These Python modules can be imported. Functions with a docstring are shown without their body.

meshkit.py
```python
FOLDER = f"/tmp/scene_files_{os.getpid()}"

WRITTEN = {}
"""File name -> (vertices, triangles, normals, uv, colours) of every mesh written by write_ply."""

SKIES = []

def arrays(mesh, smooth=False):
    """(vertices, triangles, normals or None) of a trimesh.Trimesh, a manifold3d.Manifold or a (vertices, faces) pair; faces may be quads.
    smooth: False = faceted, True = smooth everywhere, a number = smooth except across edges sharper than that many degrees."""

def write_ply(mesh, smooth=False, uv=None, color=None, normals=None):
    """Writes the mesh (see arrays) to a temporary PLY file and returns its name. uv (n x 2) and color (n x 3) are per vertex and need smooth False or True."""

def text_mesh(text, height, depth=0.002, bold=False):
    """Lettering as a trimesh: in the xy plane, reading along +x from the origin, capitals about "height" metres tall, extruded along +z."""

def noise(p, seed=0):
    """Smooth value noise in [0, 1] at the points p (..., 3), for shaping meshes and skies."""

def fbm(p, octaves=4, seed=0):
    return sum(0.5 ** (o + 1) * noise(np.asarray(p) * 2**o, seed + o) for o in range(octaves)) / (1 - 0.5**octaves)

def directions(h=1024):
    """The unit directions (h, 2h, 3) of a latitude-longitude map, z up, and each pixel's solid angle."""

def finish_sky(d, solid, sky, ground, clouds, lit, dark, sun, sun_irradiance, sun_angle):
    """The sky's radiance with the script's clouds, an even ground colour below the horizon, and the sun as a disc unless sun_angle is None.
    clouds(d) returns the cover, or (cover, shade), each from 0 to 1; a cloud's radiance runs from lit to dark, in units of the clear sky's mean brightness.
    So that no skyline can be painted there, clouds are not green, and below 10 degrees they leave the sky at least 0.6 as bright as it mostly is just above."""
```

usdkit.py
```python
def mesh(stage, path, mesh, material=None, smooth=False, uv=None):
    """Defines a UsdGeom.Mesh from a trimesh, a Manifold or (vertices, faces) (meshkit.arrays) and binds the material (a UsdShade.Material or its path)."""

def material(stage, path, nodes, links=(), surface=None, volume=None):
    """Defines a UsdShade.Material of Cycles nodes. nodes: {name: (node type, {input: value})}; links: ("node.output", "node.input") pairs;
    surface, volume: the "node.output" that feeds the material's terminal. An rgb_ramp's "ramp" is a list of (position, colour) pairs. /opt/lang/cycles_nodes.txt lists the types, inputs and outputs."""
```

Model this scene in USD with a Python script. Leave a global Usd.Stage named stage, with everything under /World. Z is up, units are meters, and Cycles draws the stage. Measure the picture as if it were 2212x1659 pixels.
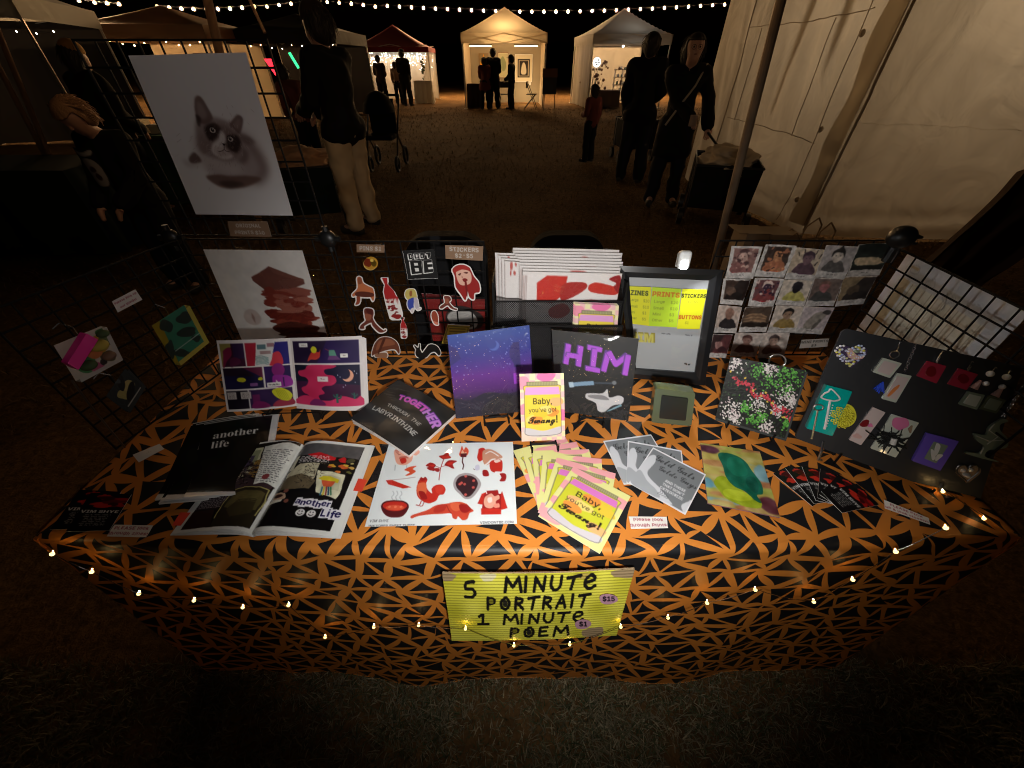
import math, glob, random
import numpy as np, trimesh, manifold3d, usdkit, meshkit
from scipy.spatial import Delaunay
from PIL import Image, ImageDraw, ImageFont, ImageFilter
from shapely.geometry import Polygon
from pxr import Usd, UsdGeom, UsdLux, UsdShade, Gf, Sdf, Vt

stage = Usd.Stage.CreateInMemory()
UsdGeom.SetStageUpAxis(stage, 'Z')
UsdGeom.SetStageMetersPerUnit(stage, 1.0)
UsdGeom.Xform.Define(stage, '/World')
UsdGeom.Scope.Define(stage, '/World/Looks')
rng = np.random.default_rng(7)
random.seed(7)

# ------------------------------------------------------------------ camera, sky, lights
CAM_Z, PITCH, FOC = 1.434, math.radians(40.0), 831.0      # FOC: focal length in units of a 2212 wide picture
EXPOSURE = 0.0
SKY_STRENGTH = 0.00012
cam = UsdGeom.Camera.Define(stage, '/World/camera')
cam.AddTranslateOp().Set(Gf.Vec3d(0, 0, CAM_Z))
cam.AddRotateXOp().Set(90 - math.degrees(PITCH))
cam.CreateHorizontalApertureAttr(36.0)
cam.CreateVerticalApertureAttr(27.0)
cam.CreateFocalLengthAttr(36.0 * FOC / 2212.0)
cam.CreateClippingRangeAttr(Gf.Vec2f(0.02, 1000.0))
cam.CreateExposureAttr(EXPOSURE)
usdkit.material(stage, '/World/Looks/night_sky', {
    's': ('sky_texture', {'sky_type': 'single_scattering', 'sun_disc': False, 'sun_elevation': 0.02, 'sun_rotation': 2.6}),
    'b': ('background_shader', {'strength': SKY_STRENGTH})}, [('s.color', 'b.color')], surface='b.background')
dome = UsdLux.DomeLight.Define(stage, '/World/sky')
UsdShade.MaterialBindingAPI.Apply(dome.GetPrim()).Bind(UsdShade.Material.Get(stage, '/World/Looks/night_sky'))
dome.GetPrim().SetCustomDataByKey('kind', 'structure')

def sphere_light(path, pos, radius, intensity, color, aim=None, cone=None, soft=0.3):
    L = UsdLux.SphereLight.Define(stage, path)
    L.CreateRadiusAttr(radius); L.CreateIntensityAttr(intensity); L.CreateNormalizeAttr(True)
    L.CreateColorAttr(Gf.Vec3f(*color))
    m = Gf.Matrix4d(1)
    if aim is not None:
        z = np.array(pos, float) - np.array(aim, float); z /= np.linalg.norm(z)
        x = np.cross([0, 1, 0.01], z); x /= np.linalg.norm(x); y = np.cross(z, x)
        m = Gf.Matrix4d(*x, 0, *y, 0, *z, 0, *pos, 1)
        s = UsdLux.ShapingAPI.Apply(L.GetPrim())
        s.CreateShapingConeAngleAttr(cone); s.CreateShapingConeSoftnessAttr(soft)
    else:
        m.SetTranslate(Gf.Vec3d(*pos))
    L.AddTransformOp().Set(m)
    return L

# the torch that whoever took the photograph shines on the table (held just over the lens)
sphere_light('/World/torch_light', (0.06, -0.02, 1.27), 0.02, 11.0, (1.0, 0.98, 0.94), aim=(0.10, 0.60, 0.80), cone=53, soft=1.0)
sphere_light('/World/torch_light_spill', (0.0, -0.03, 1.50), 0.03, 1.35, (1.0, 0.93, 0.90), aim=(-0.30, 0.95, 1.20), cone=62, soft=1.0)
# clip-on reading lamp over the price frame
sphere_light('/World/clip_lamp_light', (0.402, 0.832, 1.045), 0.008, 0.45, (0.93, 0.97, 1.0), aim=(0.62, 0.60, 0.80), cone=80, soft=0.8)

# ------------------------------------------------------------------ picture geometry: a pixel of the 2212 x 1659 view -> point on a real plane
CP, SP = math.cos(PITCH), math.sin(PITCH)
EYE = np.array([0, 0, CAM_Z])
def ray(px, py):
    u = (np.asarray(px, float) - 1106) / FOC
    v = (np.asarray(py, float) - 829.5) / FOC
    return np.stack([u, CP - v * SP, -SP - v * CP], -1)
def on(px, py, plane):
    p0, n = plane
    d = ray(px, py)
    t = ((np.asarray(p0) - EYE) @ n) / (d @ n)
    return EYE + d * t[..., None] if np.ndim(t) else EYE + d * t
TOP = 0.74
def level(z): return (np.array([0, 0, z]), np.array([0, 0, 1.0]))
def upright(y): return (np.array([0, y, 0]), np.array([0, 1.0, 0]))
def shifted(plane, e):                                     # towards the viewer
    p0, n = np.array(plane[0], float), np.array(plane[1], float)
    n = n / np.linalg.norm(n)
    if (EYE - p0) @ n < 0: n = -n
    return (p0 + n * e, n)
def lean(bl, br, z, tilt):                                 # plane through a bottom edge (pixels, on height z) leaning back by tilt degrees
    a, b = on(*bl, level(z)), on(*br, level(z))
    d = (b - a) / np.linalg.norm(b - a)
    back = np.cross([0, 0, 1], d)                          # horizontal, away from viewer for d pointing right
    t = math.radians(tilt)
    up = np.array([0, 0, 1]) * math.cos(t) + back * math.sin(t)
    n = np.cross(d, up); n /= np.linalg.norm(n)
    return (a, n)
def Zc(x0, y0, s):                                         # zoomed view -> 2212 view
    return lambda x, y: ((x0 + x / s) * 0.8848, (y0 + y / s) * 0.8848)

# ------------------------------------------------------------------ materials
M = {}
def mat(name, color, rough=0.6, metal=0.0, bump=None, var=None, spec=0.5, translucent=0.0, coat=0.0):
    nodes = {'p': ('principled_bsdf', {'base_color': color, 'roughness': rough, 'metallic': metal, 'specular_ior_level': spec, 'coat_weight': coat})}
    links = []; surf = 'p.BSDF'
    if var:
        s, amt = var
        c2 = tuple(min(1, c * (1 + amt)) for c in color); c1 = tuple(c * (1 - amt) for c in color)
        nodes['tc'] = ('texture_coordinate', {})
        nodes['n'] = ('noise_texture', {'scale': s, 'detail': 4.0})
        nodes['r'] = ('rgb_ramp', {'ramp': [(0.3, c1), (0.7, c2)]})
        links += [('tc.object', 'n.vector'), ('n.fac', 'r.fac'), ('r.color', 'p.base_color')]
    if bump:
        s, k = bump
        nodes['tb'] = ('texture_coordinate', {})
        nodes['bn'] = ('noise_texture', {'scale': s, 'detail': 3.0})
        nodes['b'] = ('bump', {'strength': k, 'distance': 0.01})
        links += [('tb.object', 'bn.vector'), ('bn.fac', 'b.height'), ('b.normal', 'p.normal')]
    if translucent:
        nodes['t'] = ('translucent_bsdf', {'color': color})
        nodes['m'] = ('mix_closure', {'fac': translucent})
        links += [('p.BSDF', 'm.closure1'), ('t.BSDF', 'm.closure2')]
        if var: links += [('r.color', 't.color')]
        surf = 'm.closure'
    M[name] = usdkit.material(stage, f'/World/Looks/{name}', nodes, links, surface=surf)
    return M[name]
def vmat(name, rough, spec=0.5, coat=0.0, bump=None, fibre=0.0, translucent=0.0):
    nodes = {'a': ('attribute', {'attribute': 'col'}), 'p': ('principled_bsdf', {'roughness': rough, 'specular_ior_level': spec, 'coat_weight': coat, 'coat_roughness': 0.05})}
    links = [('a.color', 'p.base_color')]; surf = 'p.BSDF'
    if bump:
        nodes['tb'] = ('texture_coordinate', {})
        nodes['bn'] = ('noise_texture', {'scale': bump[0], 'detail': 3.0})
        nodes['b'] = ('bump', {'strength': bump[1], 'distance': 0.004})
        links += [('tb.object', 'bn.vector'), ('bn.fac', 'b.height'), ('b.normal', 'p.normal')]
    if translucent:
        nodes['t'] = ('translucent_bsdf', {})
        nodes['m'] = ('mix_closure', {'fac': translucent})
        links += [('a.color', 't.color'), ('p.BSDF', 'm.closure1'), ('t.BSDF', 'm.closure2')]; surf = 'm.closure'
    M[name] = usdkit.material(stage, f'/World/Looks/{name}', nodes, links, surface=surf)
def glow(name, color, strength):
    M[name] = usdkit.material(stage, f'/World/Looks/{name}', {'e': ('emission', {'color': color, 'strength': strength})}, surface='e.emission')
vmat('paper', 0.55, 0.35, bump=(60, 0.04))
vmat('glossy_paper', 0.24, 0.5, bump=(14, 0.10))
vmat('painted', 0.5, 0.4, bump=(160, 0.25))
vmat('cloth_print', 0.5, 0.35, bump=(35, 0.10))
mat('white_paper', (0.78, 0.78, 0.76), 0.6)
mat('kraft', (0.30, 0.20, 0.12), 0.8)
mat('black_card', (0.012, 0.012, 0.013), 0.5)
mat('black_board', (0.022, 0.023, 0.027), 0.42, bump=(90, 0.05))
mat('black_wire', (0.008, 0.0075, 0.0075), 0.6, spec=0.12)
mat('black_plastic', (0.010, 0.010, 0.010), 0.4)
mat('black_frame', (0.010, 0.010, 0.011), 0.25)
mat('silver', (0.75, 0.75, 0.74), 0.22, 1.0)
mat('dark_metal', (0.18, 0.17, 0.16), 0.35, 1.0)
mat('dark_fabric', (0.010, 0.010, 0.011), 0.9, spec=0.1, bump=(80, 0.3))
mat('green_fabric', (0.012, 0.020, 0.017), 0.9, spec=0.1, bump=(80, 0.3))
mat('wood_pole', (0.22, 0.15, 0.09), 0.6, var=(9, 0.3))
mat('lamp_white', (0.8, 0.82, 0.82), 0.3)
def clear(name, rough, bump=None, fac=None, tint=(1, 1, 1)):
    nodes = {'w': ('layer_weight', {'blend': 0.5}), 'f4': ('math', {'math_type': 'power', 'value2': 4.0}), 'f': ('math', {'math_type': 'multiply_add', 'value2': 0.7, 'value3': 0.045}), 't': ('transparent_bsdf', {'color': tint}), 'g': ('glossy_bsdf', {'roughness': rough, 'color': (1, 1, 1)}), 'm': ('mix_closure', {})}
    links = [('w.facing', 'f4.value1'), ('f4.value', 'f.value1'), ('f.value', 'm.fac'), ('t.BSDF', 'm.closure1'), ('g.BSDF', 'm.closure2')]
    if bump:
        nodes['tb'] = ('texture_coordinate', {})
        nodes['bn'] = ('noise_texture', {'scale': bump[0], 'detail': 2.0, 'distortion': 0.6})
        nodes['b'] = ('bump', {'strength': bump[1], 'distance': 0.01})
        links += [('tb.object', 'bn.vector'), ('bn.fac', 'b.height'), ('b.normal', 'g.normal')]
    M[name] = usdkit.material(stage, f'/World/Looks/{name}', nodes, links, surface='m.closure')
clear('clear_sleeve', 0.08, bump=(22, 0.55))
clear('clear_flat', 0.04, bump=(9, 0.25))

# ------------------------------------------------------------------ objects
USED = {}
def unique(parent, name):
    k = USED.setdefault(parent, {})
    n = k.get(name, 0); k[name] = n + 1
    return name if n == 0 else f'{name}_{n:03d}'
def tag(prim, label=None, cat=None, group=None, kind=None):
    for k, v in (('label', label), ('category', cat), ('group', group), ('kind', kind)):
        if v: prim.SetCustomDataByKey(k, v)
    return prim
def arr(mesh): return meshkit.arrays(mesh, False)[:2]
def write(path, v, f, material, cols=None, smooth=False):
    if cols is not None:
        m = usdkit.mesh(stage, path, (v, f), M[material], smooth=bool(smooth))
        UsdGeom.PrimvarsAPI(m).CreatePrimvar('col', Sdf.ValueTypeNames.Color3fArray, 'vertex').Set(Vt.Vec3fArray.FromNumpy(np.asarray(cols, np.float32)))
    else:
        m = usdkit.mesh(stage, path, (v, f), M[material], smooth=smooth)
    return m.GetPrim()
class Thing:
    def __init__(s, name, label, cat, loc, group=None, kind=None):
        s.path = '/World/' + unique('/World', name)
        s.loc = np.array(loc, float)
        x = UsdGeom.Xform.Define(stage, s.path); x.AddTranslateOp().Set(Gf.Vec3d(*map(float, loc)))
        s.prim = tag(x.GetPrim(), label, cat, group, kind)
    def part(s, name, mesh, material, cols=None, smooth=False, parent=None, label=None, kind=None):
        base = parent or s.path
        path = base + '/' + unique(base, name)
        v, f = arr(mesh)
        return Part(tag(write(path, v - s.loc, f, material, cols, smooth), label, kind=kind), path)
class Part:
    def __init__(s, prim, path): s.prim, s.path = prim, path
def solo(name, mesh, material, label, cat, cols=None, smooth=False, group=None, kind=None):
    v, f = arr(mesh)
    loc = np.array([v[:, 0].mean(), v[:, 1].mean(), v[:, 2].min()])
    path = '/World/' + unique('/World', name)
    p = write(path, v - loc, f, material, cols, smooth)
    UsdGeom.Xformable(p).AddTranslateOp().Set(Gf.Vec3d(*map(float, loc)))
    return tag(p, label, cat, group, kind)

# ------------------------------------------------------------------ mesh helpers
def cat_(*ms):
    v, f, n = [], [], 0
    for m in ms:
        a, b = arr(m); v.append(a); f.append(b + n); n += len(a)
    return np.vstack(v), np.vstack(f)
def box(c, s, rot=None):
    m = trimesh.creation.box(s)
    if rot is not None: m.apply_transform(rot)
    m.apply_translation(c)
    return m
def rotz(a): return trimesh.transformations.rotation_matrix(a, [0, 0, 1])
def bar(a, b, r, n=8, r2=None):
    a, b = np.array(a, float), np.array(b, float)
    return tube([a, b], [r, r if r2 is None else r2], n)
def tube(pts, r, n=8, closed=False):
    pts = np.asarray(pts, float); k = len(pts)
    r = np.broadcast_to(np.asarray(r, float), (k,))
    d = np.gradient(pts, axis=0) if not closed else np.roll(pts, -1, 0) - np.roll(pts, 1, 0)
    d /= np.maximum(np.linalg.norm(d, axis=1, keepdims=True), 1e-9)
    ref = np.array([0.13, 0.31, 0.94]) if abs(d[0] @ [0.13, 0.31, 0.94]) < 0.9 else np.array([1.0, 0.1, 0])
    x = np.cross(d[0], ref); x /= np.linalg.norm(x)
    rings = []
    th = np.arange(n) * 2 * np.pi / n
    for i in range(k):
        x = x - (x @ d[i]) * d[i]; x /= np.linalg.norm(x); y = np.cross(d[i], x)
        rings.append(pts[i] + r[i] * (np.cos(th)[:, None] * x + np.sin(th)[:, None] * y))
    v = np.vstack(rings); f = []
    for i in range(k if closed else k - 1):
        a, b = i * n, ((i + 1) % k) * n
        for j in range(n):
            q = (j + 1) % n
            f += [[a + j, a + q, b + q], [a + j, b + q, b + j]]
    if not closed:
        v = np.vstack([v, pts[:1], pts[-1:]]); c0, c1 = len(v) - 2, len(v) - 1
        for j in range(n):
            q = (j + 1) % n
            f += [[c0, q, j], [c1, (k - 1) * n + j, (k - 1) * n + q]]
    return v, np.array(f)
def ball(c, r, sub=2, scale=(1, 1, 1)):
    m = trimesh.creation.icosphere(sub, r); m.vertices *= scale; m.apply_translation(c); return m
def hull(points): return trimesh.Trimesh(*arr(trimesh.convex.convex_hull(np.asarray(points))), process=False)
def grid_faces(nu, nv, off=0, flip=False):
    i = np.arange(nu)[None, :] + np.arange(nv)[:, None] * (nu + 1)
    a, b, c, d = i, i + 1, i + nu + 2, i + nu + 1
    f = np.vstack([np.stack([a, d, c], -1).reshape(-1, 3), np.stack([a, c, b], -1).reshape(-1, 3)]) + off
    return f[:, ::-1] if flip else f
def lin(c):
    c = np.asarray(c, float) / 255.0
    return np.where(c <= 0.04045, c / 12.92, ((c + 0.055) / 1.055) ** 2.4)
def sampled(art, nu, nv):
    im = art.resize((nu + 1, nv + 1), Image.BOX if art.size[0] > nu * 1.5 else Image.BILINEAR)
    return (lin(np.asarray(im.convert('RGB'))) * 0.88).reshape(-1, 3)
def sheet(S, art, nu, nv, th=0.0006, back=(0.72, 0.72, 0.7), mu=None, mv=None):
    """A printed sheet: S(u, v) -> points, u to the right and v down as read; a real back and rim th behind it. Returns (mesh, colours)."""
    u, v = np.meshgrid(np.linspace(0, 1, nu + 1), np.linspace(0, 1, nv + 1))
    P = S(u.ravel(), v.ravel()).reshape(-1, 3)
    C = sampled(art, nu, nv)
    mu, mv = mu or min(nu, 24), mv or min(nv, 24)
    ub, vb = np.meshgrid(np.linspace(0, 1, mu + 1), np.linspace(0, 1, mv + 1))
    B = S(ub.ravel(), vb.ravel()).reshape(-1, 3)
    e = 1e-3
    du = S(np.clip(ub + e, 0, 1).ravel(), vb.ravel()) - S(np.clip(ub - e, 0, 1).ravel(), vb.ravel())
    dv = S(ub.ravel(), np.clip(vb + e, 0, 1).ravel()) - S(ub.ravel(), np.clip(vb - e, 0, 1).ravel())
    N = np.cross(dv, du); N /= np.linalg.norm(N, axis=1, keepdims=True)
    Bk = B - N * th
    k = len(P); kb = len(B)
    loop = list(range(0, mu)) + [mu + i * (mu + 1) for i in range(mv)] + [mv * (mu + 1) + mu - i for i in range(mu)] + [(mv - i) * (mu + 1) for i in range(mv)]
    V = np.vstack([P, Bk, B[loop], Bk[loop]])
    F = [grid_faces(nu, nv), grid_faces(mu, mv, k, True)]
    L = len(loop); a = k + kb; r = []
    for i in range(L):
        j = (i + 1) % L
        r += [[a + i, a + j, a + L + j], [a + i, a + L + j, a + L + i]]
    F.append(np.array(r))
    cols = np.vstack([C, np.tile(back, (kb + 2 * L, 1))])
    return (V, np.vstack(F)), cols
def quad(tl, tr, br, bl):
    tl, tr, br, bl = map(np.asarray, (tl, tr, br, bl))
    def S(u, v):
        u, v = np.asarray(u)[:, None], np.asarray(v)[:, None]
        return tl * (1 - u) * (1 - v) + tr * u * (1 - v) + br * u * v + bl * (1 - u) * v
    return S
def bowed(S, amp, seed=0, curl=0.0):
    """The same sheet, not quite flat."""
    r = np.random.default_rng(seed); a, b, c = r.uniform(0, 6.28, 3)
    def T(u, v):
        u, v = np.asarray(u, float), np.asarray(v, float)
        P = S(u, v)
        n = np.cross(S(np.array([0.]), np.array([1.])) - S(np.array([0.]), np.array([0.])), S(np.array([1.]), np.array([0.])) - S(np.array([0.]), np.array([0.])))[0]
        n /= np.linalg.norm(n)
        h = amp * (0.6 + 0.4 * np.sin(2.2 * u * 2 + a) * np.cos(1.7 * v * 2 + b)) + curl * ((2 * u - 1) ** 2) * (0.5 + 0.5 * np.sin(3 * v + c))
        return P + h[:, None] * n
    return T
def nres(px, f=1.35):
    """Grid size from the corners in picture units, at the size the picture shows it."""
    p = np.array(px) * 0.463
    w = max(np.linalg.norm(p[1] - p[0]), np.linalg.norm(p[2] - p[3])); h = max(np.linalg.norm(p[3] - p[0]), np.linalg.norm(p[2] - p[1]))
    return max(4, int(w * f)), max(4, int(h * f))
def corners(px, plane): return [on(x, y, plane) for x, y in px]
def printed(px, plane, art, th=0.0006, back=(0.72, 0.72, 0.7), bow=0.0, seed=0, f=1.35, curl=0.0, ret=False):
    S = quad(*corners(px, plane))
    if bow or curl: S = bowed(S, bow, seed, curl)
    m = sheet(S, art, *nres(px, f), th, back)
    return (*m, S) if ret else m
def over(S, e):                                            # the surface e in front of S
    def T(u, v):
        u, v = np.asarray(u, float), np.asarray(v, float); h = 1e-3
        du = S(np.clip(u + h, 0, 1), v) - S(np.clip(u - h, 0, 1), v); dv = S(u, np.clip(v + h, 0, 1)) - S(u, np.clip(v - h, 0, 1))
        n = np.cross(dv, du); n /= np.linalg.norm(n, axis=1, keepdims=True)
        return S(u, v) + n * e
    return T
def surf(S, nu, nv):
    u, v = np.meshgrid(np.linspace(0, 1, nu + 1), np.linspace(0, 1, nv + 1))
    return S(u.ravel(), v.ravel()), grid_faces(nu, nv)
def grow(S, mu, mv):                                       # the surface extended by the fractions mu, mv all round
    return lambda u, v: S(np.asarray(u) * (1 + 2 * mu) - mu, np.asarray(v) * (1 + 2 * mv) - mv)
def basis(plane):
    p0, n = plane; n = np.array(n, float); n /= np.linalg.norm(n)
    if (EYE - p0) @ n < 0: n = -n
    x = np.cross([0, 0, 1], n)
    x = np.array([1., 0, 0]) if np.linalg.norm(x) < 1e-6 else x / np.linalg.norm(x)
    return x, np.cross(n, x), n
def plate(poly_px, plane, th, base=0.0, soft=0.0):
    """A flat piece cut to an outline (picture units) lying on a plane, th thick towards the viewer."""
    p0, n0 = plane; x, y, n = basis(plane)
    W = np.array([on(a, b, plane) for a, b in poly_px]) - p0
    pg = Polygon(np.stack([W @ x, W @ y], 1)).buffer(0)
    if soft: pg = pg.buffer(soft).buffer(-2 * soft).buffer(soft)
    if pg.geom_type != 'Polygon': pg = max(pg.geoms, key=lambda g: g.area)
    m = trimesh.creation.extrude_polygon(pg, th, engine='earcut')
    m.vertices = p0 + m.vertices[:, :1] * x + m.vertices[:, 1:2] * y + (m.vertices[:, 2:] + base) * n
    return m
def print_px(poly, plane, e, draw, f=2.0, pad=0):
    """Flat print inside an outline given in picture units: draw(d, T) paints on it, T maps picture units to the canvas. Returns grid mesh and colours, e in front of the plane."""
    poly = np.array(poly, float); x0, y0 = poly.min(0) - pad; x1, y1 = poly.max(0) + pad
    k = 8.0
    im = Image.new('RGB', (max(8, int((x1 - x0) * k)), max(8, int((y1 - y0) * k))), (240, 238, 235))
    d = ImageDraw.Draw(im)
    T = lambda pts: [((a - x0) * k, (b - y0) * k) for a, b in pts]
    draw(d, T)
    nu, nv = max(4, int((x1 - x0) * 0.463 * f)), max(4, int((y1 - y0) * 0.463 * f))
    C = sampled(im, nu, nv)
    u, v = np.meshgrid(np.linspace(x0, x1, nu + 1), np.linspace(y0, y1, nv + 1))
    P = on(u.ravel(), v.ravel(), shifted(plane, e))
    F = grid_faces(nu, nv)
    import shapely
    c = np.stack([u.ravel(), v.ravel()], 1)[F].mean(1)
    F = F[shapely.contains_xy(Polygon(poly).buffer(0), c[:, 0], c[:, 1])]
    keep = np.unique(F); mp = np.zeros(len(P), int); mp[keep] = np.arange(len(keep))
    return (P[keep], mp[F]), C[keep]
def merge_col(*items):
    """(mesh, colours or one colour) pairs -> one mesh and its colours."""
    ms, cs = [], []
    for m, c in items:
        v, f = arr(m); ms.append((v, f)); c = np.asarray(c, float)
        cs.append(np.tile(c, (len(v), 1)) if c.ndim == 1 else c)
    return cat_(*ms), np.vstack(cs)

# ------------------------------------------------------------------ drawing on canvases
FD = (glob.glob('/opt/blender-*/*/datafiles/fonts') or [''])[0]
_fc = {}
def font(size, kind='inter', weight=600):
    k = (size, kind, weight)
    if k not in _fc:
        if kind == 'inter':
            f = ImageFont.truetype(FD + '/Inter.woff2', size)
            try: f.set_variation_by_axes([14, weight])
            except Exception: pass
        elif kind == 'math': f = ImageFont.truetype(FD + '/NotoSansMath-Regular.woff2', size)
        elif kind == 'sans': f = ImageFont.truetype(FD + '/Noto Sans CJK Regular.woff2', size)
        else: f = ImageFont.truetype(FD + '/DejaVuSansMono.woff2', size)
        _fc[k] = f
    return _fc[k]
def mb(s, U, L): return ''.join(chr(U + ord(c) - 65) if c.isupper() else chr(L + ord(c) - 97) if c.islower() else c for c in s)
def serif(s): return mb(s, 0x1d400, 0x1d41a)
def script(s): return mb(s, 0x1d4d0, 0x1d4ea)
def text(im, xy, s, size, fill, kind='inter', weight=600, anchor='mm', rot=0, stroke=0, stroke_fill=None, squeeze=1.0):
    f = font(size, kind, weight)
    x0, y0, x1, y1 = f.getbbox(s, anchor='ls', stroke_width=stroke)
    L = Image.new('L', (x1 - x0 + 8, y1 - y0 + 8)); dd = ImageDraw.Draw(L)
    dd.text((4 - x0, 4 - y0), s, 255, font=f, anchor='ls', stroke_width=stroke)
    if squeeze != 1: L = L.resize((max(1, int(L.size[0] * squeeze)), L.size[1]))
    if rot: L = L.rotate(rot, expand=True, resample=Image.BICUBIC)
    w, h = L.size
    px = xy[0] - (w / 2 if anchor[0] == 'm' else 0 if anchor[0] == 'l' else w); py = xy[1] - h / 2
    im.paste(Image.new('RGB', L.size, fill), (int(px), int(py)), L)
def canvas(w, h, c=(238, 238, 236)): im = Image.new('RGB', (w, h), c); return im, ImageDraw.Draw(im)
def blob(cx, cy, rx, ry, seed, n=40, rough=0.2):
    r = np.random.default_rng(seed); t = np.linspace(0, 2 * np.pi, n, endpoint=False)
    k = 1 + rough * sum(r.uniform(-1, 1) / (j + 1) * np.sin((j + 1) * t + r.uniform(0, 6.28)) for j in range(5))
    return [(cx + rx * a * math.cos(b), cy + ry * a * math.sin(b)) for a, b in zip(k, t)]
def spline(pts, n=8, closed=True):
    p = np.array(pts, float); k = len(p); out = []
    for i in range(k if closed else k - 1):
        a, b, c, e = (p[(i + j - 1) % k] if closed else p[min(max(i + j - 1, 0), k - 1)] for j in range(4))
        for t in np.linspace(0, 1, n, endpoint=False):
            out.append(tuple(0.5 * (2 * b + (c - a) * t + (2 * a - 5 * b + 4 * c - e) * t * t + (3 * b - a - 3 * c + e) * t ** 3)))
    if not closed: out.append(tuple(p[-1]))
    return out
def tinted(im, seed, amt=18, scale=6):
    """Uneven wash: multiplies an image by a smooth noise."""
    w, h = im.size; r = np.random.default_rng(seed)
    n = Image.fromarray((r.uniform(0, 255, (max(2, h // (w // scale + 1) + 2), scale))).astype(np.uint8)).resize((w, h), Image.BICUBIC)
    a = np.asarray(im, float) + (np.asarray(n, float)[..., None] - 128) / 128 * amt
    return Image.fromarray(np.clip(a, 0, 255).astype(np.uint8))
def painterly(im, seed, amt=8, scale=9, tone=1.0):
    """Pushes the drawing about by smooth noise and adds uneven tone, as brushwork would."""
    w, h = im.size; r = np.random.default_rng(seed + 50)
    def field(n): return np.asarray(Image.fromarray((r.uniform(0, 255, (n, n))).astype(np.uint8)).resize((w, h), Image.BICUBIC), float) / 127.5 - 1
    X, Y = np.meshgrid(np.arange(w), np.arange(h)); a = np.asarray(im, float)
    dx = amt * field(scale) + amt * 0.5 * field(scale * 3); dy = amt * field(scale) + amt * 0.5 * field(scale * 3)
    o = a[np.clip(Y + dy, 0, h - 1).astype(int), np.clip(X + dx, 0, w - 1).astype(int)]
    o = o * (1 + tone * (0.13 * field(scale * 2)[..., None] + 0.05 * field(scale * 5)[..., None]))
    return Image.fromarray(np.clip(o, 0, 255).astype(np.uint8))
# ------------------------------------------------------------------ ground and grass
M['ground'] = usdkit.material(stage, '/World/Looks/ground', {
    'tc': ('texture_coordinate', {}),
    'n1': ('noise_texture', {'scale': 0.9, 'detail': 5.0}), 'n2': ('noise_texture', {'scale': 26.0, 'detail': 5.0, 'roughness': 0.7}),
    'r1': ('rgb_ramp', {'ramp': [(0.3, (0.11, 0.062, 0.026)), (0.55, (0.20, 0.115, 0.048)), (0.75, (0.13, 0.085, 0.034))]}),
    'r2': ('rgb_ramp', {'ramp': [(0.3, (0.45, 0.45, 0.45)), (0.7, (1.25, 1.2, 1.1))]}),
    'm': ('mix', {'mix_type': 'multiply', 'fac': 1.0}),
    'b': ('bump', {'strength': 0.9, 'distance': 0.03}),
    'p': ('principled_bsdf', {'roughness': 0.95, 'specular_ior_level': 0.1})},
    [('tc.object', 'n1.vector'), ('tc.object', 'n2.vector'), ('n1.fac', 'r1.fac'), ('n2.fac', 'r2.fac'), ('r1.color', 'm.color1'), ('r2.color', 'm.color2'),
     ('n2.fac', 'b.height'), ('b.normal', 'p.normal'), ('m.color', 'p.base_color')], surface='p.BSDF')
xs = np.concatenate([np.linspace(-60, -8, 30), np.linspace(-7.9, 7.9, 120), np.linspace(8, 60, 30)])
ys = np.concatenate([np.linspace(-10, -1, 8), np.linspace(-0.9, 12, 110), np.linspace(12.4, 90, 50)])
gx, gy = np.meshgrid(xs, ys)
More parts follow.
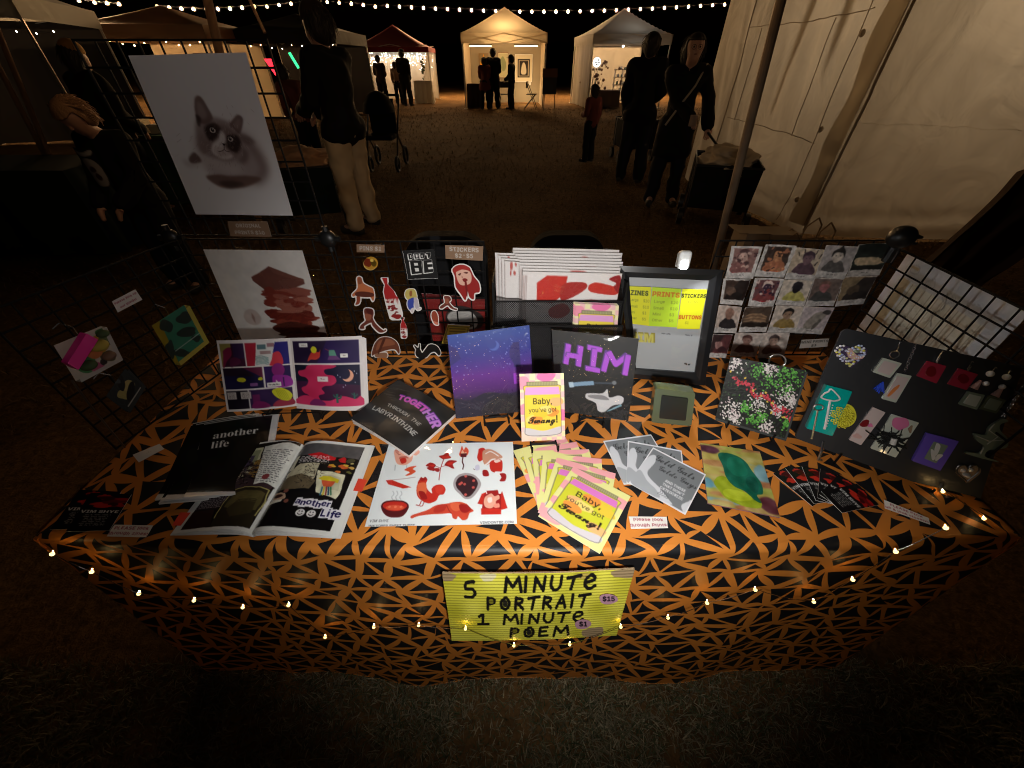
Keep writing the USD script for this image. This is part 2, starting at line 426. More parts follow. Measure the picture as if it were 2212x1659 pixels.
gz = (meshkit.fbm(np.stack([gx * 0.9, gy * 0.9, gx * 0], -1), 3, 5) - 0.5) * 0.05 - 0.012
gz = gz * np.clip((np.hypot(gx, gy) - 0.8) / 3, 0.12, 1)
gnd = np.stack([gx, gy, gz], -1).reshape(-1, 3)
p = write('/World/ground', gnd, grid_faces(len(xs) - 1, len(ys) - 1)[:, ::-1], 'ground', smooth=True)
tag(p, kind='structure')
USED.setdefault('/World', {})['ground'] = 1

def blades(n, xr, yr, hr, w, seed, pal, lay=0.5):
    r = np.random.default_rng(seed)
    x, y = r.uniform(*xr, n), r.uniform(*yr, n)
    clump = meshkit.noise(np.stack([x * 9, y * 9, x * 0], -1), seed)
    ok = r.uniform(0, 1, n) < 0.35 + 0.65 * clump
    x, y, clump = x[ok], y[ok], clump[ok]; n = len(x)
    h = r.uniform(*hr, n) * (0.6 + 0.7 * clump); a = r.uniform(0, 2 * np.pi, n); le = r.uniform(0.1, 1.3, n) * lay * 2
    side = np.stack([np.cos(a + 1.57), np.sin(a + 1.57), 0 * a], -1) * w * r.uniform(0.6, 1.3, n)[:, None]
    b = np.stack([x, y, 0 * x - 0.006], -1)
    dirx = np.stack([np.cos(a) * np.sin(le), np.sin(a) * np.sin(le), np.cos(le)], -1)
    le2 = le + 0.7
    dir2 = np.stack([np.cos(a) * np.sin(le2), np.sin(a) * np.sin(le2), np.cos(le2)], -1)
    m = b + dirx * (h * 0.55)[:, None]; t = m + dir2 * (h * 0.5)[:, None]
    m[:, 2] = np.maximum(m[:, 2], 0.004); t[:, 2] = np.maximum(t[:, 2], 0.003)
    V = np.stack([b - side, b + side, m - side * 0.8, m + side * 0.8, t], 1).reshape(-1, 3)
    k = np.arange(n)[:, None] * 5
    F = np.concatenate([k + [0, 1, 3], k + [0, 3, 2], k + [2, 3, 4]], 0)
    pal = np.array(pal); c = pal[r.integers(0, len(pal), n)] * r.uniform(0.6, 1.3, (n, 1))
    return (V, F), np.repeat(c, 5, 0)
vmat('blade', 0.7, 0.3, translucent=0.3)
PAL = [(0.10, 0.105, 0.05), (0.15, 0.135, 0.075), (0.25, 0.21, 0.125), (0.065, 0.085, 0.035), (0.20, 0.17, 0.11), (0.33, 0.28, 0.18)]
PALF = [(0.17, 0.10, 0.042), (0.23, 0.135, 0.058), (0.13, 0.085, 0.034)]
solo('grass', *[merge_col(blades(34000, (-1.6, 1.7), (0.02, 0.36), (0.02, 0.055), 0.0016, 3, PAL))[i] if i == 0 else 'blade' for i in (0, 1)], None, None,
     cols=merge_col(blades(34000, (-1.6, 1.7), (0.02, 0.36), (0.02, 0.055), 0.0016, 3, PAL))[1], kind='stuff')
tag(stage.GetPrimAtPath('/World/grass'), 'short dry trodden grass in front of the table', 'grass')
_g, _c = merge_col(blades(60000, (-5.5, 5.5), (1.3, 8.0), (0.03, 0.08), 0.004, 4, PALF, 0.75), blades(26000, (-8, 8), (8.0, 19.0), (0.04, 0.09), 0.008, 5, PALF, 0.75))
tag(solo('grass', _g, 'blade', None, None, cols=_c, kind='stuff'), 'dry brown grass of the field behind the table', 'grass')

# ------------------------------------------------------------------ tablecloth: orange with black triangles
XL, XR, YB, DROP = -0.905, 0.965, 0.985, 0.735
def yfront(x): return 0.342 + 0.030 * ((x - 0.03) / 0.93) ** 2
def drape(u, v):
    """Unfolded cloth -> where it lies: top, then over the front edge and down; past the ends the front turns the corner."""
    u, v = np.asarray(u, float), np.asarray(v, float)
    yf = yfront(np.clip(u, XL, XR)); r = 0.014
    s = np.maximum(yf + r - v, 0)                          # length past the start of the bend
    a = np.minimum(s / r, np.pi / 2); t = np.maximum(s - r * np.pi / 2, 0)
    y = np.where(s > 0, yf + r - r * np.sin(a), v); z = TOP - r * (1 - np.cos(a)) - t
    k = np.clip(t / DROP, 0, 1)
    wave = (np.sin(u * 9.0 + 0.8) + 0.5 * np.sin(u * 17 + 2.0 + 1.2 * k) + 0.15 * np.sin(u * 31 + 0.4)) * 0.010 * k ** 1.2
    y = y - 0.030 * k + wave
    x = u + 0.02 * k * (u - 0.03)
    for edge, sg in ((XL, -1), (XR, 1)):
        o = np.maximum(sg * (u - edge), 0)                 # past the end
        rr = 0.03; ang = np.minimum(o / rr, np.pi / 2); rest = np.maximum(o - rr * np.pi / 2, 0)
        on_front = t > 0
        x = np.where(on_front & (o > 0), edge + 0.02 * k * (edge - 0.03) + sg * (rr * np.sin(ang) + 0.10 * rest * k), x)
        y = np.where(on_front & (o > 0), y + rr * (1 - np.cos(ang)) + rest, y)
        side = (~on_front) & (o > 0)                       # the end drop
        x = np.where(side, edge + sg * (0.012 * np.sin(np.minimum(o / 0.012, np.pi / 2)) + 0.03 * np.clip(o, 0, 1)), x)
        z = np.where(side, TOP - 0.012 * (1 - np.cos(np.minimum(o / 0.012, np.pi / 2))) - np.maximum(o - 0.0188, 0), z)
    flat = (s <= 0) & (u > XL) & (u < XR)
    z = z + np.where(flat, 0.0012 * np.sin(u * 17 + 3 * np.sin(v * 9)) * np.sin(v * 13 + 1), 0)
    return np.stack([x, y, np.maximum(z, 0.008)], -1)
OR, BK = np.array((0.60, 0.205, 0.030)), np.array((0.0085, 0.0085, 0.010))
def shards(u0, u1, v0, v1, seed, fine, space=0.061):
    """The printed black triangles: neighbours turned a little against each other, so that points run at sides. Yields subdivided patches in the unfolded plane."""
    r = np.random.default_rng(seed); pts = []
    dx = space * 1.12; dy = dx * 0.87
    j = 0; y = v0 - dy
    while y < v1 + dy:
        x = u0 - dx + (j % 2) * dx * 0.5
        while x < u1 + dx:
            pts.append((x + r.uniform(-0.34, 0.34) * dx, y + r.uniform(-0.34, 0.34) * dy)); x += dx
        y += dy; j += 1
    pts = np.array(pts); V, F = [], []; n = 0; cache = {}
    def lattice(k):
        if k not in cache:
            bary = [(i, j) for i in range(k + 1) for j in range(k + 1 - i)]; ix = {b: q for q, b in enumerate(bary)}; bf = []
            for i in range(k):
                for j in range(k - i):
                    bf.append((ix[i, j], ix[i + 1, j], ix[i, j + 1]))
                    if j < k - i - 1: bf.append((ix[i + 1, j], ix[i + 1, j + 1], ix[i, j + 1]))
            cache[k] = (np.array([((k - i - j) / k, i / k, j / k) for i, j in bary]), np.array(bf))
        return cache[k]
    for s in Delaunay(pts).simplices:
        P = pts[s]; ar = 0.5 * ((P[1] - P[0])[0] * (P[2] - P[0])[1] - (P[1] - P[0])[1] * (P[2] - P[0])[0])
        if abs(ar) < 3e-4: continue
        if ar < 0: P = P[::-1]
        L = [np.linalg.norm(P[(i + 1) % 3] - P[i]) for i in range(3)]; c = (L[1] * P[0] + L[2] * P[1] + L[0] * P[2]) / sum(L)
        inr = 2 * abs(ar) / sum(L); th = math.radians(r.uniform(3, 12)); k_ = (1 - 0.0030 / inr) / (math.cos(th) + 1.2 * math.sin(th)) * r.uniform(0.88, 1.03)
        R = np.array([[math.cos(th), -math.sin(th)], [math.sin(th), math.cos(th)]]); Q = c + (P - c) @ R.T * k_ + r.normal(0, 0.0028, (3, 2))
        if Q[:, 0].min() < u0 or Q[:, 0].max() > u1 or Q[:, 1].min() < v0 or Q[:, 1].max() > v1: continue
        bw, bf = lattice(14 if fine(Q) else 7); bend = r.uniform(-0.03, 0.10, 3); G = bw @ Q
        for e in range(3):                                  # edges bow inwards
            a, b = e, (e + 1) % 3
            G = G + (4 * bw[:, a] * bw[:, b] * (1 - bw[:, (e + 2) % 3]))[:, None] * (Q[(e + 2) % 3] - 0.5 * (Q[a] + Q[b])) * bend[e]
        V.append(G); F.append(bf + n); n += len(G)
    return np.vstack(V), np.vstack(F)
def cloth_mesh(us, vs, seed, f, fine):
    U, W = np.meshgrid(us, vs); g = np.column_stack([U.ravel(), W.ravel()]); gf = grid_faces(len(us) - 1, len(vs) - 1)[:, ::-1]
    t, tf = shards(us[0], us[-1], vs[0], vs[-1], seed, fine)
    uv = np.vstack([g, t]); F = np.vstack([gf, tf + len(g)]); C = np.vstack([np.tile(OR, (len(g), 1)), np.tile(BK, (len(t), 1))])
    P = f(uv[:, 0], uv[:, 1]); e = 8e-4
    N = np.cross(f(uv[:, 0] + e, uv[:, 1]) - f(uv[:, 0] - e, uv[:, 1]), f(uv[:, 0], uv[:, 1] + e) - f(uv[:, 0], uv[:, 1] - e))
    N /= np.maximum(np.linalg.norm(N, axis=1, keepdims=True), 1e-12)
    N[~np.isfinite(N).all(1)] = (0, 0, 1)
    P[len(g):] += N[len(g):] * 0.0005
    return P, F, C, N
_ym = yfront(0.0)
_vs = np.unique(np.round(np.concatenate([np.arange(_ym - DROP, _ym - 0.03, 0.007), np.arange(_ym - 0.03, _ym + 0.06, 0.0016), np.arange(_ym + 0.06, YB, 0.012), [YB]]), 5))
_front = cloth_mesh(np.arange(XL - 0.16, XR + 0.161, 0.0075), _vs, 11, drape, lambda Q: Q[:, 1].min() < _ym + 0.06 and Q[:, 1].max() > _ym - 0.04 or Q[:, 0].min() < XL + 0.02 or Q[:, 0].max() > XR - 0.02)
def side_drape(edge, sg):
    def f(a, t):
        y = a; k = np.clip(t / DROP, 0, 1)
        x = edge + sg * (0.004 + 0.012 * np.clip(t / 0.02, 0, 1) + 0.03 * k + 0.012 * k * np.sin(a * 26))
        return np.stack([x - sg * 0.006, y, np.maximum(TOP - 0.003 - t, 0.008)], -1)
    return f
parts_ = []
uvf = None
P, F, C, N = _front
# drop the faces of the unfolded corners that the end drops cover
P0 = P
mesh_sides = [cloth_mesh(np.arange(0.37, YB, 0.012), np.arange(0.0, DROP - 0.01, 0.012), 21 + i, side_drape(e, s), lambda Q: False) for i, (e, s) in enumerate(((XL, -1), (XR, 1)))]
inside = P[F]
bad = ((inside[..., 0].max(1) > XR + 0.012) | (inside[..., 0].min(1) < XL - 0.012)) & (inside[..., 1].min(1) > 0.42)
F = F[~bad]
Vc, Fc, Cc, Nc, n = [P], [F], [C], [N], len(P)
for (p_, f_, c_, n_) in mesh_sides:
    Vc.append(p_); Fc.append(f_ + n); Cc.append(c_); Nc.append(n_); n += len(p_)
Vc, Fc, Cc, Nc = map(np.vstack, (Vc, Fc, Cc, Nc))
m = usdkit.mesh(stage, '/World/tablecloth', (Vc, Fc), M['cloth_print'])
m.CreateNormalsAttr(Vt.Vec3fArray.FromNumpy(Nc.astype(np.float32))); m.SetNormalsInterpolation('vertex')
UsdGeom.PrimvarsAPI(m).CreatePrimvar('col', Sdf.ValueTypeNames.Color3fArray, 'vertex').Set(Vt.Vec3fArray.FromNumpy(Cc.astype(np.float32)))
tag(m.GetPrim(), 'orange cloth with a pattern of black triangles covering the whole table', 'tablecloth')
# ------------------------------------------------------------------ market tents
mat('canvas_tan', (0.62, 0.50, 0.34), 0.8, translucent=0.45, bump=(3, 0.15))
mat('canvas_white', (0.50, 0.48, 0.44), 0.8, translucent=0.4, bump=(3, 0.15))
mat('canvas_red', (0.14, 0.004, 0.009), 0.8)
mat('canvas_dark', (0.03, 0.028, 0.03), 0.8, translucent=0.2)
mat('canvas_orange', (0.26, 0.15, 0.085), 0.8, translucent=0.2)
mat('panel_grey', (0.36, 0.31, 0.23), 0.9)
mat('tent_metal', (0.55, 0.53, 0.50), 0.5, 0.6)
mat('skin', (0.48, 0.27, 0.19), 0.5)
mat('hair_dark', (0.018, 0.011, 0.008), 0.6)
mat('hair_blond', (0.30, 0.16, 0.075), 0.7, bump=(120, 0.5))
mat('jacket_black', (0.009, 0.0085, 0.009), 0.85, spec=0.15, bump=(40, 0.2))
mat('trousers_dark', (0.012, 0.012, 0.016), 0.85, spec=0.15)
mat('trousers_beige', (0.62, 0.46, 0.27), 0.85, spec=0.15, bump=(14, 0.35))
mat('jacket_brown', (0.035, 0.022, 0.017), 0.85, spec=0.15)
mat('shirt_red', (0.16, 0.045, 0.035), 0.85, spec=0.15)
mat('shirt_pale', (0.30, 0.22, 0.17), 0.85, spec=0.15)
mat('hat_ochre', (0.42, 0.22, 0.05), 0.9, bump=(50, 0.4))
mat('shoe', (0.03, 0.025, 0.02), 0.7)
mat('wood_frame', (0.30, 0.19, 0.10), 0.6)
mat('foliage', (0.05, 0.09, 0.03), 0.7)
mat('pot_clay', (0.20, 0.11, 0.07), 0.7)
glow('bulb_warm', (1.0, 0.66, 0.30), 2.4)
glow('bulb_core', (1.0, 0.60, 0.27), 21000.0)
glow('bulb_booth', (1.0, 0.60, 0.28), 170.0)
glow('fairy_warm', (1.0, 0.74, 0.27), 2.6)
glow('fairy_core', (1.0, 0.62, 0.22), 170.0)
glow('bulb_far', (1.0, 0.66, 0.30), 40.0)
glow('fairy_white', (1.0, 0.95, 0.80), 10.0)
glow('lamp_cool', (0.95, 1.0, 0.98), 14.0)
glow('strip_warm', (1.0, 0.74, 0.40), 7.0)
glow('glow_red', (1.0, 0.03, 0.05), 2.2)
glow('glow_green', (0.05, 1.0, 0.30), 1.8)

def canopy_mesh(w, d, eave, peak, n=24, power=1.25, sag=0.0, val=0.28):
    s, t = np.meshgrid(np.linspace(-1, 1, n + 1), np.linspace(-1, 1, n + 1))
    r = np.maximum(abs(s), abs(t)); q = np.minimum(abs(s), abs(t))
    z = eave + val + (peak - eave - val) * (1 - r) ** power
    z = z - sag * r * (1 - (q / np.maximum(r, 1e-6)) ** 2) * (1 - r) * 4
    top = np.stack([s * w / 2, t * d / 2, z], -1).reshape(-1, 3)
    # front of faces upward
    return top, grid_faces(n, n)[:, ::-1]
def valance_mesh(w, d, eave, val, n=14, wob=0.02, seed=1):
    r = np.random.default_rng(seed)
    c = [(-w / 2, -d / 2), (w / 2, -d / 2), (w / 2, d / 2), (-w / 2, d / 2)]; ring = []
    for i in range(4):
        a, b = np.array(c[i]), np.array(c[(i + 1) % 4])
        for k in range(n): ring.append(a + (b - a) * k / n)
    ring = np.array(ring); L = len(ring)
    o = ring / np.linalg.norm(ring, axis=1, keepdims=True)
    rows = [(eave + val, 0), (eave + val * 0.5, 0.5), (eave, 1.0)]
    V = np.vstack([np.column_stack([ring + o * (wob * k * r.uniform(-0.3, 1, (L, 1))), np.full(L, z)]) for z, k in rows])
    F = []
    for a in range(2):
        for i in range(L):
            j = (i + 1) % L
            F += [[a * L + i, a * L + L + i, a * L + L + j], [a * L + i, a * L + L + j, a * L + j]]
    return V, np.array(F)[:, ::-1]
def curtain(a, b, z0, z1, n=30, amp=0.03, seed=0, flare=0.0, nz=8):
    r = np.random.default_rng(seed); a, b = np.array(a, float), np.array(b, float); d = (b - a) / np.linalg.norm(b - a); nrm = np.array([d[1], -d[0]])
    s, t = np.meshgrid(np.linspace(0, 1, n + 1), np.linspace(0, 1, nz + 1)); ph = r.uniform(0, 6.28, 3)
    w = amp * (np.sin(s * 23 + ph[0]) + 0.6 * np.sin(s * 41 + ph[1]) + 0.5 * np.sin(s * 9 + t * 2 + ph[2])) * (0.3 + 0.7 * t) + flare * t
    xy = a + (b - a) * s[..., None] + nrm * w[..., None]
    V = np.concatenate([xy, (z1 + (z0 - z1) * t)[..., None]], -1).reshape(-1, 3)
    return V, grid_faces(n, nz)
def tent(label, cx, cy, yaw, w, d, eave, peak, top, wall=None, walls='', amp=0.02, group=None, power=1.25, back=None, flare=0.0, val=0.28):
    T = Thing('market_tent', label, 'tent', (cx, cy, 0), group)
    R = rotz(yaw); R[:3, 3] = (cx, cy, 0)
    def put(name, m, material, smooth=False, parent=None):
        v, f = arr(m); return T.part(name, (trimesh.transform_points(v, R), f), material, smooth=smooth, parent=parent)
    put('canopy', canopy_mesh(w, d, eave, peak, power=power, val=val), top, 40)
    put('valance', valance_mesh(w, d, eave, val), top)
    for sx in (-1, 1):
        for sy in (-1, 1):
            x, y = sx * (w / 2 - 0.03), sy * (d / 2 - 0.03)
            put('leg', cat_(box((x, y, (eave + val) / 2), (0.035, 0.035, eave + val)), box((x, y, 0.01), (0.12, 0.12, 0.02))), 'tent_metal')
    tz = eave + 0.1
    for sy in (-1, 1):
        y = sy * (d / 2 - 0.06)
        put('truss', cat_(*[bar((-w / 2 + 0.05 + i * (w - 0.1) / 2, y, tz + (0.14 if i % 2 else -0.1)), (-w / 2 + 0.05 + (i + 1) * (w - 0.1) / 2, y, tz + (-0.1 if i % 2 else 0.14)), 0.012, 6) for i in range(2)],
                          *[bar((-w / 2 + 0.05 + i * (w - 0.1) / 2, y, tz + (-0.1 if i % 2 else 0.14)), (-w / 2 + 0.05 + (i + 1) * (w - 0.1) / 2, y, tz + (0.14 if i % 2 else -0.1)), 0.012, 6) for i in range(2)]), 'tent_metal')
    if 'b' in walls: put('back_wall', curtain((w / 2 - 0.05, d / 2 - 0.08), (-w / 2 + 0.05, d / 2 - 0.08), 0.02, eave + 0.1, amp=amp if not back else 0.004, seed=3), back or wall, 40)
    if 'l' in walls: put('side_wall', curtain((-w / 2 + 0.06, d / 2 - 0.1), (-w / 2 + 0.06, -d / 2 + 0.1), 0.02, eave + 0.1, amp=amp, seed=4, flare=-flare), wall, 40)
    if 'r' in walls: put('side_wall', curtain((w / 2 - 0.06, -d / 2 + 0.1), (w / 2 - 0.06, d / 2 - 0.1), 0.02, eave + 0.1, amp=amp, seed=5, flare=-flare), wall, 40)
    T.R = R
    return T
def local(T, p): return trimesh.transform_points([p], T.R)[0]

# the warm lit tent straight ahead
tc = tent('tan market tent glowing warm inside with framed pictures on its grey back wall', -0.28, 19.95, 0.0, 3.1, 3.0, 1.93, 2.98, 'canvas_tan', 'canvas_tan', 'blr', group=None, back='panel_grey', power=1.15)
for x0, x1 in ((-1.3, -0.45), (0.35, 1.25)):
    a = local(tc, (x0, -1.2, 1.86)); b = local(tc, (x1, -1.2, 1.86))
    t_ = Thing('strip_lamp', 'thin warm strip lamp under the roof of the glowing tan tent, ' + ('left one' if x0 < 0 else 'right one'), 'lamp', (a + b) / 2)
    t_.part('housing', box((a + b) / 2 + [0, 0, 0.03], (abs(x1 - x0), 0.05, 0.03)), 'black_plastic'); t_.part('tube', box((a + b) / 2 + [0, 0.03, 0.0], (abs(x1 - x0) - 0.04, 0.03, 0.02)), 'strip_warm')
sphere_light('/World/tent_lamp_warm', (-0.3, 19.2, 1.84), 0.08, 30.0, (1.0, 0.68, 0.34))
sphere_light('/World/tent_lamp_low', (0.6, 20.6, 0.35), 0.06, 6.5, (1.0, 0.70, 0.36))
def picture_on(T, x, z, w, h, kind, label, y=1.38):
    c = local(T, (x, y, z)); im, d = canvas(200, int(200 * h / w), (235, 225, 200)); H = im.size[1]
    if kind == 'house':
        d.rectangle((0, 0, 200, H), fill=(150, 130, 95)); d.polygon([(10, H - 6), (10, H * .36), (55, H * .30), (100, 6), (145, H * .30), (190, H * .36), (190, H - 6)], fill=(235, 165, 45))
        d.line([(105, H * .9), (110, H * .55), (95, H * .62)], fill=(110, 80, 30), width=7); d.line([(110, H * .55), (130, H * .48)], fill=(110, 80, 30), width=7); d.ellipse((88, H * .85, 122, H * .92), fill=(110, 80, 30))
    elif kind == 'figure':
        d.rectangle((28, H * .16, 172, H * .84), fill=(25, 20, 18)); d.rectangle((40, H * .2, 160, H * .8), fill=(200, 185, 160)); d.rectangle((50, H * .23, 150, H * .77), fill=(35, 28, 24))
        d.polygon(spline([(100, H * .28), (125, H * .42), (128, H * .7), (72, H * .7), (76, H * .42)]), fill=(225, 215, 195))
    else:
        d.rectangle((12, 12, 188, H - 12), fill=(205, 200, 160)); d.polygon(blob(100, H * .5, 60, H * .3, 4), fill=(150, 160, 120))
    T_ = Thing('framed_picture', label, 'picture', c)
    q = [c + np.array(o) for o in ((-w / 2, 0, h / 2), (w / 2, 0, h / 2), (w / 2, 0, -h / 2), (-w / 2, 0, -h / 2))]
    me, co = sheet(quad(*q), im, 40, 50, 0.01); T_.part('print', me, 'paper', co)
    fr = cat_(box(c + [0, 0.006, h / 2 + 0.012], (w + 0.05, 0.03, 0.025)), box(c + [0, 0.006, -h / 2 - 0.012], (w + 0.05, 0.03, 0.025)), box(c + [-w / 2 - 0.012, 0.006, 0], (0.025, 0.03, h)), box(c + [w / 2 + 0.012, 0.006, 0], (0.025, 0.03, h)))
    T_.part('frame', fr, 'wood_frame' if kind != 'figure' else 'white_paper')
picture_on(tc, -0.92, 1.27, 0.36, 0.80, 'house', 'yellow house-shaped picture on the back wall of the glowing tent')
picture_on(tc, -0.10, 1.30, 0.40, 0.80, 'pale', 'pale green picture half hidden behind the tall person in the glowing tent')
picture_on(tc, 0.78, 1.20, 0.70, 0.88, 'figure', 'white mounted picture of a pale figure in a black frame, right in the glowing tent')
c = local(tc, (1.05, 1.39, 0.68)); solo('price_card', box(c, (0.12, 0.01, 0.1)), 'white_paper', 'small white card under the black framed picture in the glowing tent', 'card')

def folding_table(name, label, c, w, d, h, cloth, folds=0.02, seed=0):
    T = Thing(name, label, 'table', (c[0], c[1], 0))
    T.part('tabletop', box((c[0], c[1], h), (w, d, 0.03)), cloth)
    n = 26; pts = []
    for i in range(4):
        a = [(-1, -1), (1, -1), (1, 1), (-1, 1)][i]; b = [(1, -1), (1, 1), (-1, 1), (-1, -1)][i]
        for k in range(n): pts.append((a[0] + (b[0] - a[0]) * k / n, a[1] + (b[1] - a[1]) * k / n))
    pts = np.array(pts) * (w / 2 + 0.004, d / 2 + 0.004); L = len(pts); r = np.random.default_rng(seed)
    o = pts / np.linalg.norm(pts, axis=1, keepdims=True); wv = folds * (1 + np.sin(np.arange(L) * 0.9) + r.uniform(-.4, .4, L))
    V = np.vstack([np.column_stack([pts, np.full(L, h + 0.016)]), np.column_stack([pts + o * wv[:, None] * 0.6, np.full(L, h * 0.5)]), np.column_stack([pts + o * wv[:, None] * 1.3, np.full(L, 0.03)])])
    F = []
    for a in range(2):
        for i in range(L):
            j = (i + 1) % L; F += [[a * L + i, a * L + j, a * L + L + j], [a * L + i, a * L + L + j, a * L + L + i]]
    T.part('cloth_skirt', (V + [c[0], c[1], 0], np.array(F)[:, ::-1]), cloth, smooth=50)
    return T
def folding_chair(label, x, y, rz, s=1.0, mats='black_plastic'):
    T = Thing('folding_chair', label, 'chair', (x, y, 0)); R = rotz(rz); R[:3, 3] = (x, y, 0)
    def P(name, m):
        v, f = arr(m); T.part(name, (trimesh.transform_points(v * s, R), f), mats)
    for sx in (-0.2, 0.2):
        P('leg', bar((sx, -0.22, 0.0), (sx, 0.18, 0.82), 0.013, 6)); P('leg', bar((sx * 0.9, 0.25, 0.0), (sx * 0.9, -0.18, 0.46), 0.013, 6))
    P('seat', box((0, -0.02, 0.45), (0.42, 0.38, 0.025))); P('backrest', box((0, 0.17, 0.74), (0.42, 0.03, 0.2)))
    return T
folding_chair('black folding chair standing in front of the three people at the glowing tent', -0.28, 18.75, 0.2)
folding_chair('black folding chair seen edge on at the right side of the glowing tent', 0.75, 18.75, 1.4)
folding_table('display_table', 'small covered table at the left inside the glowing tent', (-1.45, 18.9), 0.55, 0.5, 0.75, 'jacket_brown')
T = Thing('easel_board', 'dark chalkboard with brown top on a stand at the right corner of the glowing tent', 'easel', (1.42, 18.4, 0))
T.part('board', box((1.42, 18.4, 0.72), (0.52, 0.03, 0.5)), 'black_board'); T.part('header', box((1.42, 18.42, 1.1), (0.56, 0.03, 0.26)), 'canvas_orange')
for sx in (-0.2, 0.2): T.part('leg', bar((1.42 + sx, 18.43, 1.0), (1.42 + sx * 1.2, 18.5, 0), 0.015, 6), 'wood_frame')

# the red tent with a curtain of small lights
tr = tent('red market tent hung inside with a curtain of tiny white lights', -5.05, 22.2, 0.06, 3.1, 3.0, 1.72, 2.62, 'canvas_red', 'canvas_white', 'br', amp=0.05, flare=0.35, val=0.16)
pts = []
for i in range(150):
    x = rng.uniform(-1.45, 1.45); z = 1.72 - rng.beta(1.1, 2.2) * 0.62; pts.append(local(tr, (x, rng.uniform(1.0, 1.2), z)))
T = Thing('curtain_light', 'curtain of tiny white lights hanging inside the red tent', 'string light', local(tr, (0, 1.1, 0)))
T.part('bulb', cat_(*[ball(p, 0.017, 1) for p in pts]), 'fairy_white', kind='stuff')
T.part('wire', cat_(*[bar(local(tr, (x, 1.12, 1.8)), local(tr, (x + 0.02, 1.12, 1.1)), 0.003, 4) for x in np.linspace(-1.4, 1.4, 14)]), 'silver')
sphere_light('/World/curtain_glow', local(tr, (0, 0.6, 1.5)), 0.25, 8.0, (1.0, 0.93, 0.75))
folding_table('display_table', 'table under a white cloth at the right front of the red tent', local(tr, (1.15, -1.25, 0))[:2], 0.7, 0.5, 0.78, 'canvas_white', 0.03, 4)
T = Thing('plant', 'dark climbing plant hanging at the right wall of the red tent', 'plant', local(tr, (1.1, -0.3, 0)))
vs = [ball(local(tr, (1.12 + rng.uniform(-.07, .07), -0.3 + rng.uniform(-.05, .05), z)), rng.uniform(.03, .07), 1, (1, 1, .7)) for z in np.linspace(0.8, 1.5, 16)]
T.part('leaves', cat_(*vs), 'foliage', smooth=True); T.part('stem', bar(local(tr, (1.12, -0.3, 0.0)), local(tr, (1.12, -0.3, 1.5)), 0.012, 6), 'wood_frame')

# the pale grey pottery tent
tg = tent('pale grey market tent with pottery shelves and a round white lantern', 4.2, 20.0, 0.11, 2.95, 2.9, 1.90, 2.95, 'canvas_white', 'canvas_white', 'bl', amp=0.03, power=1.2)
lp = local(tg, (-0.15, -0.9, 1.86))
T = Thing('hanging_lamp', 'small bright white lamp on the roof bar of the grey tent', 'lamp', lp)
T.part('bulb', ball(lp, 0.035, 1), 'lamp_cool'); T.part('bar', bar(local(tg, (-1.4, -0.9, 1.84)), local(tg, (1.4, -0.9, 1.9)), 0.014, 6), 'tent_metal')
sphere_light('/World/grey_tent_lamp', local(tg, (0.2, -0.7, 1.78)), 0.05, 2.6, (1.0, 0.98, 0.9))
lc = local(tg, (-0.78, 0.2, 1.40))
T = Thing('lantern', 'round white lantern with square cut-outs in the grey tent', 'lantern', lc)
glow('lantern_white', (0.95, 1.0, 0.98), 1.6); T.part('shade', ball(lc, 0.16, 3), 'lantern_white', smooth=True)
for x in (-0.09, -0.03, 0.03, 0.09):
    for z in (-0.07, 0, 0.07):
        if x * x + z * z < 0.0125: T.part('cut_out', box(lc + [x, -0.165 + 0.5 * (x * x + z * z) * 1.6, z], (0.035, 0.02, 0.045)), 'panel_grey')
T = Thing('shelf_rack', 'white shelf rack filled with pottery in the grey tent', 'shelf', local(tg, (0.55, 0.2, 0)))
Rm = tg.R
def tl(m):
    v, f = arr(m); return trimesh.transform_points(v, Rm), f
for x in (0.0, 0.32, 1.2): T.part('upright', tl(box((x, 0.1, 0.6), (0.035, 0.04, 1.2))), 'white_paper')
for z in (0.15, 0.42, 0.68, 0.93, 1.17): T.part('shelf', tl(box((0.6, 0.12, z), (1.2, 0.3, 0.02))), 'wood_frame')
def pot(seed):
    r = np.random.default_rng(seed); h = r.uniform(0.07, 0.16); a = r.uniform(0.035, 0.06)
    pr = [(0.001, 0), (a * 0.7, 0), (a * r.uniform(.9, 1.2), h * 0.4), (a * r.uniform(.5, 1), h * 0.8), (a * r.uniform(.6, 1.0), h), (a * 0.5, h), (a * 0.45, h * 0.3), (0.001, h * 0.25)]
    return trimesh.creation.revolve(np.array(pr), sections=12)
mat('glaze_white', (0.6, 0.58, 0.52), 0.3); mat('glaze_green', (0.10, 0.14, 0.09), 0.3)
k = 0
for z in (0.16, 0.43, 0.69, 0.94, 1.18):
    for nth, x in zip(('first', 'second', 'third', 'fourth', 'fifth', 'sixth', 'seventh', 'eighth'), np.linspace(0.1, 1.12, 8)):
        m_ = pot(k); m_.apply_translation((x + rng.uniform(-.03, .03), 0.02 + rng.uniform(-.06, .06), z)); k += 1
        row = {0.16: 'lowest', 0.43: 'second lowest', 0.69: 'middle', 0.94: 'second highest', 1.18: 'top'}[z]
        solo('pot', tl(m_), ('pot_clay', 'glaze_white', 'glaze_green')[k % 3], f'{nth} pot from left on the {row} shelf in the grey tent', 'pot', smooth=40, group='pots on the shelves of the grey tent')
T = Thing('flower_display', 'dark dried flowers and leaves hung at the left of the grey tent', 'plant', local(tg, (-0.9, 0.3, 0)))
T.part('stems', cat_(*[bar(local(tg, (-0.9 + a * 0.3, 0.3, 0.1)), local(tg, (-0.9 + a, 0.25, h)), 0.008, 5) for a, h in zip(rng.uniform(-.45, .5, 22), rng.uniform(.7, 1.3, 22))]), 'foliage')
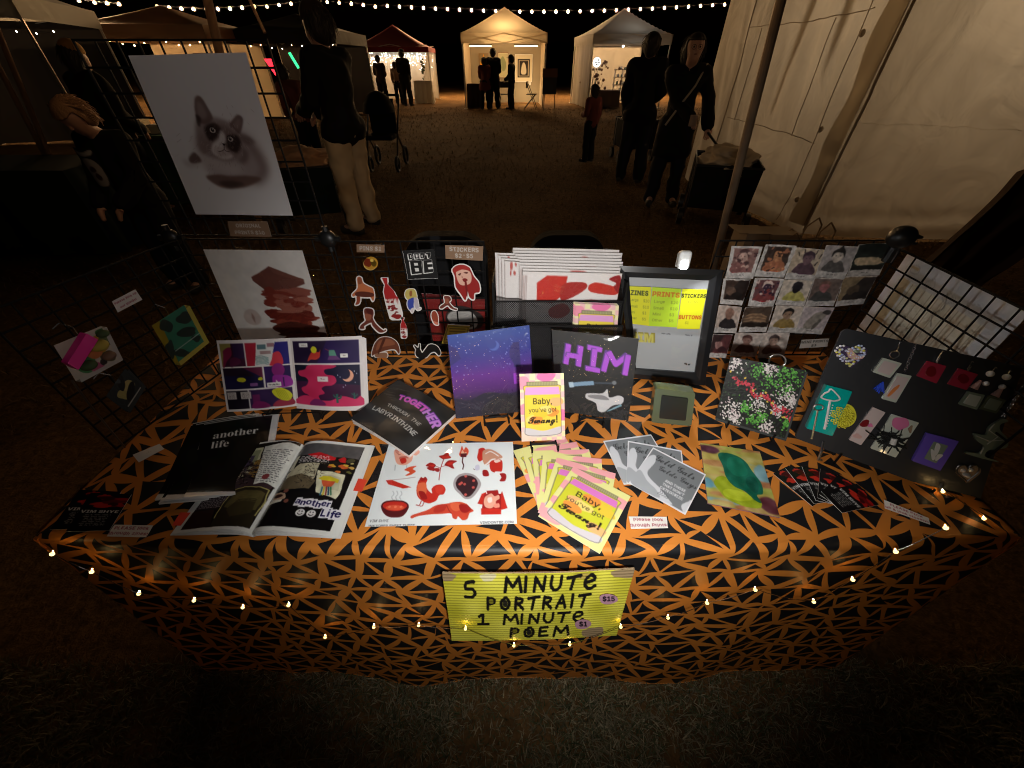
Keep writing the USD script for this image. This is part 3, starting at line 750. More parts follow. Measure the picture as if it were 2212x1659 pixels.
for a, b, h, s in zip(rng.uniform(-.5, .6, 46), rng.uniform(-.1, .1, 46), rng.uniform(.5, 1.45, 46), rng.uniform(.025, .06, 46)): T.part('bloom', ball(local(tg, (-0.9 + a, 0.2 + b, h)), s, 1, (1, .6, 1)), 'pot_clay')
folding_table('display_table', 'low covered table at the front of the grey tent', local(tg, (-0.6, -0.9, 0))[:2], 1.0, 0.5, 0.55, 'shirt_pale', 0.03, 6)

# tents at the far left
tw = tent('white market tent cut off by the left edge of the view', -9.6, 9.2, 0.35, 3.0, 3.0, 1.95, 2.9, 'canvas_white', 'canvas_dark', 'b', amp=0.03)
tt = tent('low tan market tent behind the cat print with lit panels inside', -9.15, 14.0, 0.05, 3.3, 3.0, 1.83, 2.55, 'canvas_orange', 'canvas_tan', 'b', amp=0.015, back='canvas_tan')
td = tent('dark market tent with red and green lights left of the red tent', -6.3, 15.5, 0.0, 3.0, 3.0, 1.80, 2.5, 'canvas_dark', 'canvas_dark', 'b', amp=0.02)
sphere_light('/World/tan_tent_lamp', local(tt, (-0.6, 0.4, 1.6)), 0.08, 1.0, (1.0, 0.75, 0.42))
sphere_light('/World/white_tent_lamp', local(tw, (0.4, 0.2, 1.8)), 0.06, 0.22, (1.0, 0.95, 0.85))
sphere_light('/World/white_tent_top_lamp', (-7.6, 8.6, 4.2), 0.06, 1.6, (0.9, 1.0, 0.9))
def string(name, label, pts, cat='string light', r=0.012, mat_='fairy_warm', wire='black_wire', sag=0.02, group=None, wr=0.002):
    pts = [np.array(p, float) for p in pts]; T = Thing(name, label, cat, pts[0], group)
    path = []
    for a, b in zip(pts[:-1], pts[1:]):
        for t in np.linspace(0, 1, 5, endpoint=False): path.append(a + (b - a) * t - np.array([0, 0, sag * 4 * t * (1 - t)]))
    path.append(pts[-1]); T.part('wire', tube(np.array(path) + [0, 0, r * 1.2], wr, 5), wire)
    base = ball((0, 0, 0), r, 1 if r < 0.02 else 2, (1, 1, 1.15))
    for p in pts:
        b_ = T.part('bulb', (base.vertices + p, base.faces), mat_, smooth=True)
        if mat_ == 'bulb_warm': T.part('filament', ball(p + np.array([0, -r * 1.02, -r * 0.3]), 0.014, 1), 'bulb_core', parent=b_.path)
        if mat_ == 'fairy_warm': T.part('led', ball(p + np.array([0, r * 1.1, r * 0.8]), 0.0011, 1), 'fairy_core', parent=b_.path)
    return T
string('string_light', 'warm fairy lights along the roof edge of the low tan tent', [local(tt, (x, -1.3, 1.78 + 0.05 * math.sin(x * 5))) for x in np.linspace(-1.6, 1.6, 13)], r=0.012, mat_='bulb_far')
string('string_light', 'warm fairy lights hanging inside the white tent at the left edge', [local(tw, (x, -0.6, 1.86 + 0.06 * math.sin(x * 4))) for x in np.linspace(-0.6, 1.45, 9)], r=0.011, mat_='bulb_far')
string('string_light', 'short warm lights under the dark tent', [local(td, (x, -1.2, 1.74 + 0.05 * math.sin(x * 6))) for x in np.linspace(-1.0, 1.3, 9)], r=0.012, mat_='bulb_far')
c = on(584, 141, upright(14.0)); solo('red_light', hull([c + np.array(o) for o in ((-.13, 0, .14), (.12, 0, .14), (.05, 0, -.22), (-.13, .05, .14), (.12, .05, .14), (.05, .05, -.22))]), 'glow_red', 'glowing red pennant shaped light under the dark tent', 'light')
c = on(636, 131, upright(14.0)); solo('green_light', bar(c + [-0.08, 0, 0.17], c + [0.06, 0, -0.16], 0.035, 8), 'glow_green', 'slanting glowing green light under the dark tent', 'light')
for (x, z, w, h, k, lab) in ((-0.2, 1.35, 0.45, 0.5, 'pale', 'pale poster on the lit wall of the tan tent left of the cat print'), (0.45, 1.2, 0.4, 0.5, 'figure', 'dark framed poster on the lit wall of the tan tent left of the cat print')):
    picture_on(tt, x, z, w, h, k, lab)
folding_table('display_table', 'table with green cloth beside the fair-haired person at the left edge', (-4.5, 3.95), 1.5, 0.7, 0.72, 'green_fabric', 0.03, 8)
mat('cloth_green', (0.03, 0.07, 0.02), 0.8)
folding_table('display_table', 'table with green covers in front of the low tan tent', (-4.1, 5.6), 1.3, 0.6, 0.75, 'cloth_green', 0.03, 9)
T = Thing('table_lamp', 'small warm lamp standing on the green covered table left of the cat print', 'lamp', (-4.0, 5.7, 0.77))
T.part('bulb', ball((-4.0, 5.7, 0.93), 0.025, 2), 'bulb_far', smooth=True); T.part('stem', bar((-4.0, 5.7, 0.79), (-4.0, 5.7, 0.91), 0.008, 8), 'dark_metal'); T.part('base', trimesh.creation.cylinder(0.05, 0.02, transform=trimesh.transformations.translation_matrix((-4.0, 5.7, 0.78))), 'dark_metal')
sphere_light('/World/table_lamp_light', (-4.0, 5.64, 0.97), 0.02, 0.35, (1.0, 0.72, 0.38))
for i, (dx, c_, w_, h_, lb) in enumerate(((-0.38, 'box_tan', 0.16, 0.12, 'tan box at the left on the green covered table'), (-0.14, 'canvas_white', 0.2, 0.07, 'pale flat parcel on the green covered table'), (0.32, 'canvas_orange', 0.14, 0.16, 'orange brown box at the right on the green covered table'))):
    if c_ == 'box_tan': mat('box_tan', (0.4, 0.3, 0.18), 0.7)
    T = Thing('goods_box', lb, 'box', (-4.1 + dx, 5.55, 0.766)); T.part('box_body', box((-4.1 + dx, 5.55, 0.767 + h_ / 2), (w_, 0.14, h_)), c_); T.part('lid', box((-4.1 + dx, 5.55, 0.769 + h_ + 0.008), (w_ + 0.012, 0.152, 0.016)), c_)

# the string of bulbs across the field
bx = [(500, 0), (600, 11), (680, 16), (755, 22)]
B1 = [on(x * 0.3414, y * 0.3414 + 1, upright(14.5)) for x, y in bx]
string('string_light', 'string of round warm bulbs at the top left of the view', B1, r=0.040, mat_='bulb_warm', sag=0.04, wr=0.005)
bx = [(340 + 26.2 * i, 14 + 3 * math.sin(i * 1.3) * 0 + 6 * math.sin(min(i, 8) / 8 * 3.14)) for i in range(0, 9)]
B2 = [on(x, y, upright(22.0)) for x, y in bx] + []
bx2 = [(577 + 26 * i, (14 - 10 * math.sin(math.pi * min(max((i - 0) / 9.0, 0), 1))) if i < 10 else 11 + 14 * math.sin(math.pi * (i - 9) / 28.0)) for i in range(0, 39)]
B3 = [on(x, y, upright(25.0)) for x, y in bx2 if x < 1580]
string('string_light', 'long string of round warm bulbs across the top of the field', B2 + B3, r=0.058, mat_='bulb_warm', sag=0.04, wr=0.006)

# ------------------------------------------------------------------ the big white tent at the right
M['big_canvas'] = usdkit.material(stage, '/World/Looks/big_canvas', {
    'tc': ('texture_coordinate', {}), 'n1': ('noise_texture', {'scale': 2.2, 'detail': 4.0, 'distortion': 0.8}), 'n2': ('noise_texture', {'scale': 40.0, 'detail': 3.0}),
    'r': ('rgb_ramp', {'ramp': [(0.3, (0.54, 0.475, 0.38)), (0.7, (0.64, 0.57, 0.46))]}),
    'b': ('bump', {'strength': 0.6, 'distance': 0.06}), 'b2': ('bump', {'strength': 0.1, 'distance': 0.005}),
    'p': ('principled_bsdf', {'roughness': 0.75, 'specular_ior_level': 0.2}), 't': ('translucent_bsdf', {}), 'm': ('mix_closure', {'fac': 0.5})},
    [('tc.object', 'n1.vector'), ('tc.object', 'n2.vector'), ('n1.fac', 'r.fac'), ('r.color', 'p.base_color'), ('r.color', 't.color'), ('n1.fac', 'b.height'), ('n2.fac', 'b2.height'), ('b.normal', 'b2.normal'),
     ('b2.normal', 'p.normal'), ('b2.normal', 't.normal'), ('p.BSDF', 'm.closure1'), ('t.BSDF', 'm.closure2')], surface='m.closure')
mat('seam', (0.38, 0.31, 0.23), 0.8)
mat('canvas_flap', (0.66, 0.57, 0.42), 0.75, translucent=0.3)
C0, D0, E0 = np.array([3.10, 4.21]), np.array([2.75, 6.8]), np.array([6.3, 3.9])
WH = 2.25
def wall(a, b, bulge, seed, n=90, nz=60, z1=WH):
    """A hanging tent wall: long soft folds and pulls."""
    a, b = np.array(a), np.array(b); d = (b - a) / np.linalg.norm(b - a); L = np.linalg.norm(b - a); nrm = np.array([d[1], -d[0]])
    if nrm @ a > 0: nrm = -nrm
    s, t = np.meshgrid(np.linspace(0, 1, n + 1), np.linspace(0, 1, nz + 1))
    q = np.stack([s * L, t * z1, 0 * s], -1)
    w = 0.05 * (meshkit.fbm(np.stack([s * L * 1.3 + t * 0.8, t * 0.9, 0 * s + seed], -1), 3, seed) - 0.5) * 2
    w += 0.040 * (meshkit.fbm(np.stack([s * L * 6 + 2.5 * t, t * 1.2, 0 * s + 3], -1), 3, seed + 4) - 0.5) * 2
    w += 0.05 * np.maximum(t - 0.82, 0) / 0.18 * np.sin(t * 70 + 3 * s) * 0.25 + bulge * np.sin(np.pi * np.clip(t, 0, 1)) * np.sin(np.pi * s)
    w += 0.05 * np.clip((t - 0.8) / 0.2, 0, 1) ** 2
    edge = np.minimum(1, np.minimum(s, 1 - s) * 12); w = w * edge
    xy = a + (b - a) * s[..., None] + nrm * w[..., None]
    z = z1 * (1 - t) + 0.015
    return np.concatenate([xy, z[..., None]], -1).reshape(-1, 3), grid_faces(n, nz), (a, b, nrm, L)
T = Thing('market_tent', 'big white canvas tent with zipped door panel filling the right side', 'tent', (C0[0], C0[1], 0))
w1 = wall(C0, D0, 0.02, 3); w2 = wall(C0, E0, 0.05, 8)
SW1 = T.part('side_wall', w1[:2], 'big_canvas', smooth=True); SW2 = T.part('side_wall', w2[:2], 'big_canvas', smooth=True)
def onwall(w, s, z, e=0.012):
    a, b, nrm, L = w[2]
    v = w[0]; n, nz = 90, 60
    i, j = np.clip(s / L * n, 0, n), np.clip((1 - (z - 0.015) / WH) * nz, 0, nz)
    i0, j0 = int(min(i, n - 1)), int(min(j, nz - 1)); fi, fj = i - i0, j - j0
    g = lambda jj, ii: v[jj * (n + 1) + ii]
    p = g(j0, i0) * (1 - fi) * (1 - fj) + g(j0, i0 + 1) * fi * (1 - fj) + g(j0 + 1, i0) * (1 - fi) * fj + g(j0 + 1, i0 + 1) * fi * fj
    return p + np.array([*(nrm * e), 0])
def wall_line(w, pts, r, name, material):
    path = []
    for (s0, z0), (s1, z1) in zip(pts[:-1], pts[1:]):
        for t in np.linspace(0, 1, 14, endpoint=False): path.append(onwall(w, s0 + (s1 - s0) * t + 0.016 * (meshkit.noise([s0 * 3 + t * 5, z0 * 7 + t * 3, 1.0], 2) - 0.5), z0 + (z1 - z0) * t + 0.016 * (meshkit.noise([s0 * 5 + t * 6, z0 * 3, 4.0], 3) - 0.5), 0.004))
    path.append(onwall(w, *pts[-1], 0.004)); T.part(name, tube(path, r, 6), material, parent=(SW1 if w is w1 else SW2).path)
# door panel seams on the left wall: (metres along from the corner, height)
wall_line(w1, [(0.35, 2.2), (0.35, 0.75), (0.36, 0.05)], 0.0042, 'seam', 'seam')
wall_line(w1, [(0.68, 1.75), (0.68, 0.82)], 0.0042, 'seam', 'seam'); wall_line(w1, [(1.75, 1.72), (1.75, 0.86)], 0.0042, 'seam', 'seam')
wall_line(w1, [(0.30, 1.78), (1.0, 1.74), (2.0, 1.74)], 0.0042, 'seam', 'seam'); wall_line(w1, [(0.33, 0.80), (1.2, 0.86), (1.95, 0.87)], 0.0042, 'seam', 'seam')
wall_line(w1, [(2.0, 2.2), (2.0, 0.02)], 0.007, 'seam', 'seam')
wall_line(w2, [(0.02, 2.2), (0.03, 1.2), (0.02, 0.05)], 0.012, 'seam', 'seam')
wall_line(w2, [(0.05, 1.0), (0.9, 0.985), (1.6, 0.96), (2.4, 0.985), (3.1, 0.98)], 0.0014, 'seam', 'canvas_flap')
fl = np.array([[onwall(w1, s, z, 0.025 + 0.02 * math.sin(z * 9) * (s > 0.1)) for s in (-0.0, 0.06, 0.12, 0.17)] for z in np.linspace(2.2, 0.1, 30)]).reshape(-1, 3)
fl[0::4] += [0.0, -0.02, 0]
T.part('door_flap', (fl, grid_faces(3, 29)), 'canvas_flap', smooth=True, parent=SW1.path)
wall_line(w1, [(0.0, 2.2), (0.02, 1.0), (0.0, 0.1)], 0.012, 'piping', 'canvas_flap')
for s, z in ((0.30, 1.62), (0.30, 0.92), (0.22, 0.30)):
    pp = onwall(w1, s, z, 0.02); T.part('toggle', ball(pp, 0.022, 1, (1, 1, 1.3)), 'seam', parent=SW1.path)
rp = [onwall(w1, 2.5, 2.2), np.array([*(C0 + [-0.02, 0]), WH]), np.array([*E0, WH])]
roof_pts = np.array([[C0[0] - .05, C0[1] - .05, WH], [E0[0], E0[1] - .05, WH], [6.3, 7.2, WH], [D0[0] - .05, D0[1], WH], [4.7, 5.6, 3.3]])
T.part('roof', (roof_pts, np.array([[0, 1, 4], [1, 2, 4], [2, 3, 4], [3, 0, 4]])), 'canvas_flap')
T.part('back_wall', curtain((6.25, 7.0), (2.8, 6.85), 0.0, WH, seed=2), 'canvas_flap', smooth=40)
sphere_light('/World/big_tent_lamp', (4.35, 5.1, 2.12), 0.10, 14.5, (1.0, 0.79, 0.56))
for (dx, dy, h, w_) in ((3.25, 5.25, 1.05, 0.13), (3.32, 4.85, 0.8, 0.09)):
    mm = hull([(dx + a * w_, dy + b * 0.06, z) for a, b, z in ((-1, 0, WH), (1, 0, WH), (0.6, 1, WH - 0.1), (-.3, 0, WH - h), (0.5, 0.3, WH - h * 0.9), (-1, 1, WH - 0.3))])
    solo('hanging_cloth', mm, 'dark_fabric', 'dark cloth hanging inside the big white tent, the ' + ('longer' if h > 1 else 'shorter') + ' of two', 'cloth')

# poles
T = Thing('tent_pole', 'dark slanting canopy pole standing before the big white tent', 'pole', (1.24, 2.2, 0))
T.part('shaft', bar((1.245, 2.2, 0.0), (1.01, 2.2, 2.5), 0.021, 12), 'wood_pole'); T.part('foot', box((1.245, 2.2, 0.012), (0.14, 0.14, 0.022)), 'dark_metal')
T = Thing('tent_pole', 'pale canopy pole with rope behind the top of the cat print', 'pole', (-1.6, 3.0, 0))
T.part('shaft', bar((-2.0, 3.0, 0), (-1.52, 3.0, 2.6), 0.024, 12), 'canvas_orange'); T.part('rope', tube([(-1.58, 3.0, 2.5), (-1.45, 2.9, 1.9), (-1.33, 2.8, 1.55)], 0.008, 6), 'canvas_orange')
for i, (px0, py0, px1, py1, y) in enumerate(((0, 78, 66, 238, 4.40), (0, 150, 50, 245, 4.46))):
    a, b = on(px0, py0, upright(y)), on(px1, py1, upright(y)); d = (b - a) / (b[2] - a[2])
    solo('tent_pole', bar(b + d * (0 - b[2]), b + d * (2.6 - b[2]), 0.022, 10), 'canvas_orange', ('upper' if i == 0 else 'lower') + ' of the two thin tan poles leaning at the left edge', 'pole')
# ------------------------------------------------------------------ people
def capsule_union(bones, J, R, grow_=0.0, edge=0.028):
    ms = []
    for a, b in bones:
        pts = []
        for k in (a, b):
            s = trimesh.creation.icosphere(2, R[k] + grow_); pts.append(s.vertices + J[k])
        ms.append(manifold3d.Manifold.hull_points(np.vstack(pts)))
    m = manifold3d.Manifold.batch_boolean(ms, manifold3d.OpType.Add)
    m = m.refine_to_length(edge)
    v, f = arr(m); t = trimesh.Trimesh(v, f, process=True)
    trimesh.smoothing.filter_taubin(t, 0.5, 0.52, 8)
    return t
def person(label, x, y, face, H=1.7, top='jacket_black', legs='trousers_dark', hair='hair_dark', hair_len=0.10, hands=((0.17, 0.06, 0.80), (-0.17, 0.06, 0.80)), bend=0.0, head_down=0.0, stance=0.10, step=0.0, hat=None,
           group=None, detail=False, shoe='shoe', slim=1.0, coat=0.0, hood=False, strands=False):
    """face: heading of the chest in degrees (0 = towards +y). Hands in body units: (right, forward, height / H * 1.75)."""
    s = H / 1.75; a = math.radians(face); fw = np.array([-math.sin(a), math.cos(a), 0]); rt = np.array([math.cos(a), math.sin(a), 0]); up = np.array([0, 0, 1.0])
    O = np.array([x, y, 0.0])
    L = lambda r, f, z: O + s * (rt * r + fw * f + up * z)
    cb, sb = math.cos(bend), math.sin(bend)
    def tor(r, f, z):                                       # above the hip, bent forward
        dz = z - 0.93; return L(r, f * cb + dz * sb, 0.93 + dz * cb - f * sb)
    J = {}; R = {}
    def j(k, p, r): J[k] = p; R[k] = r * s * (slim if r > 0.115 or k[:2] in ('sh', 'el', 'hi', 'kn', 'ct') else 1.0)
    hd = head_down + bend * 0.6
    j('pel', L(0, 0, 0.95), 0.125); j('waist', tor(0, 0.0, 1.10), 0.118); j('chest', tor(0, 0.0, 1.30), 0.125); j('neck', tor(0, 0.0, 1.46), 0.056)
    hc = tor(0, 0.03 + 0.10 * math.sin(hd), 1.62 - 0.04 * (1 - math.cos(hd))); hf = fw * math.cos(hd) - up * math.sin(hd); hu = up * math.cos(hd) + fw * math.sin(hd); j('headtop', hc + hu * 0.025 * s, 0.094); j('jaw', hc + s * (hf * 0.035 - hu * 0.055), 0.066)
    for q, sg in (('r', 1), ('l', -1)):
        j('sh' + q, tor(sg * 0.175, 0, 1.40), 0.064)
        hx, hf, hz = hands[0 if sg == 1 else 1]
        w = L(hx, hf, hz); S = J['sh' + q]; d = w - S; dist = min(np.linalg.norm(d), 0.53 * s); d = d / np.linalg.norm(d); w = S + d * dist
        half = dist / 2; h = math.sqrt(max((0.275 * s) ** 2 - half ** 2, 0)); pole = -fw * 0.7 + rt * sg * 0.5 - up * 0.4; pole = pole - (pole @ d) * d; pole /= np.linalg.norm(pole)
        j('el' + q, S + d * half + pole * h, 0.045); j('wr' + q, w, 0.032)
        j('hip' + q, L(sg * 0.09, 0, 0.92), 0.092); st = step * sg
        j('kn' + q, L(sg * (0.09 + stance * 0.3), 0.03 + st * 0.5, 0.50), 0.060); j('an' + q, L(sg * (0.09 + stance * 0.5), st, 0.09), 0.042); j('toe' + q, L(sg * (0.10 + stance * 0.6), st + 0.15, 0.035), 0.035)
        j('heel' + q, L(sg * (0.09 + stance * 0.5), st - 0.04, 0.04), 0.036)
    torso = [('pel', 'waist'), ('waist', 'chest'), ('chest', 'shr'), ('chest', 'shl'), ('shr', 'shl'), ('pel', 'hipr'), ('pel', 'hipl'), ('hipr', 'hipl')]
    arms = [('shr', 'elr'), ('elr', 'wrr'), ('shl', 'ell'), ('ell', 'wrl')]
    leg = [(p + q, r + q) for q in 'rl' for p, r in (('hip', 'kn'), ('kn', 'an'))]
    feet = [(p + q, r + q) for q in 'rl' for p, r in (('an', 'toe'), ('an', 'heel'), ('heel', 'toe'))]
    bones = torso + arms + leg + feet + [('chest', 'neck'), ('neck', 'jaw'), ('jaw', 'headtop')]
    # hands: palm, four fingers and a thumb, slightly curled
    for q, sg in (('r', 1), ('l', -1)):
        d = J['wr' + q] - J['el' + q]; d = d / np.linalg.norm(d); side = np.cross(d, up); side = side / np.linalg.norm(side) if np.linalg.norm(side) > 0.2 else rt
        curl = np.cross(side, d)
        if curl @ up > 0: curl = -curl
        p1 = J['wr' + q] + d * 0.045 * s; k0 = 'pa' + q; j(k0, p1, 0.026); j('pb' + q, J['wr' + q] + d * 0.085 * s, 0.024); bones += [('wr' + q, k0), (k0, 'pb' + q)]
        if detail:
            for i, (o, ln) in enumerate(((-0.030, 0.062), (-0.010, 0.074), (0.010, 0.070), (0.030, 0.055))):
                b = J['wr' + q] + (d * 0.085 + side * o) * s; m_ = b + (d * ln * 0.55 + curl * 0.016) * s; t_ = m_ + (d * ln * 0.30 + curl * ln * 0.42) * s
                for nm, pt, rr in (('a', b, 0.0098), ('b', m_, 0.0088), ('c', t_, 0.0078)): j(f'f{i}{nm}{q}', pt, rr)
                bones += [('pb' + q, f'f{i}a{q}'), (f'f{i}a{q}', f'f{i}b{q}'), (f'f{i}b{q}', f'f{i}c{q}')]
            b = J['wr' + q] + (d * 0.03 + side * -0.03) * s; m_ = b + (d * 0.03 - side * 0.022 + curl * 0.01) * s; t_ = m_ + (d * 0.03 + curl * 0.014) * s
            for nm, pt, rr in (('a', b, 0.012), ('b', m_, 0.0105), ('c', t_, 0.009)): j(f't{nm}{q}', pt, rr)
            bones += [(k0, 'ta' + q), ('ta' + q, 'tb' + q), ('tb' + q, 'tc' + q)]
        else:
            j('fi' + q, J['pb' + q] + (d * 0.05 + curl * 0.03) * s, 0.018); j('th' + q, J['wr' + q] + (d * 0.06 - side * 0.035) * s, 0.011); bones += [('pb' + q, 'fi' + q), (k0, 'th' + q)]
    # nose and ears
    hf = fw * math.cos(hd) - up * math.sin(hd); hu = up * math.cos(hd) + fw * math.sin(hd)
    j('nose', hc + s * (hf * 0.10 - hu * 0.008), 0.013); j('bridge', hc + s * (hf * 0.082 + hu * 0.02), 0.014); j('chin', hc + s * (hf * 0.068 - hu * 0.088), 0.028)
    bones += [('bridge', 'nose'), ('jaw', 'chin'), ('headtop', 'bridge')]
    for q, sg in (('r', 1), ('l', -1)):
        j('ea' + q, hc + s * (rt * sg * 0.088 + hu * 0.012), 0.014); j('eb' + q, hc + s * (rt * sg * 0.086 - hu * 0.016), 0.011); bones += [('ea' + q, 'eb' + q)]
        if detail: j('br' + q, hc + s * (hf * 0.080 + rt * sg * 0.034 + hu * 0.028), 0.014)
    if detail: bones += [('brr', 'brl')]; j('lip', hc + s * (hf * 0.088 - hu * 0.048), 0.013); bones += [('jaw', 'lip')]
    T = Thing('person', label, 'person', (x, y, 0), group)
    T.part('body', capsule_union(bones, J, R, 0, 0.012 if detail else 0.03), 'skin', smooth=True)
    e = 0.028 if detail else 0.04
    j2 = dict(R)
    for k in ('wrr', 'wrl'): R[k] += 0.012 * s
    tb = torso + arms
    if coat:
        for q, sg in (('r', 1), ('l', -1)): j('ct' + q, L(sg * 0.10, 0, 0.92 - coat), 0.105)
        tb = tb + [('hipr', 'ctr'), ('hipl', 'ctl'), ('ctr', 'ctl'), ('pel', 'ctr'), ('pel', 'ctl')]
    if hood: j('hdb', J['neck'] - fw * 0.05 * s, 0.085); tb = tb + [('chest', 'hdb')]
    def wrinkled(m, amp, f, seed):
        v = m.vertices; n = m.vertex_normals; w = meshkit.fbm(v * f, 3, seed) - 0.5; m.vertices = v + n * (w * amp)[:, None]; return m
    T.part('jacket' if 'jacket' in top else 'shirt', wrinkled(capsule_union(tb, J, R, 0.022 * s, e), 0.05 * s, 8, 3), top, smooth=True)
    for k in ('anr', 'anl'): R[k] += 0.022 * s
    for k in ('knr', 'knl'): R[k] += 0.008 * s
    T.part('trousers', wrinkled(capsule_union([('pel', 'hipr'), ('pel', 'hipl')] + leg, J, R, 0.018 * s, e), 0.055 * s, 9, 6), legs, smooth=True)
    for q in 'rl': T.part('shoe', capsule_union([(p + q, r + q) for p, r in (('heel', 'toe'), ('an', 'heel'))], J, {k: v * (0.7 if k.startswith('an') else 1.0) for k, v in R.items()}, 0.008, e), shoe, smooth=True)
    R.update(j2)
    if hat:
        mm = ball(hc + hu * 0.055 * s - hf * 0.005, 0.108 * s, 3); v = mm.vertices; k = ((v - hc) @ hu) > 0.028 * s
        pts = v[k]; ht = T.part('hat', trimesh.convex.convex_hull(pts), hat, smooth=50)
        if hat != 'hat_ochre': T.part('hat_brim', hull(np.vstack([hc + hu * 0.045 * s + hf * 0.09 * s + rt * o * s + hf * q * s + hu * h * s for o in (-0.06, 0.06) for q in (0, 0.07) for h in (0, 0.012)])), hat, parent=ht.path)
    # hair: a cap behind the face, longer at the back
    r = np.random.default_rng(int(abs(x * 100)))
    m_ = trimesh.creation.icosphere(4, 1.0); v = m_.vertices.copy()
    sc = np.array([0.110, 0.124, 0.116]) * s
    loc_ = v * sc
    back = -v[:, 1]
    loc_[:, 2] = np.where((v[:, 2] < 0) & (back > -0.15), loc_[:, 2] * (1 + hair_len / 0.1 * np.clip(back + 0.35, 0, 1)), loc_[:, 2])
    strand = 1 + 0.06 * (meshkit.fbm(np.stack([np.arctan2(v[:, 0], v[:, 1]) * 9, v[:, 2] * 1.2, 0 * v[:, 0]], -1), 3, 2) - 0.5) * 2
    loc_[:, :2] *= strand[:, None]
    fr = (v[:, 1] > 0.30) & (v[:, 2] < 0.42)
    loc_[fr] *= 0.62
    W = hc + 0.022 * s * hu + loc_[:, :1] * rt + loc_[:, 1:2] * hf + loc_[:, 2:] * hu - 0.012 * s * hf
    if hair:
        hm = [(W, m_.faces)]; rr = np.random.default_rng(int(abs(y * 77))); fv = m_.vertices
        ok = np.where((fv[:, 1] < 0.05) & (fv[:, 2] > -0.5) | (fv[:, 2] > 0.8) & (fv[:, 1] < 0.3))[0]
        for q in rr.choice(ok, 130 if detail or strands else 26, replace=False):
            p0 = W[q]; out = p0 - hc; out = out / np.linalg.norm(out); dn = -hu + 0.35 * rt * rr.uniform(-1, 1) - 0.25 * hf; dn = dn - 0.8 * (dn @ out) * out; dn = dn / np.linalg.norm(dn); ln = (0.05 + 0.5 * hair_len) * s * rr.uniform(0.5, 1.2)
            hm.append(tube([p0 - out * 0.006 * s, p0 + dn * ln * 0.5 + out * 0.010 * s, p0 + dn * ln + out * rr.uniform(-0.012, 0.014) * s - hu * 0.01], [0.006 * s, 0.005 * s, 0.0012], 5))
        T.part('hair', cat_(*hm), hair, smooth=True)
    if detail:
        for sg in (-1, 1):
            c = hc + s * (hf * 0.088 + rt * sg * 0.033 + hu * 0.012)
            th = np.linspace(0, 2 * np.pi, 17)[:-1]
            T.part('glasses', tube([c + s * (0.024 * (rt * math.cos(k) + hu * math.sin(k) * 0.85) + hf * 0.012) for k in th], 0.0022, 5, closed=True), 'black_plastic')
            ey = T.part('eye', ball(c, 0.0115 * s, 2), 'shirt_pale'); T.part('pupil', ball(c + hf * 0.006 * s, 0.008 * s, 2), 'hair_dark', parent=ey.path)
        c = hc + s * (hf * 0.094 - hu * 0.048); T.part('mouth', ball(c, 0.012 * s, 2, (1.6, 1.0, 0.5)), 'shirt_red')
    T.J, T.s, T.fw, T.rt, T.up, T.hc = J, s, fw, rt, up, hc
    return T

man = person('man in black jacket and beige trousers standing sideways behind the cat print', -1.62, 4.40, 68, 1.80, legs='trousers_beige', hair='hair_dark', hair_len=0.06, hands=((0.12, 0.34, 1.02), (-0.10, 0.32, 1.05)), detail=True, shoe='shoe', stance=0.14, step=0.02, slim=1.12, hat='jacket_brown', coat=0.02)
for (dx, dz, rot) in ((0.09, 0.66, 0),):
    b = man.J['hipr'] + np.array([0, 0, -0.30]); 
woman = person('woman in long black coat with glasses and a pale bag strap, by the white tent', 1.93, 5.40, 172, 1.66, hair='hair_dark', hair_len=0.14, hands=((-0.06, 0.27, 1.02), (-0.33, 0.12, 0.93)), detail=True, coat=0.28, slim=1.08)
hj = woman.J; sl = woman.s
ps = [hj['shl'] + woman.up * 0.085 + woman.fw * 0.03, hj['chest'] + woman.fw * 0.185 - woman.rt * 0.06, hj['waist'] + woman.fw * 0.175 + woman.rt * 0.06, hj['hipr'] + woman.fw * 0.14 + woman.rt * 0.07]
solo('bag_strap', tube(ps, 0.011, 6), 'panel_grey', 'pale strap worn slantwise across the black coat of the woman', 'strap')
solo('paper_cup', trimesh.creation.cylinder(0.04, 0.10, transform=trimesh.transformations.translation_matrix((hj['par'] + hj['pbr']) / 2 + woman.fw * 0.045)), 'shirt_pale', 'small pale cup held in the hand of the woman in the black coat', 'cup')
person('person in dark clothes beside the woman, almost lost in the dark', 1.80, 6.6, -25, 1.72, hair_len=0.06, hands=((0.12, 0.25, 1.05), (-0.2, 0.05, 0.8)), slim=1.2, coat=0.05)
person('child in a dark red top standing alone on the field', 1.40, 8.15, 35, 1.14, top='shirt_red', hair_len=0.14, hands=((0.17, 0.05, 0.80), (-0.10, 0.22, 1.1)), slim=1.05, stance=0.05)
person('person with long hair, left of the three in the glowing tent', -1.02, 18.3, 10, 1.55, top='shirt_red', hair_len=0.16, hands=((0.06, 0.28, 1.05), (-0.06, 0.28, 1.05)), slim=1.2, coat=0.15)
person('tall person in the middle of the three in the glowing tent', -0.70, 18.55, -8, 1.80, hands=((0.1, 0.28, 1.05), (-0.1, 0.28, 1.05)), hair_len=0.05, slim=1.25)
person('person in a cap, right of the three in the glowing tent', -0.02, 18.4, 70, 1.60, hat='jacket_black', hands=((0.1, 0.22, 1.0), (-0.1, 0.22, 1.0)), hair_len=0.05, slim=1.0)
person('leftmost person of the group before the red tent', -6.05, 20.2, 10, 1.48, top='shirt_pale', hands=((0.1, 0.25, 1.05), (-0.1, 0.25, 1.05)), slim=1.1)
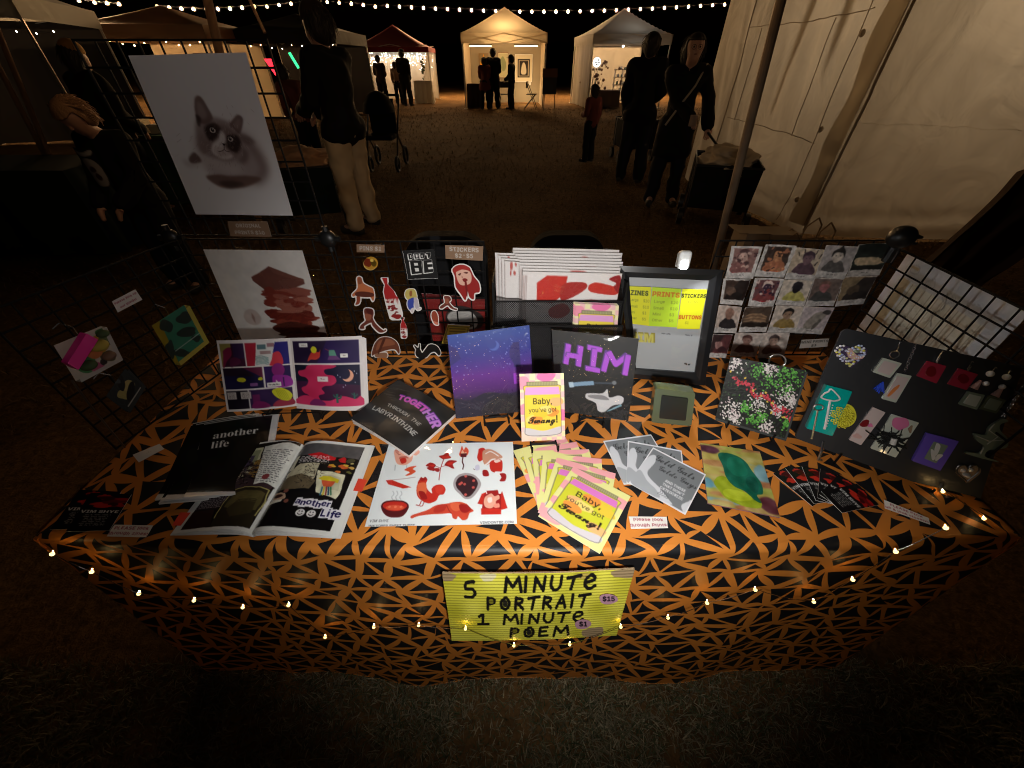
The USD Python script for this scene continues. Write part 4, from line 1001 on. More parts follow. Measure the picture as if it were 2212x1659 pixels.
person('broad person with short hair in the group before the red tent', -5.35, 20.0, -6, 1.62, top='jacket_brown', hair_len=0.05, hands=((0.1, 0.25, 1.05), (-0.1, 0.25, 1.05)), slim=1.2)
person('short person half hidden in the group before the red tent', -4.85, 20.6, 0, 1.42, top='shirt_pale', hair_len=0.10, slim=1.1)
person('tall person in dark clothes at the right of the group before the red tent', -4.35, 19.9, -14, 1.78, hair_len=0.04, hands=((0.15, 0.15, 0.9), (-0.1, 0.25, 1.05)), slim=1.3, hat='jacket_black')
person('dark reddish figure standing before the grey tent', 4.75, 17.2, 10, 1.72, top='shirt_red', hair_len=0.06, slim=1.2)
fair = person('fair-haired person in a black shirt looking down at the left edge', -2.66, 2.98, 172, 1.29, top='jacket_black', hair='hair_blond', hair_len=0.09, strands=True, head_down=0.7, bend=0.12, hands=((0.10, 0.32, 0.95), (-0.12, 0.30, 0.95)), slim=1.12)
person('person in dark jacket with ochre hat behind the fair-haired person', -4.35, 5.0, -20, 1.58, hat='hat_ochre', hair_len=0.12, hands=((0.15, 0.2, 0.95), (-0.15, 0.2, 0.95)), slim=1.35)
person('seated looking person in dull red near the dark tent', -3.3, 7.4, 60, 1.45, top='shirt_red', hair_len=0.08, bend=0.35, hands=((0.12, 0.3, 0.95), (-0.12, 0.3, 0.95)), slim=1.15)

# pale print on the shirt of the fair-haired person
cst = fair.J['chest'] + fair.fw * 0.155 * fair.s
def chest_patch(u, v): u, v = np.asarray(u)[:, None], np.asarray(v)[:, None]; return cst + fair.rt * (0.5 - u) * 0.13 - fair.up * (v - 0.3) * 0.22 + fair.fw * (0.035 + 0.03 * np.cos((u - 0.5) * 2.4))
im, d = canvas(120, 200, (10, 10, 11)); d.polygon(spline([(10, 14), (60, 24), (110, 14), (96, 40), (30, 42)]), fill=(170, 168, 168)); d.polygon(spline([(30, 60), (90, 60), (112, 110), (100, 190), (40, 190), (28, 120)]), fill=(165, 160, 160)); d.polygon(blob(66, 110, 18, 14, 3), fill=(70, 40, 44)); d.polygon(blob(74, 150, 14, 18, 4), fill=(70, 40, 44))
m_, c_ = sheet(chest_patch, im, 30, 40, 0.001, back=(0.01, 0.01, 0.01)); fair.part('shirt_print', m_, 'paper', c_)
# ------------------------------------------------------------------ wagons, stroller, bags
def wagon(label, x, y, rz, w, l, h, load, load_mat, fab='green_fabric', handle=None, z0=0.22):
    T = Thing('folding_wagon', label, 'wagon', (x, y, 0)); R = rotz(rz); R[:3, 3] = (x, y, 0)
    P = lambda v: trimesh.transform_points(np.asarray(v, float), R)
    def put(n, m, mt, sm=False):
        v, f = arr(m); T.part(n, (P(v), f), mt, smooth=sm)
    # fabric tub: open box with bulging sides
    s, t = np.meshgrid(np.linspace(0, 4, 41)[:-1], np.linspace(0, 1, 7)); c = [(-w / 2, -l / 2), (w / 2, -l / 2), (w / 2, l / 2), (-w / 2, l / 2), (-w / 2, -l / 2)]
    V = []
    for tt in np.linspace(0, 1, 7):
        for ss in np.linspace(0, 4, 40, endpoint=False):
            i = int(ss); a, b = np.array(c[i]), np.array(c[i + 1]); q = ss - i; p_ = a + (b - a) * q
            bul = 0.025 * math.sin(math.pi * q) * math.sin(math.pi * tt); V.append([*(p_ * (1 + bul / max(w, l) * 2) * (0.96 + 0.04 * tt)), z0 + h * tt])
    F = []
    for a in range(6):
        for i in range(40):
            k = (i + 1) % 40; F += [[a * 40 + i, a * 40 + k, a * 40 + 40 + k], [a * 40 + i, a * 40 + 40 + k, a * 40 + 40 + i]]
    put('tub', cat_((np.array(V), np.array(F)), box((0, 0, z0), (w * 0.96, l * 0.96, 0.02))), fab, 40)
    put('rim', tube([(a[0], a[1], z0 + h) for a in c[:4]], 0.012, 6, closed=True), 'black_plastic')
    for sx in (-1, 1):
        for sy in (-1, 1):
            th = trimesh.creation.cylinder(0.09, 0.05, sections=20); th.apply_transform(trimesh.transformations.rotation_matrix(np.pi / 2, [0, 1, 0])); th.apply_translation((sx * (w / 2 + 0.03), sy * (l / 2 - 0.12), 0.09)); wp = T.part('wheel', (P(arr(th)[0]), arr(th)[1]), 'black_plastic'); hb = trimesh.creation.cylinder(0.03, 0.058, sections=12); hb.apply_transform(trimesh.transformations.rotation_matrix(np.pi / 2, [0, 1, 0])); hb.apply_translation((sx * (w / 2 + 0.03), sy * (l / 2 - 0.12), 0.09)); T.part('hub', (P(hb.vertices), hb.faces), 'dark_metal', parent=wp.path)
            put('strut', bar((sx * (w / 2), sy * (l / 2 - 0.12), 0.09), (sx * w / 2, sy * (l / 2 - 0.12), z0 + h), 0.011, 6), 'dark_metal')
    if handle is not None: T.part('handle', tube([P([(0, -l / 2, z0 + 0.1)])[0], P([(0.1, -l / 2 - 0.2, z0 + 0.35)])[0], handle], 0.013, 6), 'black_plastic')
    if load:
        mm = trimesh.creation.icosphere(4, 1.0); v = mm.vertices; n = (meshkit.fbm(v * 2.6 + x, 4, 4) - 0.5) * 2.4
        v = v * (1 + 0.35 * n[:, None]) * (w * 0.44, l * 0.46, 0.13); v[:, 2] = np.maximum(v[:, 2], -0.1) + z0 + h
        solo('blanket', (P(v), mm.faces), load_mat, load, 'blanket', smooth=True)
    return T
mat('blanket_orange', (0.42, 0.24, 0.13), 0.9, bump=(30, 0.4)); mat('blanket_pale', (0.50, 0.40, 0.28), 0.9, bump=(30, 0.3))
wagon('dark green folding wagon between the cat print and the man in beige', -2.18, 4.55, 0.25, 0.62, 0.75, 0.42, 'rumpled orange-brown blanket on the dark wagon behind the cat print', 'blanket_orange')
wagon('dark folding wagon standing before the white tent beside the woman', 2.33, 4.75, -0.35, 0.62, 0.85, 0.40, 'pale crumpled blanket on top of the wagon beside the white tent', 'blanket_pale', 'dark_fabric', handle=woman.J['fil'] if 'fil' in woman.J else woman.J['pbl'])
wagon('dark cart with a pale bundle right of the child', 2.25, 8.4, 0.1, 0.55, 0.7, 0.42, 'pale bundle on the cart right of the child', 'blanket_pale', 'dark_fabric')
T = Thing('stroller', 'dark stroller behind the man in beige trousers', 'stroller', (-2.15, 7.6, 0))
for sx, sy, r_ in ((-0.25, 0.3, 0.13), (0.25, 0.3, 0.13), (-0.2, -0.35, 0.1), (0.25, -0.35, 0.1)):
    th = trimesh.creation.torus(r_, 0.022); th.apply_transform(trimesh.transformations.rotation_matrix(np.pi / 2, [0, 1, 0])); th.apply_translation((-2.15 + sx, 7.6 + sy, r_ + 0.022)); T.part('wheel', th, 'black_plastic', smooth=True)
for sx in (-0.25, 0.25):
    T.part('frame', tube([(-2.15 + sx, 7.25, 0.12), (-2.15 + sx, 7.55, 0.5), (-2.15 + sx, 8.05, 1.0)], 0.014, 6), 'dark_metal'); T.part('frame', tube([(-2.15 + sx, 7.9, 0.15), (-2.15 + sx, 7.5, 0.55)], 0.014, 6), 'dark_metal')
T.part('handle', bar((-2.4, 8.05, 1.0), (-1.9, 8.05, 1.0), 0.016, 6), 'black_plastic')
T.part('seat', cat_(box((-2.15, 7.5, 0.48), (0.42, 0.4, 0.06)), box((-2.15, 7.75, 0.72), (0.42, 0.06, 0.5))), 'dark_fabric')
v = trimesh.creation.icosphere(3, 1.0); k = v.vertices[:, 2] > -0.05; hd_ = trimesh.convex.convex_hull(v.vertices[k] * (0.24, 0.33, 0.28) + (-2.15, 7.6, 0.8)); T.part('canopy', hd_, 'dark_fabric', smooth=50)
mat('bag_paper', (0.36, 0.27, 0.17), 0.75, translucent=0.15)
def paper_bag(label, x, y, rz, w, d, h):
    T = Thing('paper_bag', label, 'bag', (x, y, 0)); R = rotz(rz); R[:3, 3] = (x, y, 0)
    P = lambda m: (trimesh.transform_points(arr(m)[0], R), arr(m)[1])
    pts = [(-w / 2, -d / 2), (w / 2, -d / 2), (w / 2, 0), (w / 2 * .94, 0), (w / 2, d / 2), (-w / 2, d / 2), (-w / 2 * .94, 0)]
    ring = [(-w / 2, -d / 2), (w / 2, -d / 2), (w / 2 * 0.93, 0), (w / 2, d / 2), (-w / 2, d / 2), (-w / 2 * 0.93, 0)]; n = len(ring)
    V = np.vstack([[(a, b, 0.0) for a, b in ring], [(a * 1.0, b * 0.9, h) for a, b in ring]]); F = []
    for i in range(n): q = (i + 1) % n; F += [[i, q, n + q], [i, n + q, n + i]]
    T.part('bag_body', P((V, np.array(F))), 'bag_paper')
    for sy in (-1, 1): T.part('handle', P(tube([(-w * .25, sy * d * .45, h * .92), (-w * .22, sy * d * .4, h + .10), (0, sy * d * .35, h + .16), (w * .22, sy * d * .4, h + .10), (w * .25, sy * d * .45, h * .92)], 0.006, 6)), 'bag_paper')
paper_bag('brown paper bag with tall loop handles before the white tent wall', 2.35, 3.0, 0.2, 0.30, 0.16, 0.36)
paper_bag('smaller paper bag leaning beside the tall-handled bag', 2.12, 2.95, -0.2, 0.24, 0.14, 0.30)
mat('box_pale', (0.42, 0.33, 0.24), 0.8)
for i, (px, py, w, h, l) in enumerate(((1640, 505, 0.17, 0.16, 'pale cardboard box behind the photo panel, left one'), (1700, 508, 0.24, 0.17, 'pale cardboard box behind the photo panel, right one'))):
    q = on(px, py, upright(2.9)); T = Thing('cardboard_box', l, 'box', (q[0], 2.9, 0))
    T.part('side', box((q[0], 3.0, (q[2]) / 2), (w, 0.2, q[2])), 'box_pale'); T.part('flap', box((q[0] - w / 2 - 0.03, 3.0, q[2] + 0.004), (0.07, 0.2, 0.004)), 'box_pale')
# the camp chair under a dark cloth at the right, the chairs behind the table
a0, a1, a2, a3 = on(1990, 590, upright(1.75)), on(2230, 360, upright(1.9)), on(2330, 470, upright(1.8)), on(2080, 640, upright(1.7))
n_ = 24; s, t = np.meshgrid(np.linspace(0, 1, n_ + 1), np.linspace(0, 1, n_ + 1)); S_ = quad(a0, a1, a2, a3)
Pm = S_(s.ravel(), t.ravel()); wv = 0.045 * (meshkit.fbm(np.stack([s.ravel() * 2, t.ravel() * 7, 0 * s.ravel()], -1), 3, 6) - 0.5); Pm = Pm + np.array([-0.4, -0.9, 0.3]) * wv[:, None] * 2
bk = Pm + np.array([0.03, 0.06, -0.03]); F1 = grid_faces(n_, n_)
lp_ = list(range(n_)) + [n_ + i * (n_ + 1) for i in range(n_)] + [n_ * (n_ + 1) + n_ - i for i in range(n_)] + [(n_ - i) * (n_ + 1) for i in range(n_)]
k = len(Pm); rim = []
for i in range(len(lp_)): q = (i + 1) % len(lp_); rim += [[lp_[i], k + lp_[i], k + lp_[q]], [lp_[i], k + lp_[q], lp_[q]]]
T = Thing('camp_chair', 'dark canvas camp chair standing slantwise at the right edge', 'chair', (2.3, 1.9, 0))
mat('chair_canvas', (0.030, 0.018, 0.013), 0.9, spec=0.1, bump=(60, 0.3))
T.part('canvas_back', (np.vstack([Pm, bk]), np.vstack([F1, F1[:, ::-1] + k, np.array(rim)])), 'chair_canvas', smooth=40)
for p_ in (a0, a3, (a1 + a2) / 2): T.part('leg', bar((p_[0], p_[1] + 0.05, 0), p_ + [0, 0.05, 0], 0.012, 6), 'black_plastic')
def padded_chair(label, cx, y, w, ztop, zbot=0.45):
    T = Thing('padded_chair', label, 'chair', (cx, y, 0))
    cs = manifold3d.CrossSection.square((w - 0.16, ztop - zbot - 0.16), True).offset(0.08, manifold3d.JoinType.Round, circular_segments=32)
    m = cs.extrude(0.05); v, f = arr(m); v = v @ np.array([[1, 0, 0], [0, 0, 1], [0, 1, 0]]) ; v = v + [cx, y, (ztop + zbot) / 2]
    T.part('backrest', (v, f[:, ::-1]), 'dark_fabric', smooth=30)
    T.part('seat', box((cx, y + 0.24, 0.45), (w, 0.42, 0.05)), 'black_plastic')
    for sx in (-1, 1): T.part('leg', bar((cx + sx * w * .42, y + 0.42, 0), (cx + sx * w * .42, y + 0.42, 0.44), 0.014, 6), 'black_plastic'); T.part('leg', bar((cx + sx * w * .42, y, 0), (cx + sx * w * .42, y + 0.02, 0.5), 0.014, 6), 'black_plastic')
    return T
padded_chair('black chair with rounded back behind the sticker grid', -0.205, 1.16, 0.255, 1.035)
padded_chair('black chair with rounded back behind the print bin', 0.19, 1.30, 0.26, 0.99)
# ------------------------------------------------------------------ wire grid panels round the table
def wire_grid(label, o, ex, w, z0, z1, n, m, r=0.0019, knob=()):
    o = np.array(o, float); ex = np.array(ex, float); ex /= np.linalg.norm(ex); up = np.array([0, 0, 1.0]); nn = np.cross(ex, up) * 0.0038
    T = Thing('wire_grid', label, 'wire grid', (o[0], o[1], z0))
    P = lambda a, z: np.array([o[0], o[1], 0]) + ex * a + up * z
    T.part('frame', tube([P(0, z0), P(w, z0), P(w, z1), P(0, z1)], r * 1.5, 6, closed=True), 'black_wire')
    for i in range(1, n): T.part('wire', bar(P(w * i / n, z0), P(w * i / n, z1), r, 6), 'black_wire')
    for i in range(1, m): T.part('wire', bar(P(0, z0 + (z1 - z0) * i / m) + nn, P(w, z0 + (z1 - z0) * i / m) + nn, r, 6), 'black_wire')
    return T
GY = 0.957
wire_grid('black wire grid holding the cat print, upper of the two at the left', (-0.815, GY, 0), (1, 0, 0), 0.36, 1.108, 1.464, 9, 9)
wire_grid('black wire grid holding the red-brown print, lower of the two at the left', (-0.815, GY, 0), (1, 0, 0), 0.36, 0.748, 1.098, 9, 9)
wire_grid('black wire grid with the stickers', (-0.445, GY, 0), (1, 0, 0), 0.375, 0.748, 1.092, 9, 9)
wire_grid('black wire grid along the left end of the table with hung paintings', (-0.915, 0.585, 0), (0.10, 0.365, 0), 0.37, 0.748, 1.10, 9, 9)
wire_grid('black wire grid full of small photo prints', (0.515, GY, 0), (1, 0, 0), 0.425, 0.748, 1.094, 10, 9)
SA, SB = np.array([0.972, 0.942]), np.array([0.972, 0.50])
wire_grid('black wire grid before the pale print at the right end of the table', (SA[0] - 0.012, SA[1], 0), (*(SB - SA), 0), float(np.linalg.norm(SB - SA)), 0.748, 1.078, 9, 8, r=0.0021)
for (x, y, z, lab) in ((-0.835, GY, 1.103, 'left end'), (-0.452, GY, 1.100, 'middle')):
    T = Thing('grid_connector', f'round black plastic grid connector at the {lab} of the two left grids', 'connector', (x, y, z))
    T.part('hub', ball((x, y - 0.004, z), 0.021, 2, (1, 0.7, 1)), 'black_plastic', smooth=True)
    T.part('prong', cat_(*[bar((x, y - 0.004, z), (x + a, y - 0.004, z + b), 0.007, 8) for a, b in ((0.03, 0), (-0.03, 0), (0, 0.03), (0, -0.03))]), 'black_plastic')
q = on(1948, 512, upright(0.93))
T = Thing('grid_connector', 'black plastic grid connector with a beak like prong above the photo prints', 'connector', q)
T.part('hub', ball(q, 0.031, 3, (1, 0.8, 0.85)), 'black_plastic', smooth=True)
T.part('prong', cat_(bar(q + [0.02, 0, 0.004], q + [0.046, -0.004, 0.0], 0.008, 8, 0.003), bar(q + [0.02, 0, -0.012], q + [0.04, -0.004, -0.014], 0.006, 8, 0.003)), 'black_plastic')
T.part('stem', bar(q, q - [0, 0, 0.06], 0.011, 8), 'black_plastic')

def sheet_thing(name, label, cat, px, plane, art, sleeve=None, th=0.0006, bow=0.0, seed=0, material='paper', f=1.35, curl=0.0, group=None, back=(0.72, 0.72, 0.7), smooth=True):
    c = on(*np.mean(px, 0), plane)
    T = Thing(name, label, cat, c, group)
    m, col, S = printed(px, plane, art, th, back, bow, seed, f, curl, ret=True)
    T.part('print', m, material, col, smooth=False)
    if sleeve:
        mu, mv, mt = sleeve
        T.part('sleeve', surf(over(grow(S, mu, mv), 0.003), 18, 22), mt, smooth=True)
    T.S = S
    return T
# ------------------------------------------------------------------ the two large prints
def persp(src, W, H):
    """Zoomed-view points -> canvas points, by the homography that takes the quad SRC to the canvas corners."""
    A = []; B = []
    for (x, y), (X, Y) in zip(src, ((0, 0), (W, 0), (W, H), (0, H))):
        A += [[x, y, 1, 0, 0, 0, -X * x, -X * y], [0, 0, 0, x, y, 1, -Y * x, -Y * y]]; B += [X, Y]
    h = np.append(np.linalg.solve(np.array(A, float), np.array(B, float)), 1).reshape(3, 3)
    def f(pts):
        q = np.column_stack([np.array(pts, float), np.ones(len(pts))]) @ h.T
        return [tuple(p) for p in q[:, :2] / q[:, 2:]]
    return f
def cat_art():
    W, H = 640, 830; im, d = canvas(W, H, (232, 230, 232)); f = persp([(810, 345), (1555, 330), (1860, 1370), (1235, 1360)], W, H)
    def wash(poly, val, blur, col):
        L = Image.new('L', im.size, 0); ImageDraw.Draw(L).polygon(spline(f(poly)), fill=val); L = L.filter(ImageFilter.GaussianBlur(blur)); im.paste(Image.new('RGB', im.size, col), (0, 0), L)
    br, dk, md = (104, 80, 76), (52, 36, 34), (128, 104, 100)
    wash([(1250, 860), (1500, 830), (1600, 880), (1680, 1000), (1700, 1090), (1640, 1160), (1480, 1150), (1330, 1090), (1260, 980)], 140, 24, md); wash([(1520, 850), (1620, 930), (1690, 1060), (1660, 1140), (1600, 1150), (1640, 1060), (1590, 960)], 120, 16, br)
    wash([(1270, 960), (1420, 1010), (1520, 1040), (1500, 1110), (1360, 1080), (1280, 1020)], 150, 22, (222, 214, 214))
    wash([(1238, 745), (1335, 730), (1450, 768), (1508, 830), (1526, 920), (1500, 985), (1430, 1010), (1340, 985), (1262, 950), (1236, 870)], 170, 9, md)
    wash([(1224, 620), (1240, 598), (1266, 608), (1300, 660), (1338, 740), (1290, 775), (1244, 752), (1226, 690)], 225, 4, (118, 94, 90))
    wash([(1240, 640), (1268, 650), (1300, 720), (1280, 745), (1250, 715)], 170, 6, (168, 150, 146)); wash([(1232, 715), (1262, 740), (1256, 790), (1240, 770)], 180, 4, dk)
    wash([(1448, 778), (1490, 722), (1522, 728), (1532, 760), (1512, 836), (1478, 812)], 225, 4, (112, 88, 84)); wash([(1472, 780), (1500, 742), (1516, 765), (1500, 806)], 150, 5, (160, 140, 136))
    wash([(1288, 792), (1345, 768), (1392, 806), (1376, 850), (1330, 885), (1300, 850)], 240, 6, dk); wash([(1428, 850), (1490, 846), (1518, 900), (1496, 956), (1448, 940), (1418, 892)], 240, 6, dk)
    wash([(1330, 775), (1420, 790), (1470, 840), (1420, 850), (1390, 800)], 120, 8, br)
    wash([(1386, 818), (1412, 838), (1424, 888), (1404, 915), (1440, 950), (1470, 985), (1410, 1000), (1340, 960), (1336, 905), (1372, 870)], 235, 6, (228, 222, 221))
    wash([(1360, 930), (1420, 930), (1460, 960), (1420, 985), (1370, 972)], 120, 7, (150, 128, 124))
    wash([(1508, 836), (1562, 850), (1612, 892), (1560, 905), (1520, 870)], 150, 8, br); wash([(1520, 920), (1566, 960), (1552, 1022), (1500, 1012), (1526, 968)], 165, 10, br)
    wash([(1188, 992), (1222, 955), (1268, 1012), (1206, 1024)], 225, 5, br); wash([(1150, 1000), (1200, 1010), (1260, 1040), (1180, 1050)], 60, 10, md)
    wash([(1298, 1112), (1370, 1098), (1450, 1108), (1560, 1106), (1650, 1126), (1560, 1176), (1450, 1190), (1370, 1170)], 225, 6, (112, 84, 76)); wash([(1380, 1150), (1460, 1140), (1540, 1160), (1450, 1184)], 150, 7, dk)
    d = ImageDraw.Draw(im)
    for c, r in ((1337, 812), 17), ((1450, 868), 16):
        cx, cy = f([c])[0]; d.ellipse((cx - r, cy - r * .85, cx + r, cy + r * .85), fill=(206, 196, 190)); d.ellipse((cx - r * .55, cy - r * .62, cx + r * .45, cy + r * .62), fill=(22, 16, 16)); d.ellipse((cx - 1, cy - 7, cx + 5, cy - 2), fill=(240, 240, 240)); d.arc((cx - r - 2, cy - r, cx + r + 2, cy + r), 170, 350, fill=(24, 16, 16), width=5)
    d.polygon(f([(1398, 898), (1420, 900), (1412, 918)]), fill=(40, 28, 28)); d.line(spline(f([(1411, 918), (1408, 940), (1385, 950), (1370, 946)]), closed=False), fill=(84, 64, 62), width=4); d.line(spline(f([(1410, 935), (1425, 948), (1445, 950)]), closed=False), fill=(84, 64, 62), width=4)
    r = np.random.default_rng(3)
    for k in range(260):
        x, y = r.normal(1400, 90), r.normal(900, 85); q = f([(x, y), (x + r.uniform(-8, 8) + (x - 1390) * .08, y + r.uniform(8, 26))]); d.line(q, fill=[(120, 98, 94), (206, 196, 194), (150, 130, 126)][k % 3], width=1)
    for k in range(6): d.line(f([(1385 + 4 * k, 935), (1320 - 8 * k, 925 + 12 * k)]), fill=(206, 198, 196), width=1)
    return im
PX = [(277, 120), (531, 113), (633, 466), (423, 463)]
sheet_thing('art_print', 'grey watercolour print of a cat looking up, in a clear sleeve', 'print', PX, upright(0.950), cat_art(), sleeve=(0.03, 0.03, 'clear_flat'), material='paper', f=2.0)
def pagoda_art():
    im, d = canvas(640, 720, (230, 226, 222))
    d.polygon(blob(150, 470, 60, 62, 3, rough=.1), fill=(205, 190, 184)); d.polygon([(140, 470), (150, 430), (160, 470), (152, 520)], fill=(160, 130, 122))
    im = im.filter(ImageFilter.GaussianBlur(3)); d = ImageDraw.Draw(im)
    d.polygon([(245, 175), (385, 105), (590, 190), (588, 220), (455, 270), (300, 262), (248, 205)], fill=(112, 66, 58))
    d.polygon([(385, 105), (590, 190), (588, 210), (400, 150)], fill=(122, 76, 66))
    r = np.random.default_rng(5)
    cols = [(150, 84, 72), (128, 52, 42), (160, 96, 82), (110, 36, 28), (140, 60, 46), (96, 28, 22)]
    for k in range(90):
        t = r.uniform(0, 1); cy = 270 + t * 330; w = 150 + 60 * math.sin(t * 3 + .5)
        d.polygon(blob(430 + r.uniform(-w * .6, w * .6), cy, r.uniform(30, 90), r.uniform(10, 34), k, rough=.3), fill=cols[min(5, int(t * 5 + r.uniform(0, 1.2)))])
    d.polygon(blob(430, 560, 150, 60, 7, rough=.25), fill=(74, 30, 24)); d.polygon(blob(440, 610, 200, 22, 9, rough=.3), fill=(58, 26, 22)); d.polygon(blob(450, 650, 150, 40, 12, rough=.3), fill=(88, 36, 28))
    return painterly(im, 4, 2, 9, 0.2).filter(ImageFilter.GaussianBlur(1))
PX = [(439, 539), (653, 541), (714, 750), (529, 750)]
sheet_thing('art_print', 'red-brown print of a stacked pagoda-like figure, behind the open comic', 'print', PX, upright(0.948), pagoda_art(), sleeve=(0.12, 0.04, 'clear_flat'))
def label_art(lines, bg, ink, size=42, w=400, h=150, weight=500, wob=0):
    im, d = canvas(w, h, bg)
    for i, s in enumerate(lines):
        y = h * (i + 0.5 + 0.15) / (len(lines) + 0.3); x = w / 2
        if wob:
            f = font(size, 'inter', weight); tw = sum(f.getlength(c) for c in s) * 1.05; x0 = (w - tw) / 2
            for c in s: text(im, (x0 + f.getlength(c) / 2, y + rng.uniform(-wob, wob)), c, size, ink, weight=weight, rot=rng.uniform(-8, 8)) if c != ' ' else None; x0 += f.getlength(c) * 1.05
        else: text(im, (x, y), s, size, ink, weight=weight)
    return im
def note(name, label, px, plane, lines, bg=(232, 228, 222), ink=(150, 40, 60), size=48, cat='note', bow=0.0015, wob=3, weight=600, w=400, h=150, f=1.8, material='paper'):
    return sheet_thing(name, label, cat, px, plane, label_art(lines, bg, ink, size, w, h, weight, wob), bow=bow, material=material, f=f)
KR = (138, 108, 84)
note('price_label', 'small kraft label lettered ORIGINAL PRINTS under the cat print', [(492, 478), (577, 478), (587, 512), (498, 510)], upright(0.951), ['ORIGINAL', 'PRINTS $10'], KR, (205, 200, 195), 46, 'label')
Z5 = Zc(820, 560, 4.879)
zq = lambda Z, pts: [Z(*p) for p in pts]
note('price_label', 'kraft label reading PINS $1 on the sticker grid', zq(Z5, [(250, 175), (580, 185), (578, 275), (250, 270)]), upright(0.951), ['PINS $1'], KR, (205, 200, 195), 74, 'label', h=110)
note('price_label', 'kraft label reading STICKERS $2-$5 on the sticker grid', zq(Z5, [(1300, 185), (1755, 200), (1750, 372), (1308, 350)]), upright(0.951), ['STICKERS', '$2-$5'], KR, (205, 200, 195), 58, 'label')

# ------------------------------------------------------------------ stickers on the grid
GP = upright(0.952)
def sticker(label, outline, paint, Z=Z5, plane=GP, soft=0.001, group=None, f=2.6, border=(0.70, 0.68, 0.66), name='sticker', inset=True, mat_='paper'):
    px = [Z(*p) for p in outline]
    base = plate(px, plane, 0.0006, 0.001, soft)
    def draw(d, T): paint(d, lambda pts: T([Z(*p) for p in pts]))
    m, c = print_px(px, plane, 0.0021, draw, f)
    me, co = merge_col((base, border), (m, c))
    return solo(name, me, mat_, label, 'sticker', cols=co, group=group)
WH_ = (232, 228, 224)
def white(d): d.rectangle((0, 0, 4000, 4000), fill=WH_)
def grow_poly(pts, k):
    p = Polygon(pts).buffer(0).buffer(k); p = p if p.geom_type == 'Polygon' else max(p.geoms, key=lambda g: g.area)
    return list(p.exterior.coords)
def figure_sticker(label, figs, grow=14):
    """figs: list of (polygon, colour) in zoomed coordinates; the outline is their union, grown."""
    from shapely.ops import unary_union
    u = unary_union([Polygon(p).buffer(0) for p, c in figs]).buffer(grow); u = u if u.geom_type == 'Polygon' else max(u.geoms, key=lambda g: g.area)
    def paint(d, T):
        white(d)
        for p, c in figs: d.polygon(T(p), fill=c)
    sticker(label, list(u.exterior.coords), paint)
sp = lambda pts: spline(pts, 6)
# DON'T BE
def paint(d, T):
    d.rectangle((0, 0, 4000, 4000), fill=(14, 14, 15))
    a = T([(800, 255), (1170, 240), (1215, 580), (865, 590)])
    d.line(a + [a[0]], fill=(70, 70, 72), width=4)
    def blk(polys, ox, oy):
        for p in polys: d.polygon(T([(x - ox, y + oy) for x, y in p]), fill=(235, 233, 230))
    letters = [[(860, 290), (905, 288), (915, 355), (872, 360)], [(930, 285), (985, 284), (992, 345), (940, 352)], [(1000, 282), (1050, 281), (1056, 342), (1008, 346)], [(1072, 280), (1125, 277), (1128, 300), (1118, 340), (1095, 342), (1090, 302), (1072, 300)],
               [(880, 375), (1020, 368), (1032, 520), (905, 535)], [(1040, 366), (1140, 362), (1162, 505), (1052, 520)]]
    blk(letters, 9, 10)
    for p in letters: d.polygon(T(p), fill=(14, 14, 15)); q = T(p); d.line(q + [q[0]], fill=(235, 233, 230), width=5)
    for p in ([(884, 308), (896, 307), (900, 340), (890, 342)], [(950, 300), (972, 300), (976, 335), (955, 336)], [(930, 400), (975, 398), (980, 430), (936, 432)], [(940, 460), (985, 458), (992, 498), (948, 502)]): d.polygon(T(p), fill=(225, 223, 220))
    for p in ([(1085, 398), (1145, 392), (1150, 412), (1088, 416)], [(1096, 450), (1152, 445), (1158, 470), (1100, 474)], [(1018, 320), (1028, 300), (1034, 338)]): d.polygon(T(p), fill=(235, 233, 230))
sticker("black square sticker lettered DON'T BE in white block capitals", [(795, 252), (1170, 236), (1218, 585), (860, 592)], paint)
# pin
def paint(d, T):
    d.rectangle((0, 0, 4000, 4000), fill=(190, 140, 50)); d.polygon(T(blob(385, 395, 45, 50, 2)), fill=(120, 45, 25)); d.polygon(T(blob(450, 410, 30, 40, 4)), fill=(90, 70, 20)); d.polygon(T(blob(430, 370, 20, 18, 5)), fill=(225, 190, 90))
px = [Z5(418 + 84 * math.cos(a), 402 + 76 * math.sin(a)) for a in np.linspace(0, 6.28, 29)[:-1]]
me, co = merge_col((plate(px, GP, 0.004, 0.001), (0.55, 0.36, 0.12)), print_px(px, GP, 0.0055, lambda d, T: paint(d, lambda p: T([Z5(*q) for q in p])), 2.6))
solo('button_pin', me, 'glossy_paper', 'round golden button pin below the PINS label', 'pin', cols=co)
SK, BRN = (196, 112, 70), (96, 44, 32)
figure_sticker('sticker of a broad bare-backed crouching figure, leftmost on the grid', [(sp([(255, 580), (300, 575), (325, 640), (390, 680), (440, 710), (455, 800), (440, 850), (400, 800), (300, 800), (250, 780), (210, 800), (200, 770), (260, 700)]), SK), (sp([(240, 750), (330, 740), (440, 760), (440, 800), (330, 805), (240, 790)]), BRN), (sp([(250, 800), (290, 810), (280, 880), (235, 895), (250, 850)]), (150, 70, 45)), (sp([(265, 580), (300, 580), (310, 640), (270, 650)]), (150, 78, 48))])
BOT = [(535, 570), (625, 572), (632, 620), (620, 650), (700, 740), (760, 850), (800, 1000), (800, 1065), (760, 1080), (670, 1080), (640, 1060), (590, 880), (560, 740), (575, 660), (535, 590)]
